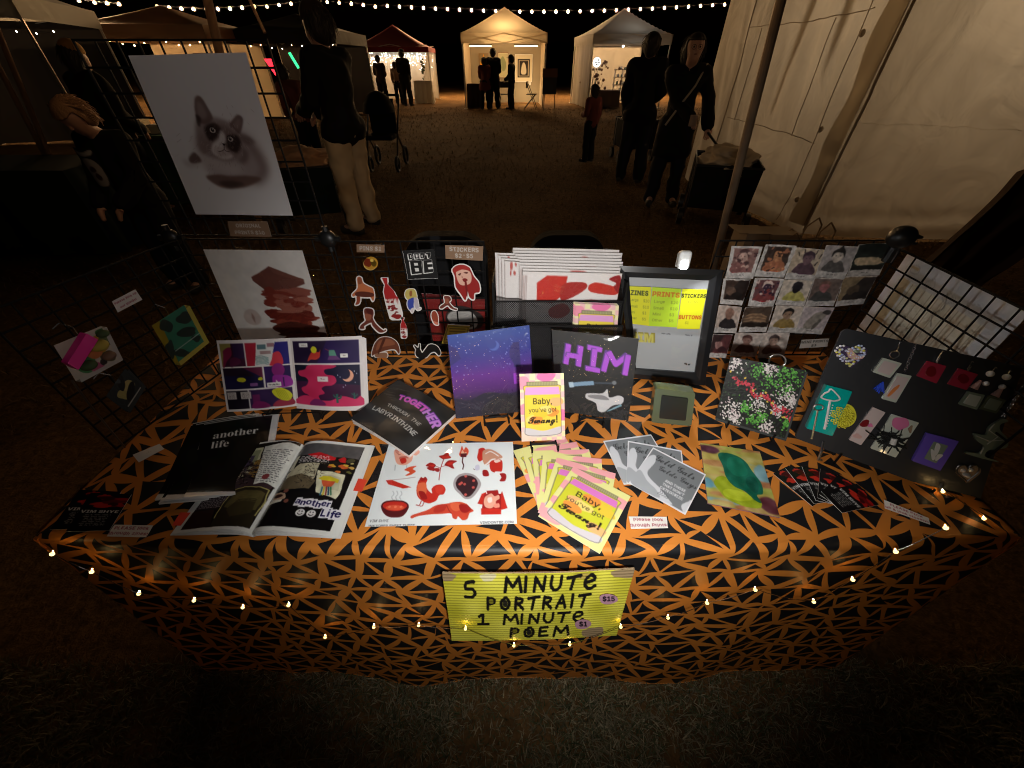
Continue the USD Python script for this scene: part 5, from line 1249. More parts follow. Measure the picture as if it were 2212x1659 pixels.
def bottle_paint(f):
    def paint(d, T):
        white(d)
        d.polygon(T([f(p) for p in [(552, 580), (612, 580), (615, 650), (690, 735), (728, 820), (590, 830), (572, 740), (585, 660)]]), fill=(172, 34, 36))
        for k in range(9): x = 590 + k * 17; d.polygon(T([f(p) for p in [(x, 800), (x + 18, 800), (x + 10, 850 + (k % 3) * 22)]]), fill=(172, 34, 36))
        r = np.random.default_rng(4)
        for k in range(26):
            t = r.uniform(0, 1); d.polygon(T([f(p) for p in blob(640 + t * 60 + r.uniform(-45, 55), 850 + t * 190, r.uniform(8, 24), r.uniform(6, 16), k, 9, .6)]), fill=(128, 28, 30))
        d.polygon(T([f(p) for p in blob(722, 1035, 60, 26, 6, 20, .4)]), fill=(140, 30, 30))
    return paint
sticker('large sticker of a red sauce bottle with splashes', BOT, bottle_paint(lambda p: p), soft=0.0015)
fb = lambda p: (775 + (p[0] - 535) * 0.46 - (p[1] - 570) * 0.10, 1045 + (p[1] - 570) * 0.50)
sticker('small sticker of a red sauce bottle below the large one', [fb(p) for p in BOT], bottle_paint(fb), soft=0.0008)
figure_sticker('sticker of a fair-haired figure in blue seen from behind', [(sp([(850, 720), (930, 715), (960, 780), (955, 830), (900, 850), (850, 830), (825, 775)]), (196, 178, 96)), (sp([(865, 840), (930, 815), (925, 900), (930, 950), (880, 955), (855, 900)]), (58, 74, 165)), (sp([(930, 815), (970, 830), (985, 930), (960, 950), (935, 900)]), (190, 180, 190)), (sp([(890, 950), (930, 930), (920, 980), (905, 990)]), (215, 205, 205)), (sp([(965, 935), (1010, 935), (1005, 955), (970, 960)]), (215, 205, 205)), (sp([(880, 740), (905, 735), (905, 790), (880, 795)]), (150, 92, 48))], 10)
RH, FC = (150, 28, 26), (226, 176, 156)
figure_sticker('sticker of a woman\'s upturned face with red hair', [(sp([(1395, 480), (1450, 430), (1540, 430), (1600, 480), (1640, 560), (1700, 640), (1710, 740), (1650, 760), (1640, 830), (1590, 800), (1560, 700), (1545, 840), (1490, 770), (1430, 680), (1420, 570)]), RH), (sp([(1435, 500), (1500, 480), (1590, 500), (1615, 570), (1600, 640), (1540, 665), (1480, 655), (1445, 590)]), FC), (sp([(1395, 470), (1470, 432), (1560, 440), (1600, 480), (1500, 480), (1410, 515)]), (168, 40, 34)), (sp([(1455, 540), (1490, 520), (1480, 550)]), (90, 40, 36)), (sp([(1520, 515), (1570, 510), (1560, 530)]), (90, 40, 36)), (sp([(1510, 590), (1545, 583), (1570, 605), (1540, 625), (1520, 620)]), (128, 26, 28)), (sp([(1535, 620), (1555, 620), (1570, 740), (1560, 810), (1545, 720)]), (118, 18, 20)), (sp([(1500, 550), (1515, 575), (1500, 580)]), (190, 130, 112))], 16)
figure_sticker('sticker of a striding figure with one leg out, at the lower left', [(sp([(350, 945), (430, 950), (450, 1000), (440, 1060), (480, 1130), (560, 1200), (590, 1190), (590, 1210), (520, 1225), (440, 1150), (420, 1110), (340, 1150), (340, 1180), (290, 1180), (300, 1140), (360, 1080), (340, 1000)]), (110, 52, 40)), (sp([(360, 950), (425, 955), (440, 1010), (390, 1010)]), (84, 30, 26)), (sp([(350, 1010), (420, 1020), (410, 1080), (360, 1080)]), (150, 84, 62))])
figure_sticker('small sticker of a crouching figure over the red sleeve', [(sp([(1290, 800), (1350, 800), (1370, 840), (1350, 870), (1400, 930), (1440, 945), (1430, 960), (1370, 940), (1330, 905), (1270, 940), (1240, 935), (1250, 910), (1300, 870)]), (110, 52, 40)), (sp([(1300, 830), (1340, 830), (1340, 880), (1305, 880)]), (150, 84, 62))], 11)
figure_sticker('small sticker of a sausage-like brown figure on the red sleeve', [(sp([(1150, 985), (1180, 975), (1205, 1010), (1215, 1060), (1210, 1110), (1160, 1090), (1140, 1030)]), (150, 66, 44)), (sp([(1160, 1090), (1210, 1110), (1215, 1135), (1180, 1125)]), (210, 120, 96))], 12)
figure_sticker('sticker of brown shaggy hair or fur at the bottom left of the grid', [(sp([(540, 1290), (640, 1290), (720, 1340), (755, 1420), (750, 1480), (700, 1430), (600, 1440), (480, 1480), (430, 1500), (450, 1400), (480, 1340)]), (112, 62, 44)), (sp([(520, 1330), (640, 1310), (700, 1370), (560, 1400), (480, 1440)]), (146, 88, 62)), (sp([(480, 1480), (600, 1470), (600, 1530), (480, 1520)]), (150, 110, 84)), (sp([(560, 1310), (590, 1310), (520, 1470), (500, 1470)]), (84, 42, 30))], 10)
figure_sticker('sticker of a black slug with two feelers above the night sky print', [(sp([(960, 1430), (985, 1410), (1010, 1440), (1030, 1470), (1070, 1420), (1110, 1375), (1170, 1375), (1220, 1410), (1245, 1470), (1225, 1500), (1180, 1460), (1130, 1470), (1080, 1520), (1020, 1540), (965, 1510), (950, 1470)]), (14, 14, 15)), ([(965, 1440), (930, 1385), (940, 1382), (985, 1420)], (14, 14, 15)), ([(985, 1420), (990, 1365), (1002, 1366), (1005, 1425)], (14, 14, 15))], 10)
# the red sleeve with a pale face, behind the grid, and a yellow booklet
def art():
    im, d = canvas(400, 460, (118, 22, 20)); d.rectangle((0, 0, 400, 30), fill=(92, 14, 14))
    d.polygon(spline([(150, 150), (230, 95), (320, 120), (385, 200), (370, 300), (300, 330), (200, 310), (130, 250)]), fill=(34, 28, 28))
    d.polygon(spline([(140, 210), (200, 140), (290, 140), (340, 210), (335, 300), (270, 330), (190, 320)]), fill=(168, 164, 160))
    for k in range(7): d.line(spline([(160, 190 + k * 14), (230, 165 + k * 16), (320, 190 + k * 15)], closed=False), fill=(120, 116, 114), width=4)
    d.polygon(blob(250, 290, 60, 26, 4), fill=(30, 26, 26)); return im
sheet_thing('art_print', 'red print with a pale wrapped face standing behind the sticker grid', 'print', zq(Z5, [(1020, 760), (1775, 820), (1780, 1330), (1160, 1330)]), upright(0.975), art(), sleeve=(0.03, 0.05, 'clear_flat'))
im, d = canvas(240, 200, (176, 150, 52)); d.rectangle((14, 14, 226, 186), outline=(60, 48, 18), width=7)
for k in range(5): d.line([(40 + rng.uniform(-8, 8), 40 + k * 28), (200, 38 + k * 28)], fill=(60, 48, 18), width=9)
sheet_thing('sticker_booklet', 'yellow booklet with black lettering tucked behind the night sky print', 'booklet', zq(Z5, [(1330, 1135), (1595, 1150), (1560, 1370), (1260, 1360)]), upright(0.925), im, th=0.004)

# ------------------------------------------------------------------ left end: hung paintings
LP0 = np.array([-0.905, 0.585, 0.0]); LPd = np.array([0.10, 0.365, 0.0]); LPn = np.cross(LPd, [0, 0, 1.0]); LPn /= np.linalg.norm(LPn)
LP = (LP0, LPn)
Z4 = Zc(0, 560, 2.592)
def hung(name, label, q, paint, th, edge, f=2.2):
    px = [Z4(*p) for p in q]; pl = shifted(LP, 0.01)
    T = Thing(name, label, 'painting', on(*np.mean(px, 0), pl))
    T.part('canvas', plate(px, pl, th), edge)
    m, c = print_px(px, pl, th + 0.0012, lambda d, F: paint(d, lambda pts: F([Z4(*p) for p in pts])), f); T.part('painted_front', m, 'painted', c)
    x, y, n = basis(pl)
    top = (on(*px[0], pl) + on(*px[1], pl)) / 2
    T.part('hook', tube([top, top + y * 0.02 + n * 0.004, top + y * 0.035 - x * 0.012, top + y * 0.03 - x * 0.026], 0.0012, 5), 'silver')
    T.pl = pl
    return T
mat('edge_white', (0.45, 0.43, 0.40), 0.6); mat('edge_yellow', (0.42, 0.34, 0.05), 0.7); mat('edge_dark', (0.03, 0.035, 0.035), 0.6); mat('neon_pink', (0.80, 0.02, 0.30), 0.45)
def paint(d, T):
    d.rectangle((0, 0, 4000, 4000), fill=(200, 192, 178))
    for x, y, a, b, c, s in ((620, 730, 70, 60, (196, 150, 40), 1), (680, 690, 50, 40, (110, 120, 70), 2), (560, 850, 60, 60, (70, 140, 80), 3), (620, 880, 50, 34, (190, 90, 130), 4), (690, 800, 50, 34, (96, 88, 60), 5), (590, 780, 60, 36, (205, 120, 60), 6), (655, 655, 50, 30, (60, 110, 50), 7), (655, 840, 22, 20, (50, 44, 40), 8)): d.polygon(T(blob(x, y, a, b, s)), fill=c)
t = hung('hung_painting', 'small white canvas with coloured lumps and a bright pink stick, leftmost hung piece', [(340, 735), (640, 612), (745, 820), (480, 960)], paint, 0.016, 'edge_white')
px = [Z4(*p) for p in ((505, 650), (580, 690), (455, 880), (385, 838))]
t.part('pink_stick', plate(px, shifted(t.pl, 0.018), 0.018, soft=0.001), 'neon_pink')
for k, (x, y, r_, mt) in enumerate(((625, 735, 0.016, 'edge_yellow'), (690, 800, 0.012, 'pot_clay'), (560, 860, 0.014, 'foliage'), (650, 660, 0.011, 'foliage'))): t.part('lump', ball(on(*Z4(x, y), shifted(t.pl, 0.02)), r_, 2, (1, 1, 0.7)), mt, smooth=True)
def paint(d, T):
    d.rectangle((0, 0, 4000, 4000), fill=(52, 122, 96)); e = T([(960, 610), (1010, 580), (1130, 840), (1090, 860)]); d.polygon(e, fill=(150, 130, 20))
    for x, y, a, b, s in ((1170, 560, 50, 40, 1), (1060, 610, 40, 40, 2), (1200, 650, 60, 30, 3), (1150, 790, 60, 26, 4), (1080, 760, 30, 60, 5), (1240, 690, 30, 20, 6)): d.polygon(T(blob(x, y, a, b, s, rough=.4)), fill=(36, 52, 46))
    d.line(T([(1110, 770), (1270, 650)]), fill=(150, 170, 160), width=16)
hung('hung_painting', 'small green painting with thick yellow edge on the left grid', [(960, 610), (1165, 478), (1290, 710), (1110, 855)], paint, 0.018, 'edge_yellow')
def paint(d, T):
    d.rectangle((0, 0, 4000, 4000), fill=(42, 50, 52))
    for x, y, a, b, c, s in ((810, 990, 40, 36, (190, 176, 110), 1), (790, 1045, 40, 30, (170, 160, 96), 2), (835, 1030, 26, 60, (22, 22, 22), 3), (770, 990, 20, 50, (26, 28, 30), 4), (740, 960, 30, 16, (78, 86, 88), 5)): d.polygon(T(blob(x, y, a, b, s, rough=.35)), fill=c)
    d.line(T([(810, 1120), (890, 1000)]), fill=(190, 188, 176), width=22)
hung('hung_painting', 'small dark painting with pale blots, lowest of the hung pieces at the left', [(670, 1055), (790, 880), (900, 990), (800, 1155)], paint, 0.012, 'edge_dark')
note('hung_note', 'small white note with red handwriting hung on the left grid', [(241, 651), (292, 625), (307, 647), (254, 675)], shifted(LP, 0.012), ['Please pick up', 'our things!'], size=44, w=360, h=190)
solo('chain', tube([on(*Z4(*p), shifted(LP, 0.01)) for p in ((455, 955), (480, 990), (560, 1100), (690, 1260), (790, 1380))], 0.0022, 5), 'dark_metal', 'thin dark chain hanging below the pink stick painting', 'chain')
note('name_tag', 'white paper tag lying on the cloth at the left end', [(287, 983), (345, 959), (355, 970), (300, 999)], level(0.7435), ['. - .'], ink=(90, 60, 60), cat='tag', size=40)
# ------------------------------------------------------------------ zines and books on the table
def scribble(d, x0, y0, x1, y1, n, col, w=3, seed=0, slope=0.0, word=26):
    r = np.random.default_rng(seed)
    for k in range(n):
        y = y0 + (y1 - y0) * (k + 0.5) / n; x = x0 + r.uniform(0, 12); xe = x1 - r.uniform(0, (x1 - x0) * 0.12)
        while x < xe:
            L = r.uniform(0.4, 1.4) * word; xs_ = np.arange(x, min(x + L, xe), 3.0)
            if len(xs_) > 1: d.line([(a, y + slope * (a - x0) + r.uniform(-1, 1) * (y1 - y0) / n * 0.22) for a in xs_], fill=col, width=w)
            x += L + word * 0.3
def comic_left():
    im, d = canvas(800, 780, (226, 218, 216)); K = (24, 14, 40)
    def panel(b, c): d.rectangle(b, fill=c); return b
    panel((30, 40, 310, 285), (58, 18, 44)); d.polygon([(30, 40), (160, 40), (160, 80), (80, 110), (60, 285), (30, 285)], fill=(140, 128, 70)); d.polygon(spline([(70, 110), (150, 80), (160, 160), (90, 230), (60, 285), (40, 285), (60, 160)]), fill=(122, 28, 64)); d.rectangle((180, 40, 310, 200), fill=(50, 28, 66)); d.polygon(spline([(140, 200), (220, 190), (260, 240), (180, 282), (130, 282)]), fill=(86, 26, 60))
    panel((325, 40, 770, 285), (34, 26, 120)); d.polygon([(325, 40), (470, 40), (430, 285), (325, 285)], fill=(170, 30, 52)); d.polygon(spline([(600, 170), (680, 150), (700, 285), (560, 285)]), fill=(206, 52, 70))
    d.polygon([(450, 40), (640, 40), (590, 230), (560, 285), (410, 285), (430, 180)], fill=(222, 220, 218))
    for x, y, w, h, c in ((455, 60, 90, 50, (90, 120, 128)), (560, 48, 70, 40, (160, 120, 128)), (480, 130, 110, 34, (170, 140, 140))): d.rectangle((x, y, x + w, y + h), fill=c)
    for k in range(7): d.line(spline([(425, 190 + k * 14), (480, 180 + k * 14), (560, 205 + k * 12)], closed=False), fill=(80, 130, 130), width=6)
    panel((30, 300, 480, 530), (20, 16, 56)); d.polygon([(270, 300), (480, 300), (480, 420), (400, 370)], fill=(92, 24, 56)); d.polygon(blob(240, 430, 52, 26, 2, rough=.15), fill=(196, 190, 40)); d.polygon(blob(455, 430, 26, 18, 3, rough=.15), fill=(196, 190, 40)); d.rounded_rectangle((330, 470, 415, 505), 8, fill=(128, 80, 140)); d.polygon([(30, 300), (270, 300), (400, 400), (30, 380)], fill=(30, 12, 34))
    panel((500, 300, 770, 530), (44, 18, 84)); d.ellipse((580, 270, 710, 420), fill=(140, 30, 120)); d.polygon(spline([(580, 420), (640, 400), (760, 430), (770, 530), (600, 530)]), fill=(150, 40, 150)); d.line([(690, 430), (690, 530)], fill=(60, 20, 90), width=14); d.rectangle((515, 480, 660, 528), fill=(230, 226, 222)); d.polygon([(615, 450), (630, 480), (610, 480)], fill=(230, 226, 222)); scribble(d, 530, 490, 650, 520, 1, (60, 50, 60), 5, 3)
    panel((30, 548, 290, 750), (22, 14, 30)); panel((305, 548, 770, 750), (48, 24, 72)); d.rectangle((340, 600, 420, 750), fill=(104, 26, 84)); d.polygon(spline([(560, 750), (600, 690), (700, 670), (770, 690), (770, 750)]), fill=(150, 40, 64)); d.polygon(spline([(330, 750), (360, 680), (470, 690), (520, 750)]), fill=(120, 24, 90))
    d.polygon(spline([(560, 570), (640, 545), (720, 580), (765, 640), (740, 690), (700, 700), (640, 680), (580, 630)]), fill=(206, 204, 40))
    for k in range(6): d.line(spline([(600 + k * 16, 570), (620 + k * 18, 630), (650 + k * 16, 690)], closed=False), fill=(150, 148, 20), width=4)
    for b in ((40, 562, 150, 640), (205, 562, 325, 640)): d.rectangle(b, fill=(196, 186, 182)); scribble(d, b[0] + 10, b[1] + 8, b[2] - 6, b[3] - 6, 5, (100, 90, 92), 4, b[0])
    return tinted(im, 3, 10)
def comic_right():
    im, d = canvas(800, 780, (226, 218, 216))
    d.rectangle((30, 40, 760, 280), fill=(40, 20, 78)); d.polygon([(30, 40), (420, 40), (300, 280), (30, 280)], fill=(34, 18, 52))
    d.polygon(spline([(190, 260), (230, 180), (270, 150), (330, 160), (345, 130), (335, 210), (290, 240), (230, 240)]), fill=(196, 62, 52)); d.ellipse((240, 98, 305, 170), fill=(206, 202, 44))
    d.polygon([(440, 140), (500, 140), (520, 200), (440, 200)], fill=(86, 140, 122)); d.polygon([(440, 200), (520, 200), (565, 245), (420, 245)], fill=(96, 56, 110)); d.line([(400, 125), (445, 150)], fill=(120, 50, 70), width=8)
    for b in ((105, 62, 205, 104), (560, 180, 640, 222)): d.rounded_rectangle(b, 6, fill=(230, 226, 224)); scribble(d, b[0] + 26, b[1] + 12, b[2] - 20, b[3] - 10, 1, (90, 80, 80), 5, 2)
    d.rectangle((30, 300, 760, 745), fill=(24, 22, 54)); d.polygon([(30, 470), (760, 520), (760, 660), (30, 700)], fill=(62, 20, 58))
    d.rectangle((30, 300, 200, 480), fill=(18, 20, 40))
    d.polygon(spline([(210, 300), (490, 302), (480, 330), (380, 350), (390, 400), (480, 420), (500, 480), (450, 520), (370, 530), (330, 560), (360, 610), (290, 640), (300, 700), (180, 680), (170, 640), (110, 610), (90, 560), (150, 530), (180, 480), (150, 440), (80, 420), (70, 370), (150, 350)]), fill=(196, 42, 88))
    d.polygon(spline([(30, 680), (140, 640), (260, 680), (420, 690), (560, 640), (700, 670), (760, 640), (760, 745), (30, 745)]), fill=(206, 50, 98)); d.polygon(spline([(180, 745), (230, 680), (320, 690), (360, 745)]), fill=(120, 36, 96))
    d.ellipse((560, 350, 690, 480), fill=(236, 170, 140)); d.ellipse((540, 335, 655, 455), fill=(24, 22, 54)); d.rectangle((290, 425, 410, 480), fill=(228, 214, 214)); scribble(d, 315, 440, 390, 466, 1, (120, 80, 90), 5, 5)
    for x, y in ((520, 410), (545, 430), (700, 370), (705, 490), (575, 540), (600, 520), (725, 395)): d.polygon([(x, y - 9), (x + 5, y), (x, y + 9), (x - 5, y)], fill=(190, 200, 220))
    for x, y, s in ((500, 640, 1.0), (690, 620, .7)):
        d.line([(x, y + 75 * s), (x, y - 25 * s)], fill=(44, 92, 84), width=int(26 * s)); d.line([(x, y + 30 * s), (x + 40 * s, y + 20 * s), (x + 45 * s, y - 10 * s)], fill=(44, 92, 84), width=int(18 * s)); d.line([(x, y + 20 * s), (x - 35 * s, y), (x - 38 * s, y - 20 * s)], fill=(44, 92, 84), width=int(16 * s))
    return tinted(im, 5, 8)
CL = [(470, 735), (626, 730), (641, 877), (493, 889)]; CR = [(626, 730), (783, 725), (789, 881), (641, 877)]
CPl = lean((493, 889), (789, 881), 0.758, 28)
T = Thing('comic_book', 'open comic with purple and crimson panels standing on a wire stand', 'comic', on(641, 880, level(TOP)))
def hinge(px, plane, side):
    S = quad(*corners(px, plane)); n = shifted(plane, 0)[1]
    def F(u, v):
        u, v = np.asarray(u, float), np.asarray(v, float); k = (1 - u) if side < 0 else u
        h = 0.010 * np.sin(np.pi * np.clip(k, 0, 1)) ** 1 + 0.004 * k
        return S(u, v) + h[:, None] * n
    return F
for name_, px, side, ar in (('left_page', CL, -1, comic_left()), ('right_page', CR, 1, comic_right())):
    m_, c_ = sheet(hinge(px, CPl, side), ar, *nres(px, 1.5), 0.0012); T.part('page', m_, 'paper', c_)
for k in range(2):
    px = [(x + (5 + 4 * k) * (1 if i in (1, 2) else 0), y + 3 + 2 * k) for i, (x, y) in enumerate(CR)]
    im, d = canvas(40, 40, (222, 214, 212)); m_, c_ = sheet(hinge(px, shifted(CPl, -0.003 * (k + 1)), 1), im, 20, 12, 0.0012); T.part('under_page', m_, 'paper', c_)
T2 = Thing('wire_stand', 'black wire stand carrying the open comic', 'stand', on(641, 884, level(TOP)))
up_c = np.cross(CPl[1], [1, 0, 0]); bk = np.array([0, 0.0, 0.0])
for (x0, x1) in ((580, 700),):
    a, b = on(x0, 889, level(0.752)), on(x1, 886, level(0.752))
    f = np.array([0, -0.022, 0]); lip = np.array([0, 0, 0.014])
    T2.part('lip', tube([a + [0, 0.03, 0], a + f, a + f + lip, b + f + lip, b + f, b + [0, 0.03, 0]], 0.0018, 6), 'black_wire')
    for p_ in (a, b): T2.part('leg', tube([p_ + [0, 0.03, 0.0], p_ + [0, 0.10, 0.10]], 0.0018, 6), 'black_wire'); T2.part('foot', tube([p_ + f + [0, 0, 0], p_ + [0, -0.022, -0.010], p_ + [0, 0.12, -0.010], p_ + [0, 0.10, 0.10]], 0.0018, 6), 'black_wire')

# "another life" zines, a small pile
def another_art(title=True):
    im, d = canvas(420, 560, (14, 14, 15)); d.rectangle((382, 0, 420, 560), fill=(228, 228, 228)); d.rectangle((0, 0, 420, 7), fill=(210, 210, 210)); d.polygon([(0, 520), (140, 530), (420, 545), (420, 560), (0, 560)], fill=(225, 225, 225))
    if title: text(im, (64, 120), serif('another'), 74, (226, 226, 224), 'math', anchor='lm'); text(im, (64, 195), serif('life'), 74, (226, 226, 224), 'math', anchor='lm')
    return im
ZA = [(441, 916), (603, 894), (574, 1068), (403, 1082)]
for i, (dx, dy, z, lab, ti) in enumerate(((-66, -6, 0.742, 'black zine at the bottom of the pile of another life zines', False), (-56, 4, 0.746, 'black zine second from below in the pile of another life zines', False), (-46, -2, 0.750, 'black zine just under the top copy, showing a sliver of its title', True), (0, 0, 0.755, 'topmost black zine lettered another life in white serif type', True))):
    px = [(x + dx * (0.42 if j in (0, 1) else 1.0) - (20 if i < 3 and j == 1 else 0), y + dy * (1 if j > 1 else -0.4) + (6 if i < 3 and j > 1 else 0)) for j, (x, y) in enumerate(ZA)]
    if i == 2: px = [(x + 2, y) for x, y in px]
    S = quad(*corners(px, level(z)))
    def F(u, v, S=S, k=i): return S(u, v) + np.stack([0 * u, 0 * u, 0.003 * np.sin(np.pi * u) + 0.012 * (np.asarray(v) > 0.75) * ((np.asarray(v) - 0.75) * 4) ** 2 * (1 - np.asarray(u)) * (0.4 + 0.25 * k)], -1)
    sh, co = sheet(F, another_art(ti), *nres(px, 1.5), 0.0032, back=(0.7, 0.7, 0.7))
    solo('zine', sh, 'glossy_paper', lab, 'zine', cols=co)

# the open magazine
def mag_left():
    im, d = canvas(560, 800, (234, 236, 232)); f = persp([(820, 415), (1440, 430), (940, 1290), (165, 1275)], 560, 800); P = lambda p, c: d.polygon(f(p), fill=c)
    P([(848, 440), (1420, 432), (932, 1250), (258, 1245)], (20, 14, 16))
    P([(800, 482), (1075, 476), (1010, 690), (880, 760), (620, 770), (690, 640)], (200, 202, 168)); P([(835, 505), (1050, 500), (1010, 600), (900, 730), (730, 735), (700, 690)], (150, 158, 124)); P([(846, 552), (992, 556), (892, 715), (745, 702)], (82, 72, 98)); P([(1000, 602), (1100, 595), (1030, 790), (925, 745)], (158, 122, 56))
    P([(620, 762), (780, 720), (900, 830), (700, 1030), (420, 1040)], (70, 56, 64)); P([(625, 765), (760, 715), (770, 800), (560, 850)], (172, 164, 154)); P([(900, 760), (1160, 850), (1110, 900), (880, 890)], (64, 46, 52))
    r = np.random.default_rng(8); c = f([(855, 715)])[0]
    for k in range(150): d.polygon(blob(c[0] + r.normal(0, 62), c[1] + r.normal(0, 70), r.uniform(4, 20), r.uniform(3, 13), k, 9, .6), fill=[(36, 24, 30), (58, 42, 48), (26, 18, 22), (80, 64, 62), (44, 34, 40)][k % 5])
    for k in range(26): x, y = c[0] + r.normal(0, 50), c[1] + 30 + r.normal(0, 46); d.line([(x, y), (x + r.uniform(6, 26), y - r.uniform(2, 16))], fill=(196, 188, 182), width=3)
    q = f([(925, 583)])[0]; d.ellipse((q[0] - 9, q[1] - 9, q[0] + 9, q[1] + 9), fill=(206, 196, 56))
    P([(1085, 470), (1330, 446), (1412, 462), (1262, 720), (1170, 852), (1080, 825), (985, 845), (1035, 690)], (232, 234, 228))
    b = np.array(f([(1100, 490), (1240, 700)])); scribble(d, min(b[0][0], 300), 96, 540, 420, 17, (50, 48, 58), 4, 4, -0.05, 30)
    q = f([(1098, 772)])[0]; d.ellipse((q[0] - 24, q[1] - 24, q[0] + 24, q[1] + 24), fill=(142, 62, 66))
    P([(560, 860), (760, 835), (640, 1060), (390, 1065)], (40, 28, 34)); q = f([(560, 860), (640, 1060)]); scribble(d, 36, q[0][1], 250, q[1][1], 12, (196, 186, 192), 4, 9, -0.05, 20)
    P([(380, 1075), (600, 1065), (560, 1240), (258, 1245)], (52, 30, 26))
    ch = [(602, 1160), (700, 1000), (795, 892), (900, 866), (1060, 868), (1126, 890), (1080, 990), (990, 1130), (930, 1245), (560, 1245)]
    P(ch, (46, 40, 28)); P([(700, 1050), (800, 930), (910, 895), (1060, 900), (1095, 925), (1000, 1080), (800, 1100)], (92, 84, 50)); P([(720, 1080), (850, 980), (1020, 985), (960, 1110), (760, 1160)], (64, 57, 36))
    for k in range(6): d.line(spline(f([(735 + 8 * k, 1040 - 4 * k), (830 + 6 * k, 945 + 12 * k), (1050 - 8 * k, 930 + 16 * k)]), closed=False), fill=(112, 104, 64), width=3)
    d.line(f([(602, 1160), (700, 1000), (795, 892), (900, 866), (1060, 868), (1126, 890), (1080, 990), (990, 1130)]), fill=(186, 178, 112), width=8, joint='curve')
    mk = Image.new('L', im.size, 0); ImageDraw.Draw(mk).polygon(f([(848, 440), (1420, 432), (932, 1250), (258, 1245)]), fill=255); return Image.composite(painterly(im, 3, 4, 9, 0.5), im, mk)
def mag_right():
    im, d = canvas(560, 800, (234, 236, 232)); f = persp([(1440, 430), (2095, 435), (1755, 1310), (940, 1290)], 560, 800); P = lambda p, c: d.polygon(f(p), fill=c)
    P([(1430, 455), (2022, 462), (1682, 1262), (975, 1245)], (17, 16, 18)); P([(1430, 455), (2022, 462), (1965, 575), (1372, 560)], (84, 84, 88))
    P([(1382, 566), (1428, 564), (1350, 712), (1305, 705)], (210, 208, 184)); P([(1425, 650), (1605, 640), (1560, 770), (1490, 860), (1240, 870), (1300, 735)], (192, 186, 158)); P([(1588, 705), (1838, 724), (1782, 890), (1740, 960), (1565, 905)], (222, 220, 190)); P([(1640, 740), (1800, 750), (1760, 880), (1610, 880)], (200, 198, 168))
    P([(1232, 800), (1330, 770), (1450, 740), (1570, 800), (1500, 880), (1225, 895)], (104, 92, 70))
    P([(1500, 556), (1600, 542), (1752, 574), (1742, 600), (1690, 612), (1580, 600)], (196, 24, 34)); P([(1775, 590), (1830, 566), (1852, 580), (1840, 622), (1790, 612)], (196, 24, 34)); q = f([(1430, 572), (1690, 640)]); scribble(d, q[0][0], q[0][1], q[1][0], q[1][1], 5, (234, 228, 228), 6, 5, -0.03, 30)
    r = np.random.default_rng(3); c = f([(1520, 735)])[0]
    for k in range(90): x, y = c[0] + r.normal(0, 44), c[1] + r.normal(0, 48); d.line([(x, y), (x + r.uniform(-24, 24), y + r.uniform(-22, 22))], fill=[(50, 42, 38), (84, 74, 60), (34, 30, 28), (130, 120, 96)][k % 4], width=4)
    for x, y, s, c in ((1710, 655, 26, (216, 164, 54)), (1690, 670, 16, (150, 60, 40)), (1810, 660, 34, (206, 96, 44)), (1845, 640, 20, (226, 190, 70)), (1770, 705, 22, (214, 120, 56)), (1880, 600, 34, (70, 70, 48)), (1895, 660, 22, (206, 170, 90)), (1860, 700, 18, (110, 110, 60)), (1900, 620, 12, (190, 180, 120))): q = f([(x, y)])[0]; d.polygon(blob(q[0], q[1], s, s * .55, int(x), 18, .5), fill=c)
    P([(1598, 775), (1640, 752), (1700, 756), (1782, 776), (1764, 812), (1640, 808)], (214, 196, 44)); P([(1622, 795), (1745, 800), (1705, 852), (1640, 850)], (212, 92, 56))
    for k, c in enumerate(((50, 120, 140), (214, 190, 60), (150, 60, 60), (40, 90, 120), (60, 130, 90))): d.line(f([(1630 + 18 * k, 850), (1604 + 22 * k, 930)]), fill=c, width=10)
    P([(1150, 905), (1292, 932), (1242, 1012), (1085, 1036)], (220, 216, 204)); d.polygon(spline(f([(1165, 935), (1250, 918), (1294, 950), (1270, 988), (1180, 985)])), fill=(190, 158, 132)); d.polygon(spline(f([(1180, 948), (1245, 935), (1262, 960), (1200, 974)])), fill=(58, 32, 30))
    for x, y in ((1300, 905), (1300, 1005)): q = f([(x, y)])[0]; d.ellipse((q[0] - 18, q[1] - 16, q[0] + 18, q[1] + 16), fill=(128, 78, 66))
    mk = Image.new('L', im.size, 0); ImageDraw.Draw(mk).polygon(f([(1430, 455), (2022, 462), (1682, 1262), (975, 1245)]), fill=255); im = Image.composite(painterly(im, 5, 4, 9, 0.5), im, mk); d = ImageDraw.Draw(im)
    def cut(x, y, s, h, w): d.polygon([(x, y), (x + w, y - 6), (x + w + 4, y + h), (x - 4, y + h + 4)], fill=(234, 232, 238)); text(im, (x + w / 2, y + h / 2), s, int(h * 1.02), (32, 28, 84), weight=800)
    x = 205
    for ch, w in zip('another', (34, 36, 36, 28, 36, 32, 28)): cut(x, 540 + 2 * (x % 5), ch, 62, w); x += w
    x = 400
    for ch, w in zip('Life', (38, 26, 30, 34)): cut(x - 6, 598 + (x % 3) * 4, ch, 74, w); x += w
    for cx in (268, 338): d.ellipse((cx - 28, 626, cx + 28, 680), fill=(228, 226, 226)); d.arc((cx - 18, 634, cx + 18, 670), 20, 160, fill=(30, 30, 34), width=6); d.ellipse((cx - 13, 638, cx - 5, 648), fill=(30, 30, 34)); d.ellipse((cx + 5, 638, cx + 13, 648), fill=(30, 30, 34))
    return im
ML = [(520, 962), (659, 966), (547, 1158), (373, 1154)]; MR = [(659, 966), (805, 964), (731, 1161), (547, 1158)]
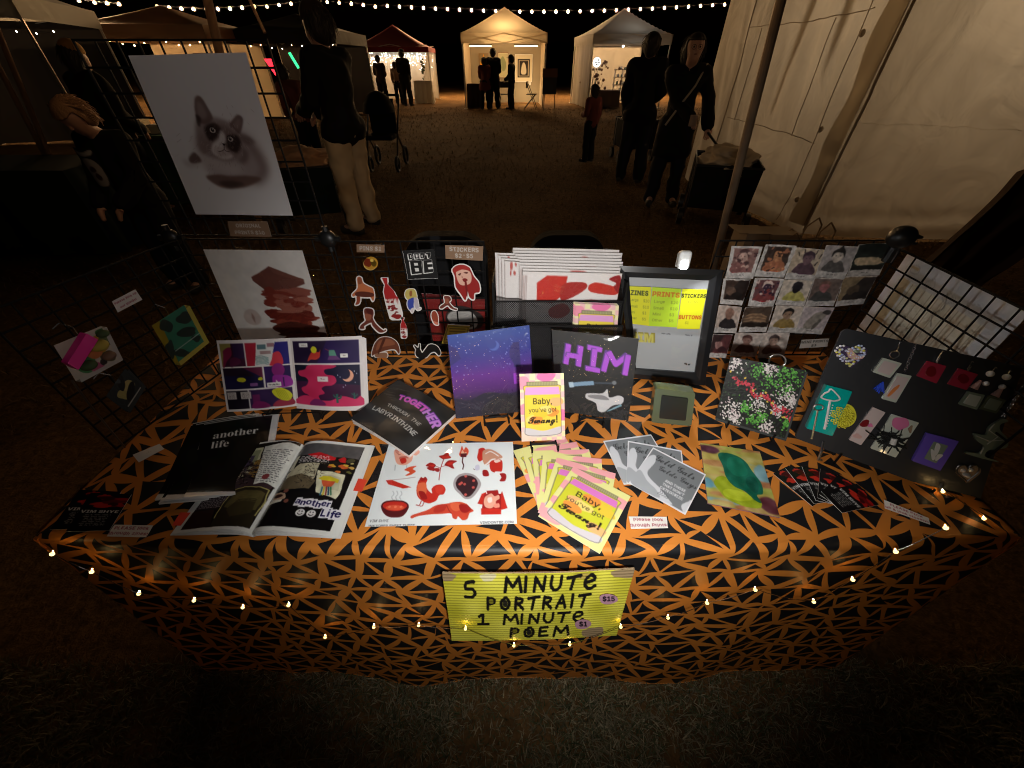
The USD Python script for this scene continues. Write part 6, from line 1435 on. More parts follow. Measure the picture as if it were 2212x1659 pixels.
T = Thing('magazine', 'open magazine with a dark room scene and the cut-out words another life', 'magazine', on(590, 1060, level(TOP)))
def page(px, side, lift):
    S = quad(*corners(px, level(0.744)))
    def F(u, v):
        u, v = np.asarray(u, float), np.asarray(v, float); k = (1 - u) if side < 0 else u      # 0 at the spine
        h = 0.021 * (np.sin(np.pi * np.clip(k * 1.0, 0, 1) ** 0.55)) ** 1.0 * (1 - 0.35 * k) + 0.003
        P = S(u, v); P[:, 2] += h * lift
        return P
    return F
for px, s_, ar in ((ML, -1, mag_left()), (MR, 1, mag_right())):
    m_, c_ = sheet(page(px, s_, 1.0), ar, *nres(px, 1.6), 0.0008); T.part('page', m_, 'glossy_paper', c_)
    for k in range(3):
        im, d = canvas(20, 20, (226, 226, 224)); q = [(x + (s_ * (2 + 1.5 * k) if j in ((0, 3) if s_ < 0 else (1, 2)) else 0), y + (1.0 + k if j > 1 else 0)) for j, (x, y) in enumerate(px)]
        m_, c_ = sheet(page(q, s_, 0.86 - 0.2 * k), im, 24, 10, 0.0015); T.part('under_page', m_, 'paper', c_)
mat('tab_red', (0.75, 0.06, 0.03), 0.5)
for q, z in (([(390, 1107), (424, 1108), (408, 1137), (372, 1135)], 0.7475), ([(774, 1034), (793, 1037), (782, 1062), (763, 1060)], 0.7475)):
    T.part('page_tab', plate(q, level(z), 0.0006), 'tab_red')

# TOGETHER booklet
def together_art():
    im, d = canvas(520, 500, (44, 45, 46)); im = tinted(im, 4, 14); d = ImageDraw.Draw(im)
    r = np.random.default_rng(2)
    for k in range(12): x, y = r.uniform(-20, 120), r.uniform(60, 240); d.line([(x, y), (x + 60, y - 24)], fill=(72, 74, 74), width=5)
    w = 'TOGETHER'; n = len(w)
    for i, ch in enumerate(w):
        t = i / (n - 1); x = 150 + t * 330; y = 150 - 46 * math.sin(math.pi * t * 0.9 + 0.2) + 40 * t; s = int(66 + 34 * t); rot = 16 - 44 * t
        for o, c in ((9, (84, 60, 150)), (5, (150, 70, 190))): text(im, (x - o * .4, y - o), ch, s, c, weight=900, rot=rot)
        text(im, (x, y), ch, s, (226, 104, 206) if i < 5 else (206, 140, 226), weight=900, rot=rot)
    def arc(s, x0, x1, y0, size, amp, drop):
        n = len(s)
        for i, ch in enumerate(s):
            t = i / (n - 1)
            if ch != ' ': text(im, (x0 + (x1 - x0) * t, y0 - amp * math.sin(math.pi * t) + drop * t), ch, size, (196, 198, 198), weight=600, rot=14 - 28 * t)
    arc('THROUGH THE', 130, 400, 250, 40, 10, 10); arc('LABYRINTHINE', 70, 430, 330, 54, 16, 12)
    return im
TB = [(859, 820), (985, 881), (881, 973), (757, 903)]
T = Thing('booklet', 'black square booklet lettered TOGETHER THROUGH THE LABYRINTHINE', 'booklet', on(870, 895, level(TOP)))
S = quad(*corners(TB, level(0.772)))
def F(u, v): u, v = np.asarray(u, float), np.asarray(v, float); P = S(u, v); P[:, 2] += -0.016 * u + 0.004 * np.sin(np.pi * u); return P
m_, c_ = sheet(F, together_art(), *nres(TB, 1.8), 0.0015, back=(0.02, 0.02, 0.02)); T.part('cover', m_, 'glossy_paper', c_)
im, d = canvas(20, 20, (200, 194, 190))
for k in range(3):
    G = lambda u, v, k=k: F(np.asarray(u) * 0.985 + 0.004, np.asarray(v) * 0.985 + 0.006) - np.array([0, 0, 0.004 + 0.0038 * k]) - np.stack([0 * np.asarray(u)] * 2 + [0.006 * k * (1 - np.asarray(u)) * 0.5], -1)
    m_, c_ = sheet(G, im, 14, 10, 0.0028); T.part('page_block', m_, 'paper', c_)

# prints standing in sleeves
def sky_art():
    h = 560; im = Image.new('RGB', (440, h)); g = [(0, (30, 64, 140)), (0.25, (40, 40, 130)), (0.5, (92, 26, 130)), (0.68, (76, 22, 104)), (0.8, (34, 20, 58)), (1, (22, 18, 40))]
    a = np.array([[np.interp(t, [q[0] for q in g], [q[1][c] for q in g]) for c in range(3)] for t in np.linspace(0, 1, h)]); im = Image.fromarray(np.repeat(a[:, None], 440, 1).astype(np.uint8)); d = ImageDraw.Draw(im)
    r = np.random.default_rng(6)
    for k in range(70): x, y, s = r.uniform(0, 440), r.uniform(0, 280) ** 1.0, r.uniform(1, 3); d.ellipse((x - s, y - s, x + s, y + s), fill=(150, 160, 220))
    d.ellipse((212, 70, 268, 130), fill=(70, 90, 170)); d.ellipse((204, 62, 254, 118), fill=(38, 52, 134))
    d.rectangle((340, 95, 376, 250), fill=(38, 24, 96)); d.polygon(spline([(340, 110), (320, 170), (352, 240)]), fill=(40, 26, 100)); d.polygon([(0, 60), (40, 90), (60, 160), (0, 200)], fill=(40, 30, 108))
    d.polygon(spline([(-20, 560), (-20, 420), (80, 440), (180, 400), (300, 420), (470, 410), (470, 570)]), fill=(26, 20, 46)); d.polygon(spline([(160, 560), (180, 470), (280, 430), (400, 470), (440, 560)]), fill=(30, 26, 34))
    d.rectangle((334, 290, 430, 360), fill=(150, 52, 190)); scribble(d, 345, 300, 425, 350, 3, (210, 150, 226), 7, 2); return im
def him_art():
    im, d = canvas(480, 520, (19, 18, 19))
    def L(p, w):
        for o, c in ((-7, (84, 44, 130)), (0, (168, 74, 206))): d.line([(x + o, y + o * .6) for x, y in p], fill=c, width=w, joint='curve')
    for p in ([(95, 78), (75, 205)], [(165, 82), (150, 210)], [(82, 145), (158, 148)], [(205, 84), (285, 92)], [(245, 90), (236, 215)], [(195, 214), (280, 220)], [(322, 96), (300, 222)], [(322, 96), (368, 170), (432, 104)], [(432, 104), (425, 228)]): L(p, 30)
    d.line([(110, 330), (245, 300)], fill=(120, 150, 176), width=26); d.line([(92, 334), (120, 328)], fill=(170, 190, 205), width=34); d.line([(245, 300), (370, 285)], fill=(56, 66, 78), width=12); d.ellipse((355, 270, 380, 294), fill=(110, 116, 122))
    d.polygon(spline([(215, 372), (300, 360), (330, 330), (345, 380), (400, 360), (432, 372), (424, 410), (370, 430), (320, 480), (280, 478), (262, 430), (205, 410), (196, 388)]), fill=(196, 194, 196)); d.polygon(spline([(215, 385), (300, 372), (345, 395), (300, 402), (230, 400)]), fill=(128, 126, 130)); d.polygon([(330, 476), (420, 412), (426, 424), (350, 470)], fill=(120, 160, 176))
    return im
def standing(name, label, cat, px, z, tilt, art, sleeve, material='paper', th=0.0006, bow=0.003, seed=1, f=1.5, stand=True):
    pl = lean(px[3], px[2], z, tilt)
    T = sheet_thing(name, label, cat, px, pl, art, sleeve=sleeve, material=material, th=th, bow=bow, seed=seed, f=f)
    if stand:
        m0 = (on(*px[3], pl) + on(*px[2], pl)) / 2
        S2 = Thing('easel_stand', 'small black stand under the ' + label.split(' in ')[0].split(' standing')[0], 'stand', m0)
        d = on(*px[2], pl) - on(*px[3], pl); d /= np.linalg.norm(d); b = np.cross([0, 0, 1], d)
        for s in (-1, 1):
            a = m0 + d * 0.03 * s
            S2.part('leg', tube([a - b * 0.03 + [0, 0, 0.012], a - b * 0.03 - [0, 0, z - TOP - 0.003], a + b * 0.09 - [0, 0, z - TOP - 0.003], a + b * 0.045 + [0, 0, 0.12]], 0.0022, 6), 'black_wire')
        S2.part('ledge', bar(m0 - d * 0.03 - b * 0.010, m0 + d * 0.03 - b * 0.010, 0.0026, 6), 'black_wire')
    return T
standing('art_print', 'blue and purple night sky print in a shiny sleeve', 'print', [(966, 724), (1143, 702), (1155, 886), (985, 903)], 0.75, 20, sky_art(), (0.025, 0.02, 'clear_sleeve'), seed=2)
standing('art_print', 'black print lettered HIM in purple with a syringe and a plastic bag, in a sleeve', 'print', [(1192, 712), (1380, 731), (1357, 909), (1202, 886)], 0.75, 20, him_art(), (0.02, 0.02, 'clear_sleeve'), seed=3)
def twang_art(v=0):
    W, H = 400, 560; im, d = canvas(W, H, (232, 222, 160)); r = np.random.default_rng(11 + v)
    if v == 0:
        for i in range(9):
            for j in range(12): d.rectangle((i * 46, j * 48, i * 46 + 46, j * 48 + 48), fill=(236, 190, 190) if (i + j) % 2 else (236, 226, 176))
        for k in range(7): d.polygon(blob(r.uniform(0, W), r.uniform(0, H), 80, 50, k), fill=[(236, 150, 172), (230, 120, 170), (238, 206, 190)][k % 3])
    else:
        d.rectangle((0, 0, W, H), fill=(228, 226, 150))
        for k in range(5): d.polygon(blob(r.uniform(0, W), r.uniform(0, H) if k else 20, 110, 46, k + v), fill=(238, 166, 172))
    body = spline([(60, 90), (340, 90), (362, 160), (365, 430), (350, 500), (200, 515), (50, 500), (38, 430), (40, 160)])
    d.polygon(body, fill=(232, 206, 74) if v == 0 else (206, 206, 52)); 
    for k in range(7): d.polygon(blob(r.uniform(80, 330), r.uniform(180, 420), 60, 38, k + 5), fill=[(238, 214, 120), (226, 196, 60), (236, 150, 66), (236, 180, 120)][(k + v) % 4])
    d.polygon([(52, 105), (348, 105), (358, 165), (42, 165)], fill=(222, 160, 214) if v == 0 else (216, 120, 200)); d.polygon(spline([(42, 440), (200, 470), (360, 440), (352, 505), (200, 522), (48, 505)]), fill=(206, 200, 206))
    d.line(body + [body[0]], fill=(110, 104, 92), width=5)
    d.rectangle((62, 62, 338, 96), fill=(170, 166, 120)); d.rectangle((62, 62, 338, 96), outline=(96, 92, 78), width=4)
    for x in range(72, 338, 14): d.line([(x, 64), (x, 94)], fill=(110, 106, 84), width=3)
    text(im, (200, 225), 'Baby,', 66, (28, 24, 20), weight=500); text(im, (200, 295), "you've got", 50, (40, 36, 30), weight=400); text(im, (200, 385), script('Twang') + '!', 84, (26, 20, 16), 'math', stroke=2)
    return im
standing('postcard', "standing card of a yellow jar lettered Baby, you've got Twang!", 'card', [(1122, 808), (1218, 806), (1221, 949), (1127, 954)], 0.752, 12, twang_art(0), None, bow=0.0, th=0.001, f=2.0)
# sticker sheet
def ink_art():
    W, H = 1000, 690; im, d = canvas(W, H, (232, 238, 240)); R1, R2, R3, PK = (200, 44, 32), (158, 26, 26), (88, 20, 26), (236, 172, 150)
    f = persp([(258, 222), (1042, 207), (1070, 722), (105, 738)], W, H)
    def P(pts, c, s=True): q = f(pts); d.polygon(spline(q, 5) if s else q, fill=c)
    def Ln(pts, c, w): d.line(spline(f(pts), 5, closed=False), fill=c, width=w)
    P([(294, 262), (325, 250), (400, 254), (440, 256), (452, 272), (430, 292), (412, 290), (402, 325), (365, 350), (318, 346), (300, 318)], PK); P([(330, 312), (362, 308), (368, 332), (340, 342)], R1); P([(296, 262), (318, 252), (320, 285)], (206, 130, 112)); P([(330, 300), (370, 296), (380, 310), (350, 306), (326, 314)], (200, 110, 96)); Ln([(318, 288), (332, 284)], (110, 40, 40), 5); Ln([(372, 280), (388, 278)], (110, 40, 40), 5); Ln([(300, 350), (296, 385)], (176, 184, 190), 6); Ln([(372, 352), (370, 370)], (176, 184, 190), 5)
    Ln([(574, 445), (582, 380), (608, 300)], R2, 6); Ln([(585, 372), (540, 352)], R2, 4); Ln([(590, 362), (640, 345)], R2, 4)
    for q in ([(574, 296), (600, 288), (630, 270), (636, 290), (648, 306), (612, 314), (592, 312)], [(492, 352), (520, 336), (552, 350), (540, 368), (500, 360)], [(500, 366), (540, 366), (545, 388), (508, 380)], [(608, 350), (636, 322), (686, 326), (660, 346), (668, 374), (632, 360)], [(545, 372), (575, 372), (572, 392), (552, 390)]): P(q, R2)
    for q in ([(592, 300), (630, 292), (640, 304), (610, 312)], [(620, 344), (660, 330), (650, 350)], [(508, 352), (540, 350), (536, 362)]): P(q, R1)
    P([(700, 285), (708, 262), (718, 232), (728, 258), (742, 240), (760, 262), (752, 288), (730, 300), (710, 300)], (222, 84, 56)); P([(712, 285), (722, 258), (732, 275), (745, 270), (742, 292)], (240, 190, 160)); P([(706, 280), (748, 278), (744, 302), (712, 302)], R3, False); Ln([(724, 302), (720, 330), (728, 352), (722, 378)], (72, 22, 26), 9)
    P([(826, 250), (856, 246), (868, 268), (852, 312), (828, 328), (814, 305), (820, 275)], R1); P([(852, 262), (900, 254), (958, 284), (972, 306), (930, 318), (890, 344), (862, 350), (848, 312)], (206, 150, 124)); Ln([(866, 282), (900, 268), (950, 296)], (240, 236, 236), 9); Ln([(862, 352), (880, 340), (905, 318), (930, 314)], (240, 236, 236), 12); P([(898, 330), (966, 318), (972, 382), (946, 398), (902, 386)], R1); P([(922, 322), (950, 316), (962, 326), (940, 336), (926, 334)], (240, 214, 206))
    P([(852, 382), (878, 384), (888, 416), (856, 420), (848, 404)], R2); P([(926, 392), (962, 392), (968, 408), (944, 412)], (240, 236, 236)); P([(958, 404), (994, 406), (992, 448), (956, 450), (968, 428)], R2); P([(806, 352), (826, 350), (828, 378), (808, 384), (800, 372)], (206, 206, 226)); Ln([(790, 374), (800, 380)], (70, 40, 40), 5)
    P([(358, 380), (392, 362), (432, 358), (408, 376), (428, 390), (392, 414), (362, 416), (390, 398), (372, 388)], (222, 84, 48)); Ln([(268, 446), (340, 438), (426, 427)], (160, 120, 116), 5); P([(242, 446), (276, 443), (400, 490), (348, 497), (256, 470)], R1, False)
    P([(436, 480), (446, 448), (470, 432), (500, 440), (492, 468), (502, 505), (530, 528), (528, 498), (552, 478), (592, 474), (614, 500), (602, 532), (574, 540), (556, 572), (512, 590), (470, 576), (440, 548), (432, 512)], R1); P([(444, 468), (488, 462), (496, 510), (482, 552), (452, 552), (436, 512)], (226, 108, 70)); P([(452, 442), (462, 426), (474, 436), (486, 424), (498, 440), (470, 450)], R2); P([(446, 516), (480, 520), (500, 560), (464, 562)], R2); P([(552, 488), (590, 480), (604, 500), (580, 530), (556, 520)], (214, 60, 44)); Ln([(462, 574), (450, 602), (430, 600)], R2, 6); Ln([(480, 580), (468, 606), (452, 606)], R2, 6)
    P([(664, 458), (690, 416), (745, 400), (802, 416), (838, 462), (824, 505), (782, 555), (738, 562), (704, 532), (672, 500)], (170, 164, 166)); P([(680, 458), (702, 426), (748, 414), (796, 428), (818, 462), (806, 500), (772, 542), (738, 548), (712, 520), (686, 492)], (56, 30, 36))
    for x, y in ((742, 420), (792, 448), (715, 462), (790, 490), (740, 536), (705, 470), (735, 470)): q = f([(x, y)])[0]; d.ellipse((q[0] - 10, q[1] - 10, q[0] + 10, q[1] + 10), fill=(206, 92, 84))
    P([(210, 606), (235, 578), (296, 570), (358, 578), (384, 606), (366, 650), (330, 676), (262, 676), (226, 650)], R3); P([(222, 608), (240, 586), (296, 578), (352, 586), (372, 608), (340, 632), (296, 638), (250, 632)], R1); P([(240, 612), (296, 600), (356, 612), (330, 630), (262, 630)], (226, 90, 60))
    for x in (262, 300, 336): q = f([(x, 612)])[0]; d.ellipse((q[0] - 9, q[1] - 9, q[0] + 9, q[1] + 9), fill=(240, 130, 96))
    for x in (285, 310, 335): Ln([(x, 568), (x - 8, 550), (x + 6, 532), (x - 2, 512)], (190, 196, 202), 7)
    P([(398, 668), (440, 652), (500, 632), (556, 602), (620, 592), (690, 580), (744, 592), (770, 618), (792, 638), (766, 652), (752, 688), (722, 696), (694, 672), (682, 690), (660, 682), (650, 655), (600, 656), (520, 660), (450, 668), (402, 684)], (206, 72, 48)); P([(560, 604), (620, 600), (600, 640), (540, 645)], (182, 50, 38)); P([(650, 590), (700, 588), (720, 620), (680, 640), (650, 620)], (222, 100, 66)); P([(700, 600), (750, 600), (775, 630), (740, 650), (712, 640)], R2); Ln([(620, 600), (640, 640), (655, 655)], (150, 34, 28), 5)
    P([(874, 512), (944, 506), (950, 532), (880, 536)], R2, False); P([(844, 530), (872, 520), (866, 602), (816, 592)], R1, False); P([(972, 515), (1006, 622), (964, 632), (960, 540)], R1, False); P([(860, 530), (966, 530), (966, 632), (844, 625)], R2, False); P([(840, 622), (966, 626), (966, 660), (840, 662)], R1, False); P([(864, 552), (884, 536), (905, 528), (925, 545), (950, 538), (956, 560), (934, 575), (930, 600), (900, 622), (866, 612), (856, 580)], PK); P([(880, 560), (905, 552), (908, 580), (886, 585)], (246, 226, 218)); P([(920, 600), (950, 590), (955, 615), (925, 618)], (240, 150, 130))
    text(im, f([(198, 700)])[0], 'VIM SHYE', 25, (70, 72, 80), weight=500); text(im, f([(275, 731)])[0], 'INKTOBER SHEET THREE', 25, (70, 72, 80), weight=500); text(im, f([(940, 711)])[0], 'VIMDONTBE.COM', 25, (70, 72, 80), weight=500)
    return im
sheet_thing('sticker_sheet', 'white sticker sheet with red drawings of a rooster, bowl and figures', 'sticker sheet', [(840, 961), (1108, 955), (1117, 1132), (788, 1138)], level(0.7425), ink_art(), sleeve=(0.05, 0.012, 'clear_flat'), bow=0.0015, f=1.7)

# ------------------------------------------------------------------ fans of cards
def fan_card(name, label, bl, up, rt, w, h, z, art, cat='card', group=None, material='paper', th=0.0009, f=620):
    a = np.array([bl[0], bl[1], z]); up = np.array([*up, 0.0]); rt = np.array([*rt, 0.0])
    S = bowed(quad(a + up * h, a + up * h + rt * w, a + rt * w, a), 0.0012, int(z * 1e5) % 97)
    m_, c_ = sheet(S, art, int(w * f), int(h * f), th)
    return solo(name, m_, material, label, cat, cols=c_, group=group)
def rot2(v, a): return np.array([v[0] * math.cos(a) - v[1] * math.sin(a), v[0] * math.sin(a) + v[1] * math.cos(a)])
def unit2(v): return np.asarray(v)[:2] / np.linalg.norm(np.asarray(v)[:2])
def world2(px, z=TOP): return on(*px, level(z))[:2]
bl0, tl0, tr0 = world2((1162, 1120)), world2((1238, 1013)), world2((1363, 1072))
bl1, tl1 = world2((1160, 1090)), world2((1119, 999))
w_, h_ = np.linalg.norm(tr0 - tl0), np.linalg.norm(tl0 - bl0); u0, u1 = unit2(tl0 - bl0), unit2(tl1 - bl1); ang = math.atan2(*(u1[::-1])) - math.atan2(*(u0[::-1]))
ords = ['front card of the fan of yellow Twang jar cards, fully in view', 'second card from the front in the fan of Twang jar cards', 'third card from the front in the fan of Twang jar cards', 'fourth card from the front in the fan of Twang jar cards', 'fifth card from the front in the fan of Twang jar cards', 'rearmost and leftmost card in the fan of Twang jar cards']
for k in range(6):
    t = (0, 0.28, 0.5, 0.68, 0.85, 1.0)[k]; u = rot2(u0, ang * t); rr = np.array([u[1], -u[0]])
    fan_card('postcard', ords[k], bl0 + (bl1 - bl0) * t, u, rr, w_, h_, 0.7478 - 0.0010 * k, twang_art(1 + k), f=640)
def geld_art():
    W, H = 500, 380; im, d = canvas(W, H, (228, 228, 232)); d.rectangle((14, 14, W - 14, H - 14), fill=(122, 126, 130))
    d.polygon(spline([(14, 120), (60, 60), (90, 120), (80, 220), (130, 260), (230, 290), (320, 330), (360, 366), (14, 366)]), fill=(206, 208, 214)); d.polygon(spline([(14, 240), (120, 290), (220, 320), (260, 366), (14, 366)]), fill=(168, 172, 178)); d.polygon(spline([(486, 366), (440, 330), (470, 280), (486, 260)]), fill=(206, 208, 214))
    for k in range(5): d.line(spline([(230 + k * 22, 285 + k * 8), (255 + k * 18, 310 + k * 6), (240 + k * 18, 340)], closed=False), fill=(60, 60, 66), width=3)
    text(im, (250, 70), script('Geld Gals'), 86, (34, 34, 38), 'math'); text(im, (310, 150), script('Gelde Guys'), 70, (40, 40, 44), 'math')
    for i, s in enumerate(('AND THOSE', "THAT DON'T", 'CATEGORIZE')): text(im, (330, 215 + i * 34), s, 30, (232, 232, 236), weight=700)
    return im
ga = geld_art()
g0 = [world2(p) for p in ((1409, 971), (1524, 1027), (1357, 1047))]; g1 = [world2(p) for p in ((1301, 952), (1399, 946), (1347, 1050))]
w_, h_ = np.linalg.norm(g0[1] - g0[0]), np.linalg.norm(g0[2] - g0[0]); u0, u1 = unit2(g0[0] - g0[2]), unit2(g1[0] - g1[2]); ang = math.atan2(u1[1], u1[0]) - math.atan2(u0[1], u0[0])
for k, lab in enumerate(('front grey card with script lettering and clasped hands', 'middle of three grey cards with script lettering', 'rear left grey card with script lettering')):
    t = (0, 0.5, 1.0)[k]; u = rot2(u0, ang * t); fan_card('postcard', lab, g0[2] + (g1[2] - g0[2]) * t, u, (u[1], -u[0]), w_, h_, 0.7465 - 0.0013 * k, ga, f=640)
def leaf_art():
    im, d = canvas(440, 500, (206, 190, 96)); r = np.random.default_rng(3)
    for k in range(40):
        y = r.uniform(0, 500); d.polygon(blob(r.uniform(0, 440), y, r.uniform(50, 150), r.uniform(10, 30), k), fill=[(214, 180, 110), (206, 150, 96), (190, 196, 90), (214, 200, 120), (150, 190, 196), (196, 128, 84)][k % 6])
    d.polygon(blob(60, 50, 80, 36, 2), fill=(96, 44, 66)); d.polygon(blob(400, 440, 70, 60, 4), fill=(110, 52, 62)); d.polygon(blob(410, 190, 50, 70, 5), fill=(150, 196, 206)); d.polygon(blob(20, 340, 40, 40, 5), fill=(110, 170, 190))
    im = im.filter(ImageFilter.GaussianBlur(5)); im = Image.eval(im, lambda q: int(q * 0.86)); d = ImageDraw.Draw(im)
    d.polygon(spline([(60, 330), (110, 270), (200, 290), (260, 370), (340, 400), (330, 460), (230, 470), (130, 440), (90, 390)]), fill=(150, 166, 28)); d.polygon(blob(200, 400, 90, 40, 8), fill=(176, 190, 40))
    d.polygon(spline([(120, 90), (170, 60), (250, 70), (310, 110), (340, 180), (380, 270), (372, 350), (330, 370), (345, 420), (310, 410), (260, 360), (190, 330), (150, 270), (140, 180)]), fill=(8, 96, 74)); d.polygon(blob(230, 170, 70, 80, 9), fill=(12, 110, 84)); d.polygon(blob(320, 290, 40, 60, 6), fill=(6, 82, 66))
    return tinted(im, 6, 14, 12)
sheet_thing('painting', 'small unframed painting of a dark green shape on yellow and orange ground', 'painting', [(1513, 957), (1641, 976), (1685, 1118), (1529, 1087)], level(0.7445), leaf_art(), th=0.003, material='painted', f=1.8, back=(0.25, 0.12, 0.14), bow=0.001)
def biz_art():
    im, d = canvas(220, 380, (20, 19, 20)); r = np.random.default_rng(4); d.rectangle((110, 0, 220, 380), fill=(22, 21, 22))
    for k in range(16): d.polygon(blob(r.uniform(30, 200), r.uniform(10, 140), r.uniform(16, 50), r.uniform(10, 30), k, 14, .5), fill=[(168, 26, 22), (110, 16, 16), (70, 12, 14), (200, 48, 34)][k % 4])
    text(im, (110, 190), 'VIM SHYE', 38, (235, 233, 230), weight=800); scribble(d, 40, 215, 185, 330, 7, (170, 168, 166), 5, 6); return im
ba = biz_art()
Z6 = Zc(1500, 1000, 2.212)
b0 = [world2(Z6(*p)) for p in ((1105, 455), (1315, 410), (1195, 560))]; b1 = [world2(Z6(*p)) for p in ((1080, 528), (860, 345))]
wv_, hv_ = 0.051, 0.089; u0 = unit2(b0[1] - b0[0]); u1 = unit2(b1[1] - b1[0]); ang = math.atan2(u1[1], u1[0]) - math.atan2(u0[1], u0[0])
piv0, piv1 = b0[0], b1[0] - rot2(u1, -math.pi / 2) * 0.051 * 0 + (b0[2] - b0[0]) * 0
for k, lab in enumerate(('front black and red business card, fully in view, of the fan at the right', 'second business card from the front of the fan at the right', 'third business card from the front of the fan at the right', 'fourth business card from the front of the fan at the right', 'fifth business card from the front of the fan at the right', 'rear left business card of the fan at the right')):
    t = (0, 0.22, 0.42, 0.62, 0.82, 1.0)[k]; u = rot2(u0, ang * t); fan_card('business_card', lab, piv0 + (piv1 - piv0) * t - np.array([0.006, 0]) * t, u, (u[1], -u[0]), wv_, hv_, 0.7482 - 0.0010 * k, ba, material='glossy_paper', f=760)
for k, (q, z, lab) in enumerate((([(172, 1058), (262, 1062), (206, 1140), (108, 1144)], 0.7425, 'rear dark business card of the two at the left corner'), ([(196, 1064), (284, 1068), (236, 1146), (142, 1148)], 0.744, 'front dark business card of the two at the left corner'))):
    im = ba.rotate(0); sheet_thing('business_card', lab, 'card', q, level(z), im.resize((220, 300)), th=0.0008, material='glossy_paper', f=1.8)
note('note_card', 'white note reading please look through zines, left of the open magazine', [(248, 1134), (331, 1135), (316, 1161), (231, 1159)], level(0.7425), ['PLEASE look', 'through zines!'], size=54, w=400, h=160)
note('note_card', 'white note reading please look through prints, below the grey cards', [(1358, 1116), (1440, 1117), (1443, 1141), (1363, 1143)], level(0.7425), ['Please look', 'through prints!'], size=54, w=400, h=160)
px = [(1909, 1079), (2006, 1119), (2009, 1133), (1911, 1098)]
note('note_card', 'white tent card reading please pick up, in front of the jewelry board', px, lean(px[3], px[2], 0.742, 25), ['PLEASE PICK', 'up & look closely!'], size=44, w=420, h=130)
# ------------------------------------------------------------------ photo prints on the right grid
ZM = Zc(1720, 580, 4.608)
rows = [[[(300, 90), (650, 100), (540, 460), (230, 455)], [(685, 72), (1028, 88), (890, 450), (555, 432)], [(1030, 108), (1370, 135), (1220, 480), (890, 460)], [(1370, 82), (1730, 100), (1560, 465), (1230, 440)], [(1730, 75), (2115, 55), (1960, 420), (1590, 435)]],
        [[(215, 460), (515, 470), (415, 760), (165, 740)], [(560, 448), (890, 460), (770, 770), (485, 770)], [(895, 470), (1220, 480), (1115, 770), (790, 750)], [(1235, 450), (1560, 460), (1440, 765), (1120, 770)], [(1575, 440), (1940, 425), (1780, 745), (1460, 770)]],
        [[(160, 755), (420, 780), (350, 1070), (100, 1065)], [(455, 780), (770, 770), (690, 1060), (380, 1060)], [(800, 755), (1115, 775), (1010, 1065), (700, 1065)], [(1120, 770), (1460, 785), (1310, 1085), (1010, 1070)]],
        [[(95, 1080), (315, 1090), (235, 1350), (40, 1345)], [(345, 1065), (655, 1075), (570, 1340), (280, 1330)], [(650, 1065), (955, 1070), (885, 1340), (590, 1360)]]]
desc = [['two pale embracing figures in rosy tones', 'an orange-lit woman on dark ground', 'a bearded purple face with dark feathers around it', 'a person in a pointed hat on grey', 'a pale arm across a dark green ground'],
        ['a dark diagonal scene, cut by the frame', 'a red and purple swirl with white bottom', 'a dark hooded figure with a yellow patch', 'a pink face above a grey jacket', 'a dark profile on an ochre ground'],
        ['a person raising an arm in dark clothes', 'brown clasped hands', 'a bust in a mustard scarf and black coat', 'a grey bowed back on lilac ground'],
        ['a dark red scene, lowest left', 'a small brown statue figure on white', 'a person with a brown beret on white']]
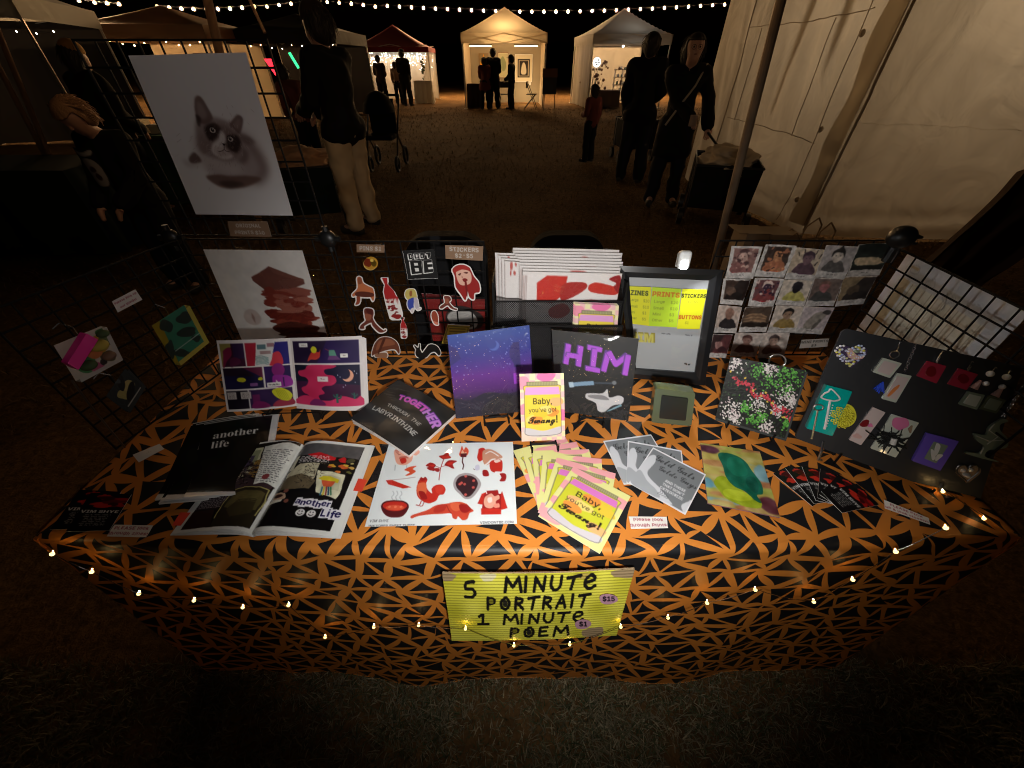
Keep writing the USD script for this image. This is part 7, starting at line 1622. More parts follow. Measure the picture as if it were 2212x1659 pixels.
def photo_art(i, j):
    W, H = 300, 320; im, d = canvas(W, H, (206, 200, 196)); k = i * 5 + j; r = np.random.default_rng(k + 3)
    bgs = [(150, 96, 92), (70, 50, 42), (206, 190, 160), (176, 176, 184), (30, 50, 46), (70, 46, 38), (120, 60, 72), (206, 200, 186), (120, 100, 96), (150, 124, 80), (196, 178, 168), (84, 62, 48), (214, 206, 196), (196, 188, 204), (60, 34, 40), (200, 192, 188), (206, 200, 196)]
    fg = [[(206, 160, 150), (150, 80, 80), (90, 50, 56)], [(220, 130, 70), (200, 100, 56), (60, 36, 30)], [(130, 90, 110), (96, 62, 84), (70, 46, 70)], [(206, 200, 190), (90, 92, 96), (46, 44, 46)], [(214, 190, 140), (196, 170, 120), (22, 30, 28)],
          [(40, 26, 24), (28, 18, 18), (110, 76, 60)], [(60, 30, 66), (160, 50, 56), (226, 200, 196)], [(30, 28, 40), (190, 190, 60), (40, 36, 50)], [(200, 100, 110), (70, 76, 78), (150, 96, 86)], [(50, 40, 40), (36, 30, 34), (90, 70, 50)],
          [(150, 96, 76), (40, 34, 40), (170, 110, 90)], [(170, 124, 80), (130, 90, 58), (40, 28, 22)], [(170, 124, 92), (160, 126, 40), (26, 22, 22)], [(150, 148, 140), (96, 94, 90), (60, 58, 60)], [(110, 40, 48), (70, 24, 34), (170, 110, 110)], [(150, 96, 84), (120, 70, 62), (96, 52, 48)], [(206, 160, 140), (120, 76, 62), (90, 70, 72)]]
    k2 = sum(len(q) for q in rows[:i]) + j; b = (36, 22, 264, 252) if j < 2 and i < 2 else (6, 6, 294, 252)
    d.rectangle(b, fill=bgs[k2]); f = fg[k2]
    if k2 in (4,): d.polygon(spline([(30, 140), (150, 130), (270, 150), (280, 190), (150, 210), (40, 200)]), fill=f[0]); d.rectangle((6, 215, 294, 252), fill=f[2]); d.polygon(blob(150, 60, 120, 60, 4), fill=(26, 40, 36))
    elif k2 in (11,):
        for q in range(5): d.polygon(spline([(20, 120 + q * 16), (120, 80 + q * 20), (250, 110 + q * 16), (240, 130 + q * 16), (120, 104 + q * 20)]), fill=f[q % 2])
        d.rectangle((6, 200, 294, 252), fill=f[2])
    elif k2 in (13,): d.polygon(spline([(70, 252), (90, 150), (150, 70), (220, 50), (260, 80), (240, 130), (220, 190), (190, 252)]), fill=f[0]); d.polygon(spline([(200, 60), (250, 30), (285, 50), (260, 90)]), fill=f[2]); d.polygon(spline([(200, 150), (230, 160), (190, 252), (160, 252)]), fill=f[1])
    elif k2 in (5, 9, 14): d.polygon([(40, 252), (180, 20), (294, 6), (294, 252)], fill=f[0]); d.polygon(blob(120, 150, 60, 50, k2), fill=f[2]); d.polygon(blob(200, 200, 70, 40, k2 + 1), fill=f[1])
    else:
        cx = 150 + r.uniform(-14, 14); d.polygon(spline([(cx - 100, 252), (cx - 84, 180), (cx - 30, 140), (cx + 30, 140), (cx + 84, 180), (cx + 100, 252)]), fill=f[1]); d.ellipse((cx - 44, 50, cx + 44, 160), fill=f[0]); d.polygon(spline([(cx - 52, 110), (cx - 48, 50), (cx, 26), (cx + 48, 50), (cx + 52, 110), (cx + 30, 70), (cx - 30, 70)]), fill=f[2])
        for s in (-1, 1): d.ellipse((cx + s * 18 - 6, 96, cx + s * 18 + 6, 104), fill=f[2])
        if k2 == 2:
            for x, y, a in ((50, 60, 1), (100, 30, 1), (220, 30, -1), (262, 70, -1), (250, 140, -1)): d.line([(x - 8 * a, y - 20), (x + 8 * a, y + 20)], fill=(40, 30, 40), width=9)
        if k2 == 3: d.polygon([(cx - 40, 50), (cx + 10, -6), (cx + 48, 56)], fill=f[2])
    for q in range(26): d.polygon(blob(r.uniform(b[0], b[2]), r.uniform(b[1], b[3]), r.uniform(6, 26), r.uniform(5, 18), q + k, 10, .5), fill=f[q % 3]) if k2 in (0, 1, 6) else None
    im = painterly(im, k, 6, 7); im2 = im.filter(ImageFilter.GaussianBlur(3)); g_ = np.asarray(im2.convert('L'), float)[..., None] / 255; im2 = Image.fromarray(np.clip(0.55 * np.asarray(im2, float) + 0.45 * g_ * (268, 238, 218) + 8, 0, 255).astype(np.uint8)); im.paste(im2.crop(b), b[:2]); d = ImageDraw.Draw(im); scribble(d, 110, 270, 200, 296, 1, (110, 104, 104), 4, k); return tinted(im, k, 8)
for i, rw in enumerate(rows):
    for j, q in enumerate(rw):
        px = [ZM(*p) for p in q]
        sheet_thing('photo_print', 'small photo print on the right grid: ' + desc[i][j], 'photo print', px, upright(0.950 - 0.0012 * ((j % 2) + 0.4 * (i % 2))), photo_art(i, j), bow=0.002, seed=i * 7 + j, f=1.9, curl=0.002, th=0.0005)
note('price_label', 'white label reading MINI PRINTS $3 at the bottom right of the photo prints', [ZM(*p) for p in ((1090, 1150), (1400, 1135), (1380, 1225), (1065, 1245))], upright(0.950), ['MINI PRINTS', '$3'], (206, 198, 190), (40, 34, 34), 56, 'label')

# the pale print behind the right-hand grid
SN = np.array([-(SB - SA)[1], (SB - SA)[0], 0]); SN /= np.linalg.norm(SN)
SP_ = (np.array([SA[0] + 0.010, SA[1], 0.8]), SN)
def pale_art():
    W, H = 620, 460; im, d = canvas(W, H, (222, 220, 222)); r = np.random.default_rng(3)
    d.rectangle((0, 0, 30, H), fill=(214, 212, 220)); d.rectangle((52, 30, 110, H), fill=(196, 170, 130)); d.rectangle((120, 90, W - 90, H), fill=(226, 214, 190))
    for k in range(11): d.line([(130 + k * 38, 90), (124 + k * 38, H)], fill=(150, 132, 104), width=3)
    d.polygon([(60, 40), (W - 60, 60), (W - 60, 100), (60, 86)], fill=(206, 198, 190))
    for x, y in ((90, 40), (210, 62), (330, 70), (440, 60)): d.polygon(blob(x, y, 24, 18, x, 12, .5), outline=(96, 92, 96))
    d.line(spline([(300, 60), (330, 110), (310, 150), (340, 190)], closed=False), fill=(120, 112, 104), width=4); d.line(spline([(470, 120), (500, 250), (450, 400)], closed=False), fill=(150, 130, 100), width=12)
    return tinted(im, 4, 10)
tl_, tr_ = on(1966, 540, SP_), on(2208, 694, SP_); tl_[2] = tr_[2] = 1.068
q = [tl_, tr_, np.array([tr_[0], tr_[1], 0.80]), np.array([tl_[0], tl_[1], 0.80])]
T = Thing('art_print', 'large pale print with cream and tan stripes behind the grid at the right end', 'print', (tl_ + tr_) / 2)
m_, c_ = sheet(quad(*q), pale_art(), 130, 100, 0.0015); T.part('print', m_, 'paper', c_); T.part('sleeve', surf(over(quad(*q), 0.003), 14, 14), 'clear_flat', smooth=True)

# ------------------------------------------------------------------ bin of prints
mat('bin_mesh', (0.014, 0.014, 0.015), 0.45)
M['bin_mesh'] = usdkit.material(stage, '/World/Looks/bin_mesh', {'tc': ('texture_coordinate', {}), 'c': ('checker_texture', {'scale': 380.0, 'color1': (1, 1, 1), 'color2': (0, 0, 0)}), 'k': ('math', {'math_type': 'multiply', 'value2': 0.55}), 't': ('transparent_bsdf', {}), 'p': ('principled_bsdf', {'base_color': (0.014, 0.014, 0.015), 'roughness': 0.4}), 'm': ('mix_closure', {})},
                                [('tc.object', 'c.vector'), ('c.fac', 'k.value1'), ('k.value', 'm.fac'), ('p.BSDF', 'm.closure1'), ('t.BSDF', 'm.closure2')], surface='m.closure')
BY = 0.865; bx0, bx1 = on(1066, 651, upright(BY))[0], on(1347, 651, upright(BY))[0]; bz = on(1200, 651, upright(BY))[2]
T = Thing('print_bin', 'black wire mesh bin full of print packets behind the HIM print', 'bin', ((bx0 + bx1) / 2, BY, TOP))
def panel(name, a, b, c, d):
    P4 = [np.array(p, float) for p in (a, b, c, d)]; T.part(name, (np.array(P4), np.array([[0, 1, 2], [0, 2, 3]])), 'bin_mesh'); T.part(name + '_rim', tube(P4, 0.0028, 6, closed=True), 'black_wire')
panel('front_panel', (bx0, BY, TOP + .006), (bx1, BY, TOP + .006), (bx1, BY, bz), (bx0, BY, bz))
panel('pocket_panel', (bx0 - .005, BY - .035, TOP + .006), (bx1, BY - .035, TOP + .006), (bx1, BY - .035, bz - 0.05), (bx0 - .005, BY - .035, bz - 0.05))
panel('back_panel', (bx0, BY + .13, TOP + .006), (bx1, BY + .13, TOP + .006), (bx1, BY + .13, bz + 0.03), (bx0, BY + .13, bz + 0.03))
for x in (bx0, bx1): panel('side_panel', (x, BY - .035, TOP + .006), (x, BY + .13, TOP + .006), (x, BY + .13, bz + 0.03), (x, BY + .0, bz + 0.05))
def pack_art(front=True, seed=0):
    im, d = canvas(640, 480, (228, 222, 220)); 
    for k in range(3): d.line([(8 + k * 10, 20), (4 + k * 10, 300)], fill=(150, 120, 116), width=4)
    if front:
        R1, R2 = (196, 50, 40), (150, 30, 34)
        d.polygon([(95, 55), (160, 18), (290, 20), (280, 110), (205, 160), (100, 150)], fill=R1); d.polygon(spline([(270, 60), (400, 50), (420, 80), (330, 130), (260, 140)]), fill=(168, 44, 40))
        d.polygon(spline([(440, 60), (500, 50), (640, 80), (620, 110), (500, 105), (440, 90)]), fill=R1); d.polygon(spline([(560, 30), (620, 10), (640, 40), (638, 100), (600, 70), (610, 50)]), fill=R2)
        d.polygon(spline([(190, 190), (280, 160), (330, 200), (280, 240), (200, 235)]), fill=R1); d.polygon(spline([(400, 150), (500, 140), (620, 190), (600, 240), (450, 240), (400, 200)]), fill=(176, 60, 62))
    else:
        r = np.random.default_rng(seed)
        for k in range(5): d.polygon(blob(r.uniform(150, 560), r.uniform(20, 120), r.uniform(30, 70), r.uniform(8, 24), k), fill=(186, 90, 84))
    return im
for n in range(9):
    y = BY + 0.012 + 0.0085 * n; pl = upright(y)
    tx0, ty0 = 1130 - 2.6 * n + rng.uniform(-3, 3), 586 - 6.4 * n; tx1 = 1343 + rng.uniform(-6, 3)
    a, b = on(tx0, ty0, pl), on(tx1, ty0 + 5, pl); tilt = 0.012
    q = [a, b, np.array([b[0], y + 0.002, TOP + 0.06]), np.array([a[0], y + 0.002, TOP + 0.06])]
    T = Thing('print_packet', ['front packet in the bin, showing red drawings', 'second packet from the front of the bin', 'third packet from the front of the bin', 'fourth packet from the front of the bin', 'fifth packet from the front of the bin', 'sixth packet from the front of the bin', 'seventh packet from the front of the bin', 'eighth packet from the front of the bin', 'rearmost packet in the bin, standing highest'][n], 'print packet', (a + b) / 2)
    S = bowed(quad(*q), 0.002, n); m_, c_ = sheet(S, pack_art(n == 0, n), 150 if n == 0 else 70, 110 if n == 0 else 60, 0.002); T.part('print', m_, 'paper', c_); T.part('sleeve', surf(over(grow(S, 0.015, 0.02), 0.0028), 14, 14), 'clear_sleeve', smooth=True)
for n in range(4):
    y = BY + 0.008 + 0.011 * n; pl = upright(y + 0.03)
    a, b = on(1069 + 7 * (3 - n), 546 + 6 * (3 - n), pl), on(1122, 548 + 6 * (3 - n), pl)
    q = [a, b, np.array([b[0], y + 0.03, TOP + 0.1]), np.array([a[0], y + 0.03, TOP + 0.1])]
    T = Thing('print_packet', ['nearest of the packets shifted left in the bin', 'second of the packets shifted left in the bin', 'third of the packets shifted left in the bin', 'rearmost of the packets shifted left in the bin'][n], 'print packet', (a + b) / 2)
    S = quad(*q); m_, c_ = sheet(S, pack_art(False, n + 20), 40, 60, 0.002); T.part('print', m_, 'paper', c_); T.part('sleeve', surf(over(grow(S, 0.03, 0.02), 0.0026), 10, 10), 'clear_sleeve', smooth=True)
for k in range(3):
    o = 2 * k; sheet_thing('postcard', ['front Twang jar card in the bin pocket', 'middle Twang jar card in the bin pocket', 'rear Twang jar card in the bin pocket'][k], 'card', [(1243 - o, 656 - o), (1337 - o, 660 - o), (1329 - o, 775), (1238 - o, 770)], upright(BY - 0.024 + 0.006 * k), twang_art(0), f=1.8, th=0.001)

# ------------------------------------------------------------------ price frame and clip lamp
FP = lean((1362, 816), (1522, 833), 0.744, 9)
OUT = [(1338, 574), (1563, 583), (1522, 833), (1362, 816)]; INN = [(1359, 599), (1533, 606), (1501, 806), (1374, 797)]
T = Thing('picture_frame', 'black picture frame with prices under the clip lamp', 'frame', (on(1362, 816, FP) + on(1522, 833, FP)) / 2)
o_, i_ = corners(OUT, shifted(FP, 0.012)), corners(INN, shifted(FP, 0.009)); ob = corners(OUT, shifted(FP, -0.006))
for k in range(4):
    j = (k + 1) % 4; mid0, mid1 = (o_[k] + i_[k]) / 2 + shifted(FP, 0)[1] * 0.003, (o_[j] + i_[j]) / 2 + shifted(FP, 0)[1] * 0.003
    ib0, ib1 = i_[k] - shifted(FP, 0)[1] * 0.012, i_[j] - shifted(FP, 0)[1] * 0.012
    V = np.array([o_[k], o_[j], mid0, mid1, i_[k], i_[j], ib0, ib1, ob[k], ob[j]]); T.part('frame_bar', (V, np.array([[0, 2, 3], [0, 3, 1], [2, 4, 5], [2, 5, 3], [4, 6, 7], [4, 7, 5], [8, 0, 1], [8, 1, 9]])[:, ::-1]), 'black_frame')
T.part('back', (np.array(ob), np.array([[0, 2, 1], [0, 3, 2], [0, 1, 2], [0, 2, 3]])), 'black_plastic')
im, d = canvas(520, 640, (168, 170, 172)); text(im, (70, 395), 'HIM', 96, (150, 140, 60), weight=900); text(im, (70, 402), 'HIM', 84, (196, 186, 90), weight=900); scribble(d, 220, 352, 300, 372, 1, (96, 96, 100), 6, 3); scribble(d, 390, 352, 460, 372, 1, (96, 96, 100), 6, 4)
scribble(d, 410, 562, 480, 584, 1, (20, 20, 22), 10, 5)
m_, c_, S = printed(INN, shifted(FP, 0.002), im, 0.0006, f=1.6, ret=True); T.part('paper', m_, 'paper', c_)
T.part('glass', surf(over(S, 0.004), 2, 2), 'clear_flat')
for q, bg, head, hc, lab in (([(1358, 618), (1407, 620), (1402, 704), (1349, 697)], (206, 204, 30), 'ZINES', (60, 70, 20), 'yellow sticky price note headed ZINES on the frame'), ([(1409, 620), (1472, 624), (1462, 707), (1400, 704)], (176, 206, 40), 'PRINTS', (190, 110, 20), 'lime green sticky price note headed PRINTS on the frame'), ([(1474, 624), (1528, 625), (1511, 711), (1462, 710)], (210, 208, 24), 'STICKERS', (30, 34, 16), 'yellow sticky price note headed STICKERS and BUTTONS on the frame')):
    im, d = canvas(300, 420, bg); text(im, (150, 70), head, 72 if len(head) < 7 else 56, hc, weight=900)
    if head == 'STICKERS': text(im, (150, 130), '$1-$5', 40, (130, 130, 40), weight=500); text(im, (150, 290), 'BUTTONS', 58, (180, 70, 20), weight=900); text(im, (120, 350), '$1', 40, (130, 130, 40), weight=500)
    else:
        for k, (a, b) in enumerate((('Large', '$20'), ('Small', '$10'), ('Mini', '$3'), ('Other', '$5'))): text(im, (30, 150 + k * 66), a, 42, (110, 120, 40), weight=400, anchor='lm'); text(im, (200, 150 + k * 66), b, 42, (110, 120, 40), weight=400, anchor='lm')
    sheet_thing('sticky_note', lab, 'note', q, shifted(FP, 0.0085), im, bow=0.001, f=2.0, th=0.0004)
lc = on(1474, 566, shifted(FP, 0.012)); dR = on(1563, 583, FP) - on(1338, 574, FP); dR /= np.linalg.norm(dR); fn = shifted(FP, 0)[1]; fu = np.cross(fn, dR); fu = fu if fu[2] > 0 else -fu
T = Thing('clip_lamp', 'white clip-on reading lamp on top of the price frame', 'lamp', lc)
def rounded(c, s, r, A):                                        # rounded box with axes A
    p = [trimesh.creation.icosphere(2, r).vertices + np.array([a * (s[0] / 2 - r), b * (s[1] / 2 - r), e * (s[2] / 2 - r)]) for a in (-1, 1) for b in (-1, 1) for e in (-1, 1)]
    h = hull(np.vstack(p)); h.vertices = c + h.vertices @ np.array(A); return h
T.part('head', rounded(lc + fn * 0.012 + fu * 0.008, (0.028, 0.042, 0.020), 0.008, (dR, fu, fn)), 'lamp_white', smooth=40)
T.part('jaw', cat_(rounded(lc - fn * 0.014 + fu * 0.002, (0.022, 0.034, 0.008), 0.003, (dR, fu, fn)), rounded(lc - fn * 0.004 + fu * 0.018, (0.018, 0.008, 0.03), 0.003, (dR, fu, fn))), 'lamp_white', smooth=40)
LAMP = lc + fn * 0.026 - fu * 0.012
T.part('led', rounded(lc + fn * 0.0225 - fu * 0.002, (0.016, 0.018, 0.003), 0.0012, (dR, fu, fn)), 'lamp_cool')

# ------------------------------------------------------------------ mosaic-like painting, resin block
ZB = Zc(1650, 560, 2.592)
MQ = [(1578, 771), (1741, 800), (1695, 947), (1545, 903)]; MP = lean(MQ[3], MQ[2], 0.752, 20)
def paint(d, T):
    d.rectangle((0, 0, 4000, 4000), fill=(16, 18, 16)); r = np.random.default_rng(12)
    def dots(cx, cy, rx, ry, n, cols, s=7):
        for k in range(n):
            x, y = cx + r.normal(0, rx * .5), cy + r.normal(0, ry * .5); a, b = r.uniform(.6, 1.3) * s, r.uniform(.4, .9) * s; t = r.uniform(0, 3.1)
            d.polygon(T([(x + a * math.cos(q) * math.cos(t) - b * math.sin(q) * math.sin(t), y + a * math.cos(q) * math.sin(t) + b * math.sin(q) * math.cos(t)) for q in np.linspace(0, 6.28, 9)]), fill=cols[k % len(cols)])
    for k in range(420): x, y = r.uniform(240, 830), r.uniform(800, 1320); dots(x, y, 3, 3, 1, [(40, 66, 36), (30, 48, 28), (66, 96, 50), (56, 60, 40)], 7)
    for x, y, s in ((520, 880, 60), (600, 960, 60), (690, 900, 70), (750, 940, 60), (700, 1000, 60), (540, 1190, 40), (700, 1230, 40), (480, 1200, 40), (440, 1120, 40)): dots(x, y, s, s, 60, [(90, 170, 60), (60, 130, 44), (110, 190, 80)], 7)
    for x, y, s in ((385, 850, 60), (590, 880, 50), (520, 1090, 66), (700, 1060, 80), (345, 1140, 66), (580, 1255, 50), (640, 1140, 40), (740, 1090, 40), (370, 1190, 40)): dots(x, y, s, s, 75, [(226, 216, 214), (210, 190, 194), (236, 230, 226)], 6.5)
    for t in np.linspace(0, 1, 70): dots(370 + 370 * t, 930 + 270 * t + 20 * math.sin(t * 20), 26, 20, 2, [(196, 40, 56), (220, 70, 90), (170, 30, 66)], 8)
    for x, y in ((345, 900), (440, 940), (490, 1020), (540, 1055), (570, 1035), (610, 1100), (580, 1090), (605, 1160), (680, 1190)): dots(x, y, 6, 6, 5, [(236, 200, 80)], 6)
T = Thing('painting', 'small square canvas of dotted white, green and red flowers on a little easel', 'painting', on(*np.mean(MQ, 0), MP))
T.part('canvas', plate(MQ, MP, 0.016), 'edge_dark'); m_, c_ = print_px(MQ, MP, 0.0172, lambda d, F: paint(d, lambda p: F([ZB(*q) for q in p])), 2.4); T.part('painted_front', m_, 'painted', c_)
def ring_easel(label, bl, br, z, pl, hh, ring=True):
    E_ = Thing('easel_stand', label, 'easel', (on(*bl, pl) + on(*br, pl)) / 2)
    a, b = on(*bl, pl), on(*br, pl); d = (b - a) / np.linalg.norm(b - a); x, y, n = basis(pl); m0 = (a + b) / 2; back = -n
    for s in (-1, 1):
        p = m0 + d * s * np.linalg.norm(b - a) * 0.32
        E_.part('leg', tube([p + n * 0.022 + [0, 0, 0.010], p + n * 0.022 - [0, 0, z - TOP - 0.003], p + back * 0.004 - [0, 0, z - TOP - 0.003], m0 + d * s * 0.02 + y * hh + back * 0.006], 0.0024, 6), 'black_wire')
    E_.part('back_leg', bar(m0 + y * hh * .9 + back * 0.008, (m0 + y * hh * .5 + back * 0.12) * [1, 1, 0] + [0, 0, TOP + 0.003], 0.0024, 6), 'black_wire')
    E_.part('crossbar', bar(m0 - d * 0.05 + y * hh * 0.5 + back * 0.007, m0 + d * 0.05 + y * hh * 0.5 + back * 0.007, 0.0022, 6), 'black_wire')
    if ring:
        c = m0 + y * (hh + 0.016) + back * 0.006; E_.part('ring', tube([c + 0.016 * (d * math.cos(t) + y * math.sin(t)) for t in np.linspace(0, 2 * np.pi, 25)[:-1]], 0.0022, 6, closed=True), 'dark_metal')
        E_.part('arm', tube([c - y * 0.016 - d * 0.055 + y * 0.006, c - y * 0.016 - d * 0.05, c - y * 0.016], 0.002, 6), 'black_wire')
    return E_
ring_easel('black wire easel with a ring on top behind the dotted flower canvas', MQ[3], MQ[2], 0.752, MP, 0.155)
mat('resin_olive', (0.10, 0.12, 0.07), 0.25, coat=0.5); mat('resin_dark', (0.02, 0.022, 0.02), 0.25)
RQ = [(1411, 824), (1495, 834), (1487, 905), (1403, 897)]; RP = lean(RQ[3], RQ[2], 0.743, 8)
T = Thing('resin_block', 'small olive resin block with a dark square middle beside the price frame', 'ornament', on(*np.mean(RQ, 0), RP))
T.part('block', plate(RQ, RP, 0.03, soft=0.006), 'resin_olive', smooth=30); c = np.mean(RQ, 0); T.part('dark_middle', plate([tuple(c + (np.array(p) - c) * 0.66) for p in RQ], RP, 0.004, 0.0302, soft=0.003), 'resin_dark', smooth=30)

# ------------------------------------------------------------------ jewelry board
ZJ = Zc(1980, 780, 3.771)
BP = lean((1716, 946), (2140, 1051), 0.768, 24)
BQ = [ZJ(*p) for p in ((300, 78), (1950, 437), (1540, 1718), (-152, 1090))]
T = Thing('jewelry_board', 'black board leaning at the right with earrings and ornaments on it', 'board', on(*np.mean(BQ, 0), BP))
T.part('panel', plate(BQ, BP, 0.006, -0.006, soft=0.010), 'black_board', smooth=30)
E_ = ring_easel('dark wire easel with silver pegs carrying the jewelry board', ZJ(0, 1150), ZJ(1300, 1640), 0.768, shifted(BP, -0.006), 0.22, ring=False)
for p in ((75, 1200), (1150, 1585)):
    a = on(*ZJ(*p), BP); x, y, n = basis(BP); E_.part('peg', tube([a + n * 0.004 + y * 0.022, a + n * 0.012, a + n * 0.014 - y * 0.02, [a[0], a[1] - 0.02, TOP + 0.004]], 0.0028, 8), 'silver')
bx_, by_, bn_ = basis(BP)
J = lambda x, y, e=0.0: on(*ZJ(x, y), shifted(BP, e))
jq = lambda pts: [ZJ(*p) for p in pts]
mat('resin_clear', (0.55, 0.58, 0.50), 0.15, coat=0.6); mat('resin_red', (0.42, 0.03, 0.06), 0.18, coat=0.6); mat('resin_teal', (0.0, 0.36, 0.32), 0.2, coat=0.6); mat('resin_purple', (0.14, 0.08, 0.55), 0.25, coat=0.5); mat('resin_pale', (0.62, 0.50, 0.48), 0.2, coat=0.5); mat('resin_green', (0.22, 0.27, 0.20), 0.2, coat=0.5)
mat('tassel_blue', (0.01, 0.06, 0.60), 0.6); mat('tassel_pink', (0.60, 0.36, 0.32), 0.6); mat('yellow_resin', (0.72, 0.66, 0.04), 0.35); mat('purple_dark', (0.05, 0.03, 0.08), 0.4); mat('pink_flower', (0.70, 0.18, 0.36), 0.5); mat('moss_black', (0.012, 0.014, 0.012), 0.7); mat('pearl', (0.72, 0.70, 0.68), 0.2); mat('red_deep', (0.20, 0.005, 0.012), 0.3); mat('orange_fish', (0.70, 0.22, 0.06), 0.4)
def bevel_plate(pts, th, base=0.001, soft=0.0015): return plate(jq(pts), BP, th, base, soft)
def shrink(pts, k): c = np.mean(pts, 0); return [tuple(c + (np.array(p) - c) * k) for p in pts]
def hook(T, x, y, y0): 
    T.part('hook', tube([J(x, y, 0.004), J(x + (y0[0] - x) * 0.5, y + (y0[1] - y) * 0.5, 0.006), J(*y0, 0.003), J(y0[0] + 12, y0[1] + 10, -0.001)], 0.0009, 6), 'silver')
def links(T, a, b, n, r=0.0022, name='chain'):
    ms = []
    for k in range(n):
        t = (k + 0.5) / n; c = J(a[0] + (b[0] - a[0]) * t, a[1] + (b[1] - a[1]) * t, 0.004); u = (J(*b, 0.004) - J(*a, 0.004)); L = np.linalg.norm(u) / n; u /= np.linalg.norm(u); w = np.cross(bn_, u) if k % 2 else bn_
        ms.append(tube([c + u * L * 0.62 * math.cos(q) + w * r * math.sin(q) for q in np.linspace(0, 2 * np.pi, 11)[:-1]], 0.0006, 5, closed=True))
    T.part(name, cat_(*ms), 'silver', kind='stuff')
def piece(name, label, cat, at): return Thing(name, label, cat, J(*at))
# beaded heart
def heart(cx, cy, s, skew=0.0): return [(cx + s * (16 * math.sin(t) ** 3) / 17 + skew * s * (13 * math.cos(t)) / 17, cy - s * (13 * math.cos(t) - 5 * math.cos(2 * t) - 2 * math.cos(3 * t) - math.cos(4 * t)) / 17 * 0.85) for t in np.linspace(0, 2 * np.pi, 48)[:-1]]
T = piece('heart_pin', 'beaded purple heart brooch with an orange crescent, top left of the board', 'brooch', (365, 330)); hp = heart(362, 325, 150, 0.06)
T.part('base', bevel_plate(hp, 0.007, 0.0), 'purple_dark', smooth=30); pg = Polygon(hp); r = np.random.default_rng(5); ms = []; cs = []
pal = [(0.72, 0.72, 0.85), (0.62, 0.62, 0.80), (0.75, 0.66, 0.10), (0.70, 0.68, 0.66), (0.45, 0.52, 0.78), (0.72, 0.70, 0.30)]
import shapely
for k in range(900):
    x, y = r.uniform(200, 530), r.uniform(190, 460); p = shapely.Point(x, y)
    if pg.contains(p) and pg.exterior.distance(p) < 46 and all(math.hypot(x - a, y - b) > 17 for a, b, _ in cs): cs.append((x, y, k))
bead = [(ball(J(x, y, 0.008), 0.0026, 1), pal[k % 6]) for x, y, k in cs]; m_, c_ = merge_col(*bead); T.part('bead', m_, 'glossy_paper', c_, kind='stuff')
T.part('crescent', bevel_plate([(330, 265), (310, 300), (330, 345), (380, 365), (450, 355), (480, 330), (440, 335), (400, 320), (370, 290), (350, 255)], 0.003, 0.007), 'tassel_pink', smooth=30); T.part('stone', ball(J(415, 290, 0.008), 0.006, 2, (1, 1, .6)), 'resin_green', smooth=True)
# earrings
def tag_earring(label, q, hookpts, mt, inner=None, inner_mt=None, ring=None, chain=None, th=0.004):
    T = piece('earring', label, 'earring', np.mean(q, 0)); T.part('tag', bevel_plate(q, th), mt, smooth=30)
    if inner: T.part('inlay', bevel_plate(inner, 0.0008, th + 0.001), inner_mt, smooth=30)
    if hookpts: hook(T, *hookpts)
    if ring: c = J(*ring, 0.005); T.part('ring', tube([c + 0.0075 * (bx_ * math.cos(t) + by_ * math.sin(t)) for t in np.linspace(0, 6.28, 25)[:-1]], 0.001, 6, closed=True), 'silver')
    if chain: links(T, *chain)
    return T
t1 = [(650, 348), (825, 400), (715, 535), (558, 480)]
T = tag_earring('pale green square earring with a blue tassel, hung from a ring', t1, (790, 290, (820, 205)), 'resin_clear', shrink(t1, 0.72), 'resin_pale', ring=(770, 322))
T.part('tassel', cat_(*[bar(J(665, 575, 0.005), J(575 + 16 * k, 640 + 10 * (k % 4) + 3 * k, 0.003 + 0.002 * (k % 3)), 0.0013, 5) for k in range(7)]), 'tassel_blue')
t2 = [(780, 487), (915, 515), (770, 760), (640, 725)]
T = tag_earring('clear rectangular earring with an orange streak on a twisted chain', t2, None, 'resin_clear', shrink(t2, 0.8), 'resin_pale', chain=((960, 235), (860, 485), 11)); T.part('streak', bevel_plate(spline([(690, 690), (740, 630), (800, 590), (790, 620), (750, 660), (705, 700)]), 0.0008, 0.006), 'orange_fish'); hook(T, 960, 240, (965, 225))
t3 = [(1060, 378), (1232, 425), (1140, 585), (960, 515)]; tag_earring('red square resin earring with a dark middle, left of the pair', t3, (1150, 385, (1215, 288)), 'resin_red', blob(1095, 475, 50, 48, 3, 20, .15), 'red_deep', chain=((1155, 395), (1185, 340), 4))
t4 = [(1345, 445), (1520, 500), (1415, 645), (1245, 590)]; tag_earring('red square resin earring in shade, right of the pair', t4, (1440, 455, (1485, 385)), 'resin_red', blob(1385, 545, 50, 46, 4, 20, .15), 'red_deep', chain=((1445, 470), (1470, 430), 4))
for k, (a, b, c, lab) in enumerate((((1700, 440), (1650, 500), (1520, 620), 'pink tassel earring with crystal beads, left of its pair'), ((1835, 470), (1800, 530), (1715, 690), 'pink tassel earring with crystal beads, right of its pair'))):
    T = piece('earring', lab, 'earring', b); hook(T, *b, a); T.part('bead', ball(J(*b, 0.006), 0.006, 2), 'pearl', smooth=True); T.part('bead', ball(J(b[0] - 40, b[1] + 90, 0.006), 0.005, 2), 'pearl', smooth=True)
    e0, e1 = J(c[0] + 45, c[1] - 60, 0.005), J(c[0] - 25, c[1] + 15, 0.005); T.part('tassel', bar(e0, e1, 0.0022, 10, 0.0065), 'tassel_pink', smooth=30)
t5 = [(1430, 655), (1585, 690), (1510, 825), (1345, 775)]; tag_earring('grey-green square resin earring, left of two side by side', t5, None, 'resin_green', shrink(t5, 0.7), 'resin_clear')
t6 = [(1622, 690), (1780, 735), (1690, 860), (1530, 817)]; tag_earring('olive square resin earring, right of two side by side', t6, None, 'resin_olive', shrink(t6, 0.7), 'resin_green')
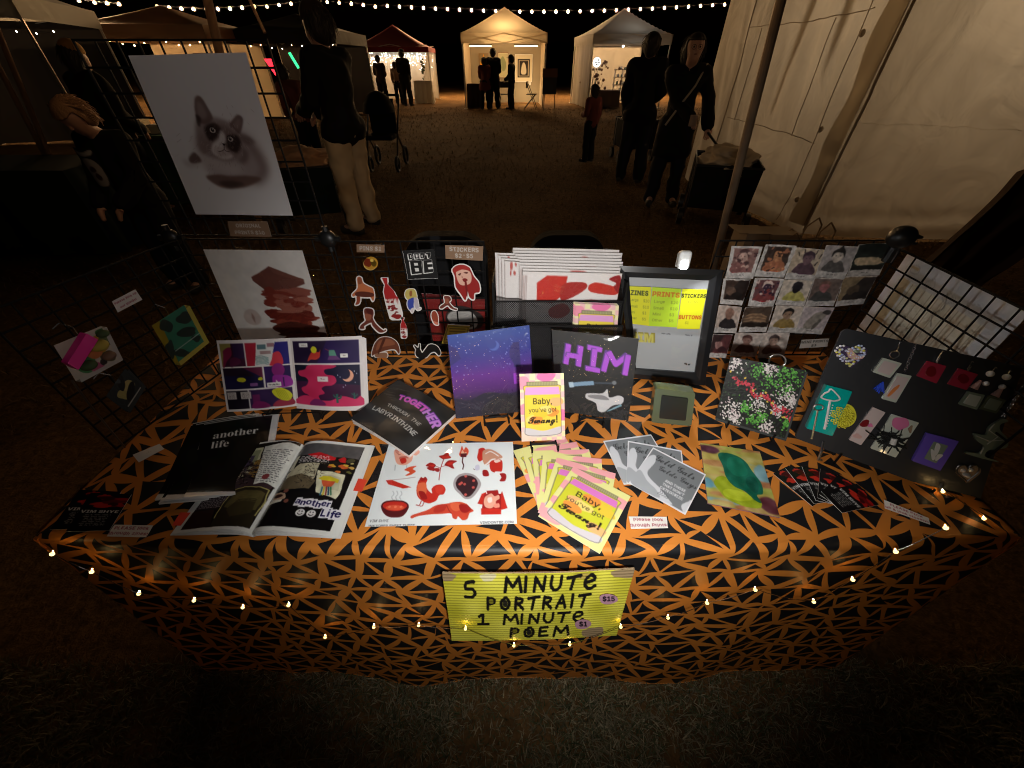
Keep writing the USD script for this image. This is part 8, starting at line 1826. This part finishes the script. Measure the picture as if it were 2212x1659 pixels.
# teal block with keys
T = piece('teal_ornament', 'turquoise resin block with two clear key shapes on it', 'ornament', (150, 820)); T.part('block', bevel_plate([(120, 590), (355, 650), (175, 1055), (-60, 985)], 0.013, 0.0), 'resin_teal', smooth=30)
kc = [(185, 640), (240, 690), (265, 735), (215, 750), (180, 745), (130, 735), (95, 715), (125, 680), (160, 665)]
T.part('key_bow', tube([J(*p, 0.016) for p in spline(kc, 4)], 0.0018, 6, closed=True), 'pearl', smooth=True); T.part('key_shaft', bar(J(175, 750, 0.016), J(125, 1010, 0.016), 0.0022, 8), 'pearl')
T.part('key_teeth', cat_(*[ball(J(200 - 7 * k, 790 + 24 * k, 0.016), 0.0016, 1) for k in range(9)]), 'pearl', kind='stuff')
T.part('key_bow', tube([J(68 + 46 * math.cos(t), 810 + 26 * math.sin(t), 0.017) for t in np.linspace(0, 6.28, 19)[:-1]], 0.0016, 6, closed=True), 'silver', smooth=True); T.part('key_shaft', bar(J(62, 838, 0.017), J(5, 1100, 0.017), 0.002, 8), 'silver')
# yellow rosette
T = piece('rosette', 'bright yellow curly rosette overlapping the turquoise block', 'ornament', (300, 890)); T.part('base', bevel_plate(blob(310, 880, 105, 105, 3, 30, .08), 0.004, 0.002), 'yellow_resin', smooth=30); ms = []
for k in range(70):
    a, q = k * 2.4, 100 * math.sqrt((k + .5) / 70); c = J(290 + q * math.cos(a), 900 + q * math.sin(a) * 0.95, 0.010 + 0.003 * (k % 3)); ms.append(tube([c + 0.0028 * (bx_ * math.cos(t) + by_ * math.sin(t)) + bn_ * 0.001 * math.sin(2 * t + k) for t in np.linspace(0, 5.4, 9)], 0.0012, 5))
T.part('curls', cat_(*ms), 'yellow_resin', smooth=True, kind='stuff')
t7 = [(560, 800), (675, 850), (450, 1150), (340, 1100)]
T = piece('resin_tag', 'long pale pink resin tag with pressed flowers', 'ornament', (500, 980)); T.part('tag', bevel_plate(t7, 0.004), 'resin_pale', smooth=30)
for k, (x, y, s) in enumerate(((500, 950, 42), (420, 1075, 34), (540, 965, 24))): T.part('flower', bevel_plate(blob(x, y, s, s * .7, k + 3, 22, .5), 0.0008, 0.005), ('red_deep', 'tassel_pink', 'pink_flower')[k])
t8 = [(735, 865), (985, 945), (770, 1265), (540, 1180)]
T = piece('resin_tag', 'clear resin tag with a pink flower and black moss', 'ornament', (760, 1060)); T.part('tag', bevel_plate(t8, 0.003), 'resin_clear', smooth=30); T.part('flower', bevel_plate(blob(810, 955, 75, 60, 8, 30, .25), 0.0012, 0.004), 'pink_flower', smooth=30); T.part('leaf', bevel_plate([(880, 1000), (930, 950), (905, 1060)], 0.001, 0.004), 'kraft')
r = np.random.default_rng(6); T.part('moss', cat_(*[bar(J(740 + r.normal(0, 30), 1100 + r.normal(0, 25), 0.008), J(740 + r.normal(0, 85), 1100 + r.normal(0, 55), 0.006 + r.uniform(0, .012)), 0.0011, 4) for k in range(110)], *[ball(J(740 + r.normal(0, 55), 1110 + r.normal(0, 40), 0.008), 0.003, 1) for k in range(30)]), 'moss_black', kind='stuff'); T.part('capsule', bar(J(765, 1095, 0.014), J(750, 1150, 0.014), 0.0055, 10), 'pearl', smooth=40)
t9 = [(1050, 1035), (1340, 1110), (1170, 1380), (915, 1290)]
T = piece('resin_tag', 'violet resin square framing white feathers', 'ornament', np.mean(t9, 0)); T.part('frame', bevel_plate(t9, 0.006), 'resin_purple', smooth=30); T.part('window', bevel_plate([(1110, 1110), (1240, 1150), (1130, 1310), (1020, 1265)], 0.0008, 0.0072), 'resin_green')
for k, q in enumerate(([(1130, 1130), (1165, 1150), (1140, 1220), (1105, 1240)], [(1080, 1180), (1110, 1200), (1120, 1260), (1090, 1275)], [(1140, 1230), (1190, 1235), (1120, 1290)])): T.part('feather', bevel_plate(spline(q), 0.001, 0.008), 'pearl')
T = piece('plant_pendant', 'pale green goblet-shaped resin pendant on a fine chain at the right', 'pendant', (1650, 1110))
T.part('pendant', bevel_plate(spline([(1750, 905), (1795, 930), (1725, 955), (1720, 1010), (1790, 1090), (1780, 1165), (1690, 1185), (1612, 1195), (1580, 1250), (1690, 1288), (1680, 1300), (1425, 1232), (1430, 1212), (1535, 1220), (1575, 1160), (1505, 1105), (1485, 1040), (1590, 1055), (1620, 985), (1700, 930)], 4), 0.005, 0.001, 0.0008), 'resin_green', smooth=30); links(T, (1965, 600), (1765, 900), 16); T.part('vein', cat_(*[tube([J(*p, 0.0065) for p in q], 0.001, 5) for q in ([(1690, 960), (1640, 1020), (1720, 1080), (1620, 1150)], [(1520, 1070), (1640, 1120), (1770, 1110)], [(1590, 1180), (1560, 1240)])]), 'resin_clear')
T = piece('heart_pin', 'brown and silver heart brooch at the lower right of the board', 'brooch', (1440, 1400)); h2 = heart(1440, 1405, 112, 0.08); T.part('base', bevel_plate(h2, 0.005), 'kraft', smooth=30); T.part('rim', tube([J(*p, 0.006) for p in h2], 0.0016, 6, closed=True), 'dark_metal'); T.part('stone', ball(J(1430, 1430, 0.007), 0.007, 2, (1, 1, .5)), 'pearl', smooth=True); T.part('stone', ball(J(1470, 1385, 0.007), 0.004, 2), 'pearl', smooth=True); T.part('stone', ball(J(1400, 1390, 0.007), 0.004, 2), 'pearl', smooth=True)

# ------------------------------------------------------------------ hand lettered sign on the front of the cloth
SGP = (np.array([0, 0.322, 0.74]), np.array([0, 1.0, -0.041]))
SQ = [(955, 1239), (1371, 1228), (1332, 1372), (976, 1383)]
def sign_art():
    W, H = 1240, 460; im, d = canvas(W, H, (206, 200, 66)); im = tinted(im, 3, 20, 10); d = ImageDraw.Draw(im)
    for q in ([(0, 0), (90, 10), (60, 40), (0, 44)], [(1100, 6), (1240, 0), (1240, 50), (1120, 40)], [(980, 400), (1110, 380), (1120, 450), (1000, 456)]): d.polygon(spline(q), fill=(150, 128, 96))
    d.polygon(spline([(250, 8), (350, 4), (330, 36), (270, 40)]), fill=(214, 206, 160)); d.polygon(spline([(860, 18), (930, 10), (960, 30), (900, 40)]), fill=(170, 150, 70)); K = (16, 15, 12)
    strokes = {'5': [[(60, 5), (20, 12), (14, 45), (50, 48), (64, 72), (44, 96), (8, 92)]], 'M': [[(8, 98), (16, 4), (48, 66), (78, 2), (92, 96)]], 'I': [[(26, 2), (22, 98)]], 'N': [[(6, 98), (12, 4), (66, 94), (72, 2)]], 'U': [[(8, 2), (6, 64), (32, 96), (64, 76), (68, 2)]], 'T': [[(0, 10), (80, 2)], [(42, 8), (30, 98)]], 'e': [[(10, 50), (60, 40), (62, 14), (36, 2), (10, 30), (12, 76), (42, 96), (74, 80)]],
               'P': [[(10, 98), (14, 6)], [(14, 8), (58, 12), (56, 46), (14, 56)]], 'O': [[(38, 4), (8, 34), (14, 86), (50, 94), (70, 50), (52, 8), (30, 8)]], 'R': [[(10, 98), (14, 6)], [(14, 8), (58, 14), (52, 46), (16, 54)], [(28, 52), (68, 98)]], 'A': [[(4, 98), (40, 4), (70, 98)], [(18, 62), (58, 58)]], 'E': [[(62, 6), (12, 8), (8, 96), (66, 92)], [(10, 50), (52, 46)]], '1': [[(14, 20), (42, 4), (36, 94)], [(6, 96), (76, 92)]]}
    def word(s, x, y, w, h, gap, lw):
        for ch in s:
            if ch == ' ': x += w * 0.9; continue
            cw = w * (0.5 if ch == 'I' else 1.25 if ch == 'M' else 1.0)
            for st in strokes[ch]:
                p = [(x + a / 90 * cw, y + b / 100 * h) for a, b in st]; p = spline(p, 6, closed=False) if ch in '5eUOPR' else p
                d.line(p, fill=K, width=lw, joint='curve')
                for a, b in (p[0], p[-1]): d.ellipse((a - lw / 2, b - lw / 2, a + lw / 2, b + lw / 2), fill=K)
            if ch in 'OP': d.ellipse((x + cw * .22, y + h * (.2 if ch == 'O' else .12), x + cw * .62, y + h * (.8 if ch == 'O' else .5)), fill=(34, 32, 24) if ch == 'O' else (120, 114, 30))
            x += cw + gap
    word('5', 130, 40, 110, 100, 0, 20); word('MINUTe', 400, 22, 92, 82, 18, 21); word('PORTRAIT', 280, 138, 82, 78, 14, 20); word('1', 210, 252, 90, 74, 0, 20); word('MINUTe', 390, 250, 88, 74, 16, 19); word('POEM', 440, 358, 92, 76, 14, 20)
    return im
T = Thing('sign', 'yellow corrugated cardboard sign lettered 5 MINUTE PORTRAIT 1 MINUTE POEM', 'sign', on(1160, 1380, SGP))
S0 = quad(*corners(SQ, SGP))
def Scor(u, v):
    u, v = np.asarray(u, float), np.asarray(v, float); P = S0(u, v)
    P[:, 1] -= 0.0007 * np.sin(v * 2 * np.pi * 27) + 0.004 * np.sin(np.pi * u) + 0.002 * (meshkit.noise(np.stack([u * 6, v * 4, 0 * u], -1), 3) - 0.5)
    return P
m_, c_ = sheet(Scor, sign_art(), 300, 200, 0.004, back=(0.30, 0.22, 0.13)); T.part('board', m_, 'paper', c_)
for q, s, lab in (([(1296, 1288), (1312, 1283), (1330, 1288), (1334, 1297), (1318, 1304), (1300, 1302)], '$15', 'pink oval price tag beside PORTRAIT'), ([(1243, 1345), (1258, 1338), (1274, 1342), (1276, 1350), (1262, 1358), (1246, 1356)], '$1', 'pink oval price tag beside POEM')):
    def pd(d, F, q=q): d.rectangle((0, 0, 4000, 4000), fill=(206, 156, 176))
    c = np.mean(q, 0); im_ = {}
    m_, c_ = print_px(spline(q, 5), shifted(SGP, 0.0062), 0.0008, lambda d, F: (d.rectangle((0, 0, 4000, 4000), fill=(206, 156, 176)), d.text(F([(c[0], c[1])])[0], s, font=font(110, 'inter', 900), fill=(24, 18, 30), anchor='mm')), 2.4)
    sol = solo('price_tag', merge_col((plate(spline(q, 5), shifted(SGP, 0.0052), 0.0008), (0.6, 0.32, 0.42)), (m_, c_))[0], 'paper', lab, 'tag', cols=merge_col((plate(spline(q, 5), shifted(SGP, 0.0052), 0.0008), (0.6, 0.32, 0.42)), (m_, c_))[1])

# ------------------------------------------------------------------ fairy lights along the cloth
FL = [(90, 1221), (180, 1257), (287, 1301), (412, 1309), (521, 1319), (622, 1310), (702, 1378), (808, 1352), (905, 1346), (1006, 1352), (1110, 1388), (1230, 1386), (1340, 1349), (1442, 1331), (1527, 1301), (1632, 1275), (1762, 1307), (1848, 1261), (1943, 1202), (2055, 1153)]
CPp = (np.array([0, 0.330, 0.74]), np.array([0, 1.0, -0.041]))
pts = []
for x, y in FL:
    p = on(x, y, shifted(CPp, 0.016 if 955 < x < 1372 else 0.010)); k = np.clip((TOP - p[2]) / DROP, 0, 1)
    p[1] += 0.030 * ((p[0] - 0.03) / 0.93) ** 2 - 0.006; pts.append(p)
string('fairy_lights', 'string of tiny warm lights looped along the front of the orange cloth', pts, r=0.0036, mat_='fairy_warm', wire='silver', sag=0.012, wr=0.0007)
a = on(2037, 1062, level(0.752)); string('fairy_lights', 'end of a fairy light string with two lights at the front of the jewelry board', [a, a + [0.03, -0.06, -0.002]], r=0.0032, wire='silver', sag=0.0, wr=0.0008)
# lights strung along the booth's own canopy, above and behind the table
string('string_light', 'warm bulbs strung along the booth canopy above the table', [(-1.6 + 0.22 * i, 2.15 + 0.05 * math.sin(i), 2.48) for i in range(13)], r=0.014, mat_='bulb_booth', sag=0.03)
string('string_light', 'warm bulbs of the stall facing the table, mirrored in the shiny sleeves', [(-1.3 + 0.2 * i, -2.4, 1.05 + 0.16 * math.sin(i * 1.7)) for i in range(14)], r=0.016, mat_='bulb_far', sag=0.03)
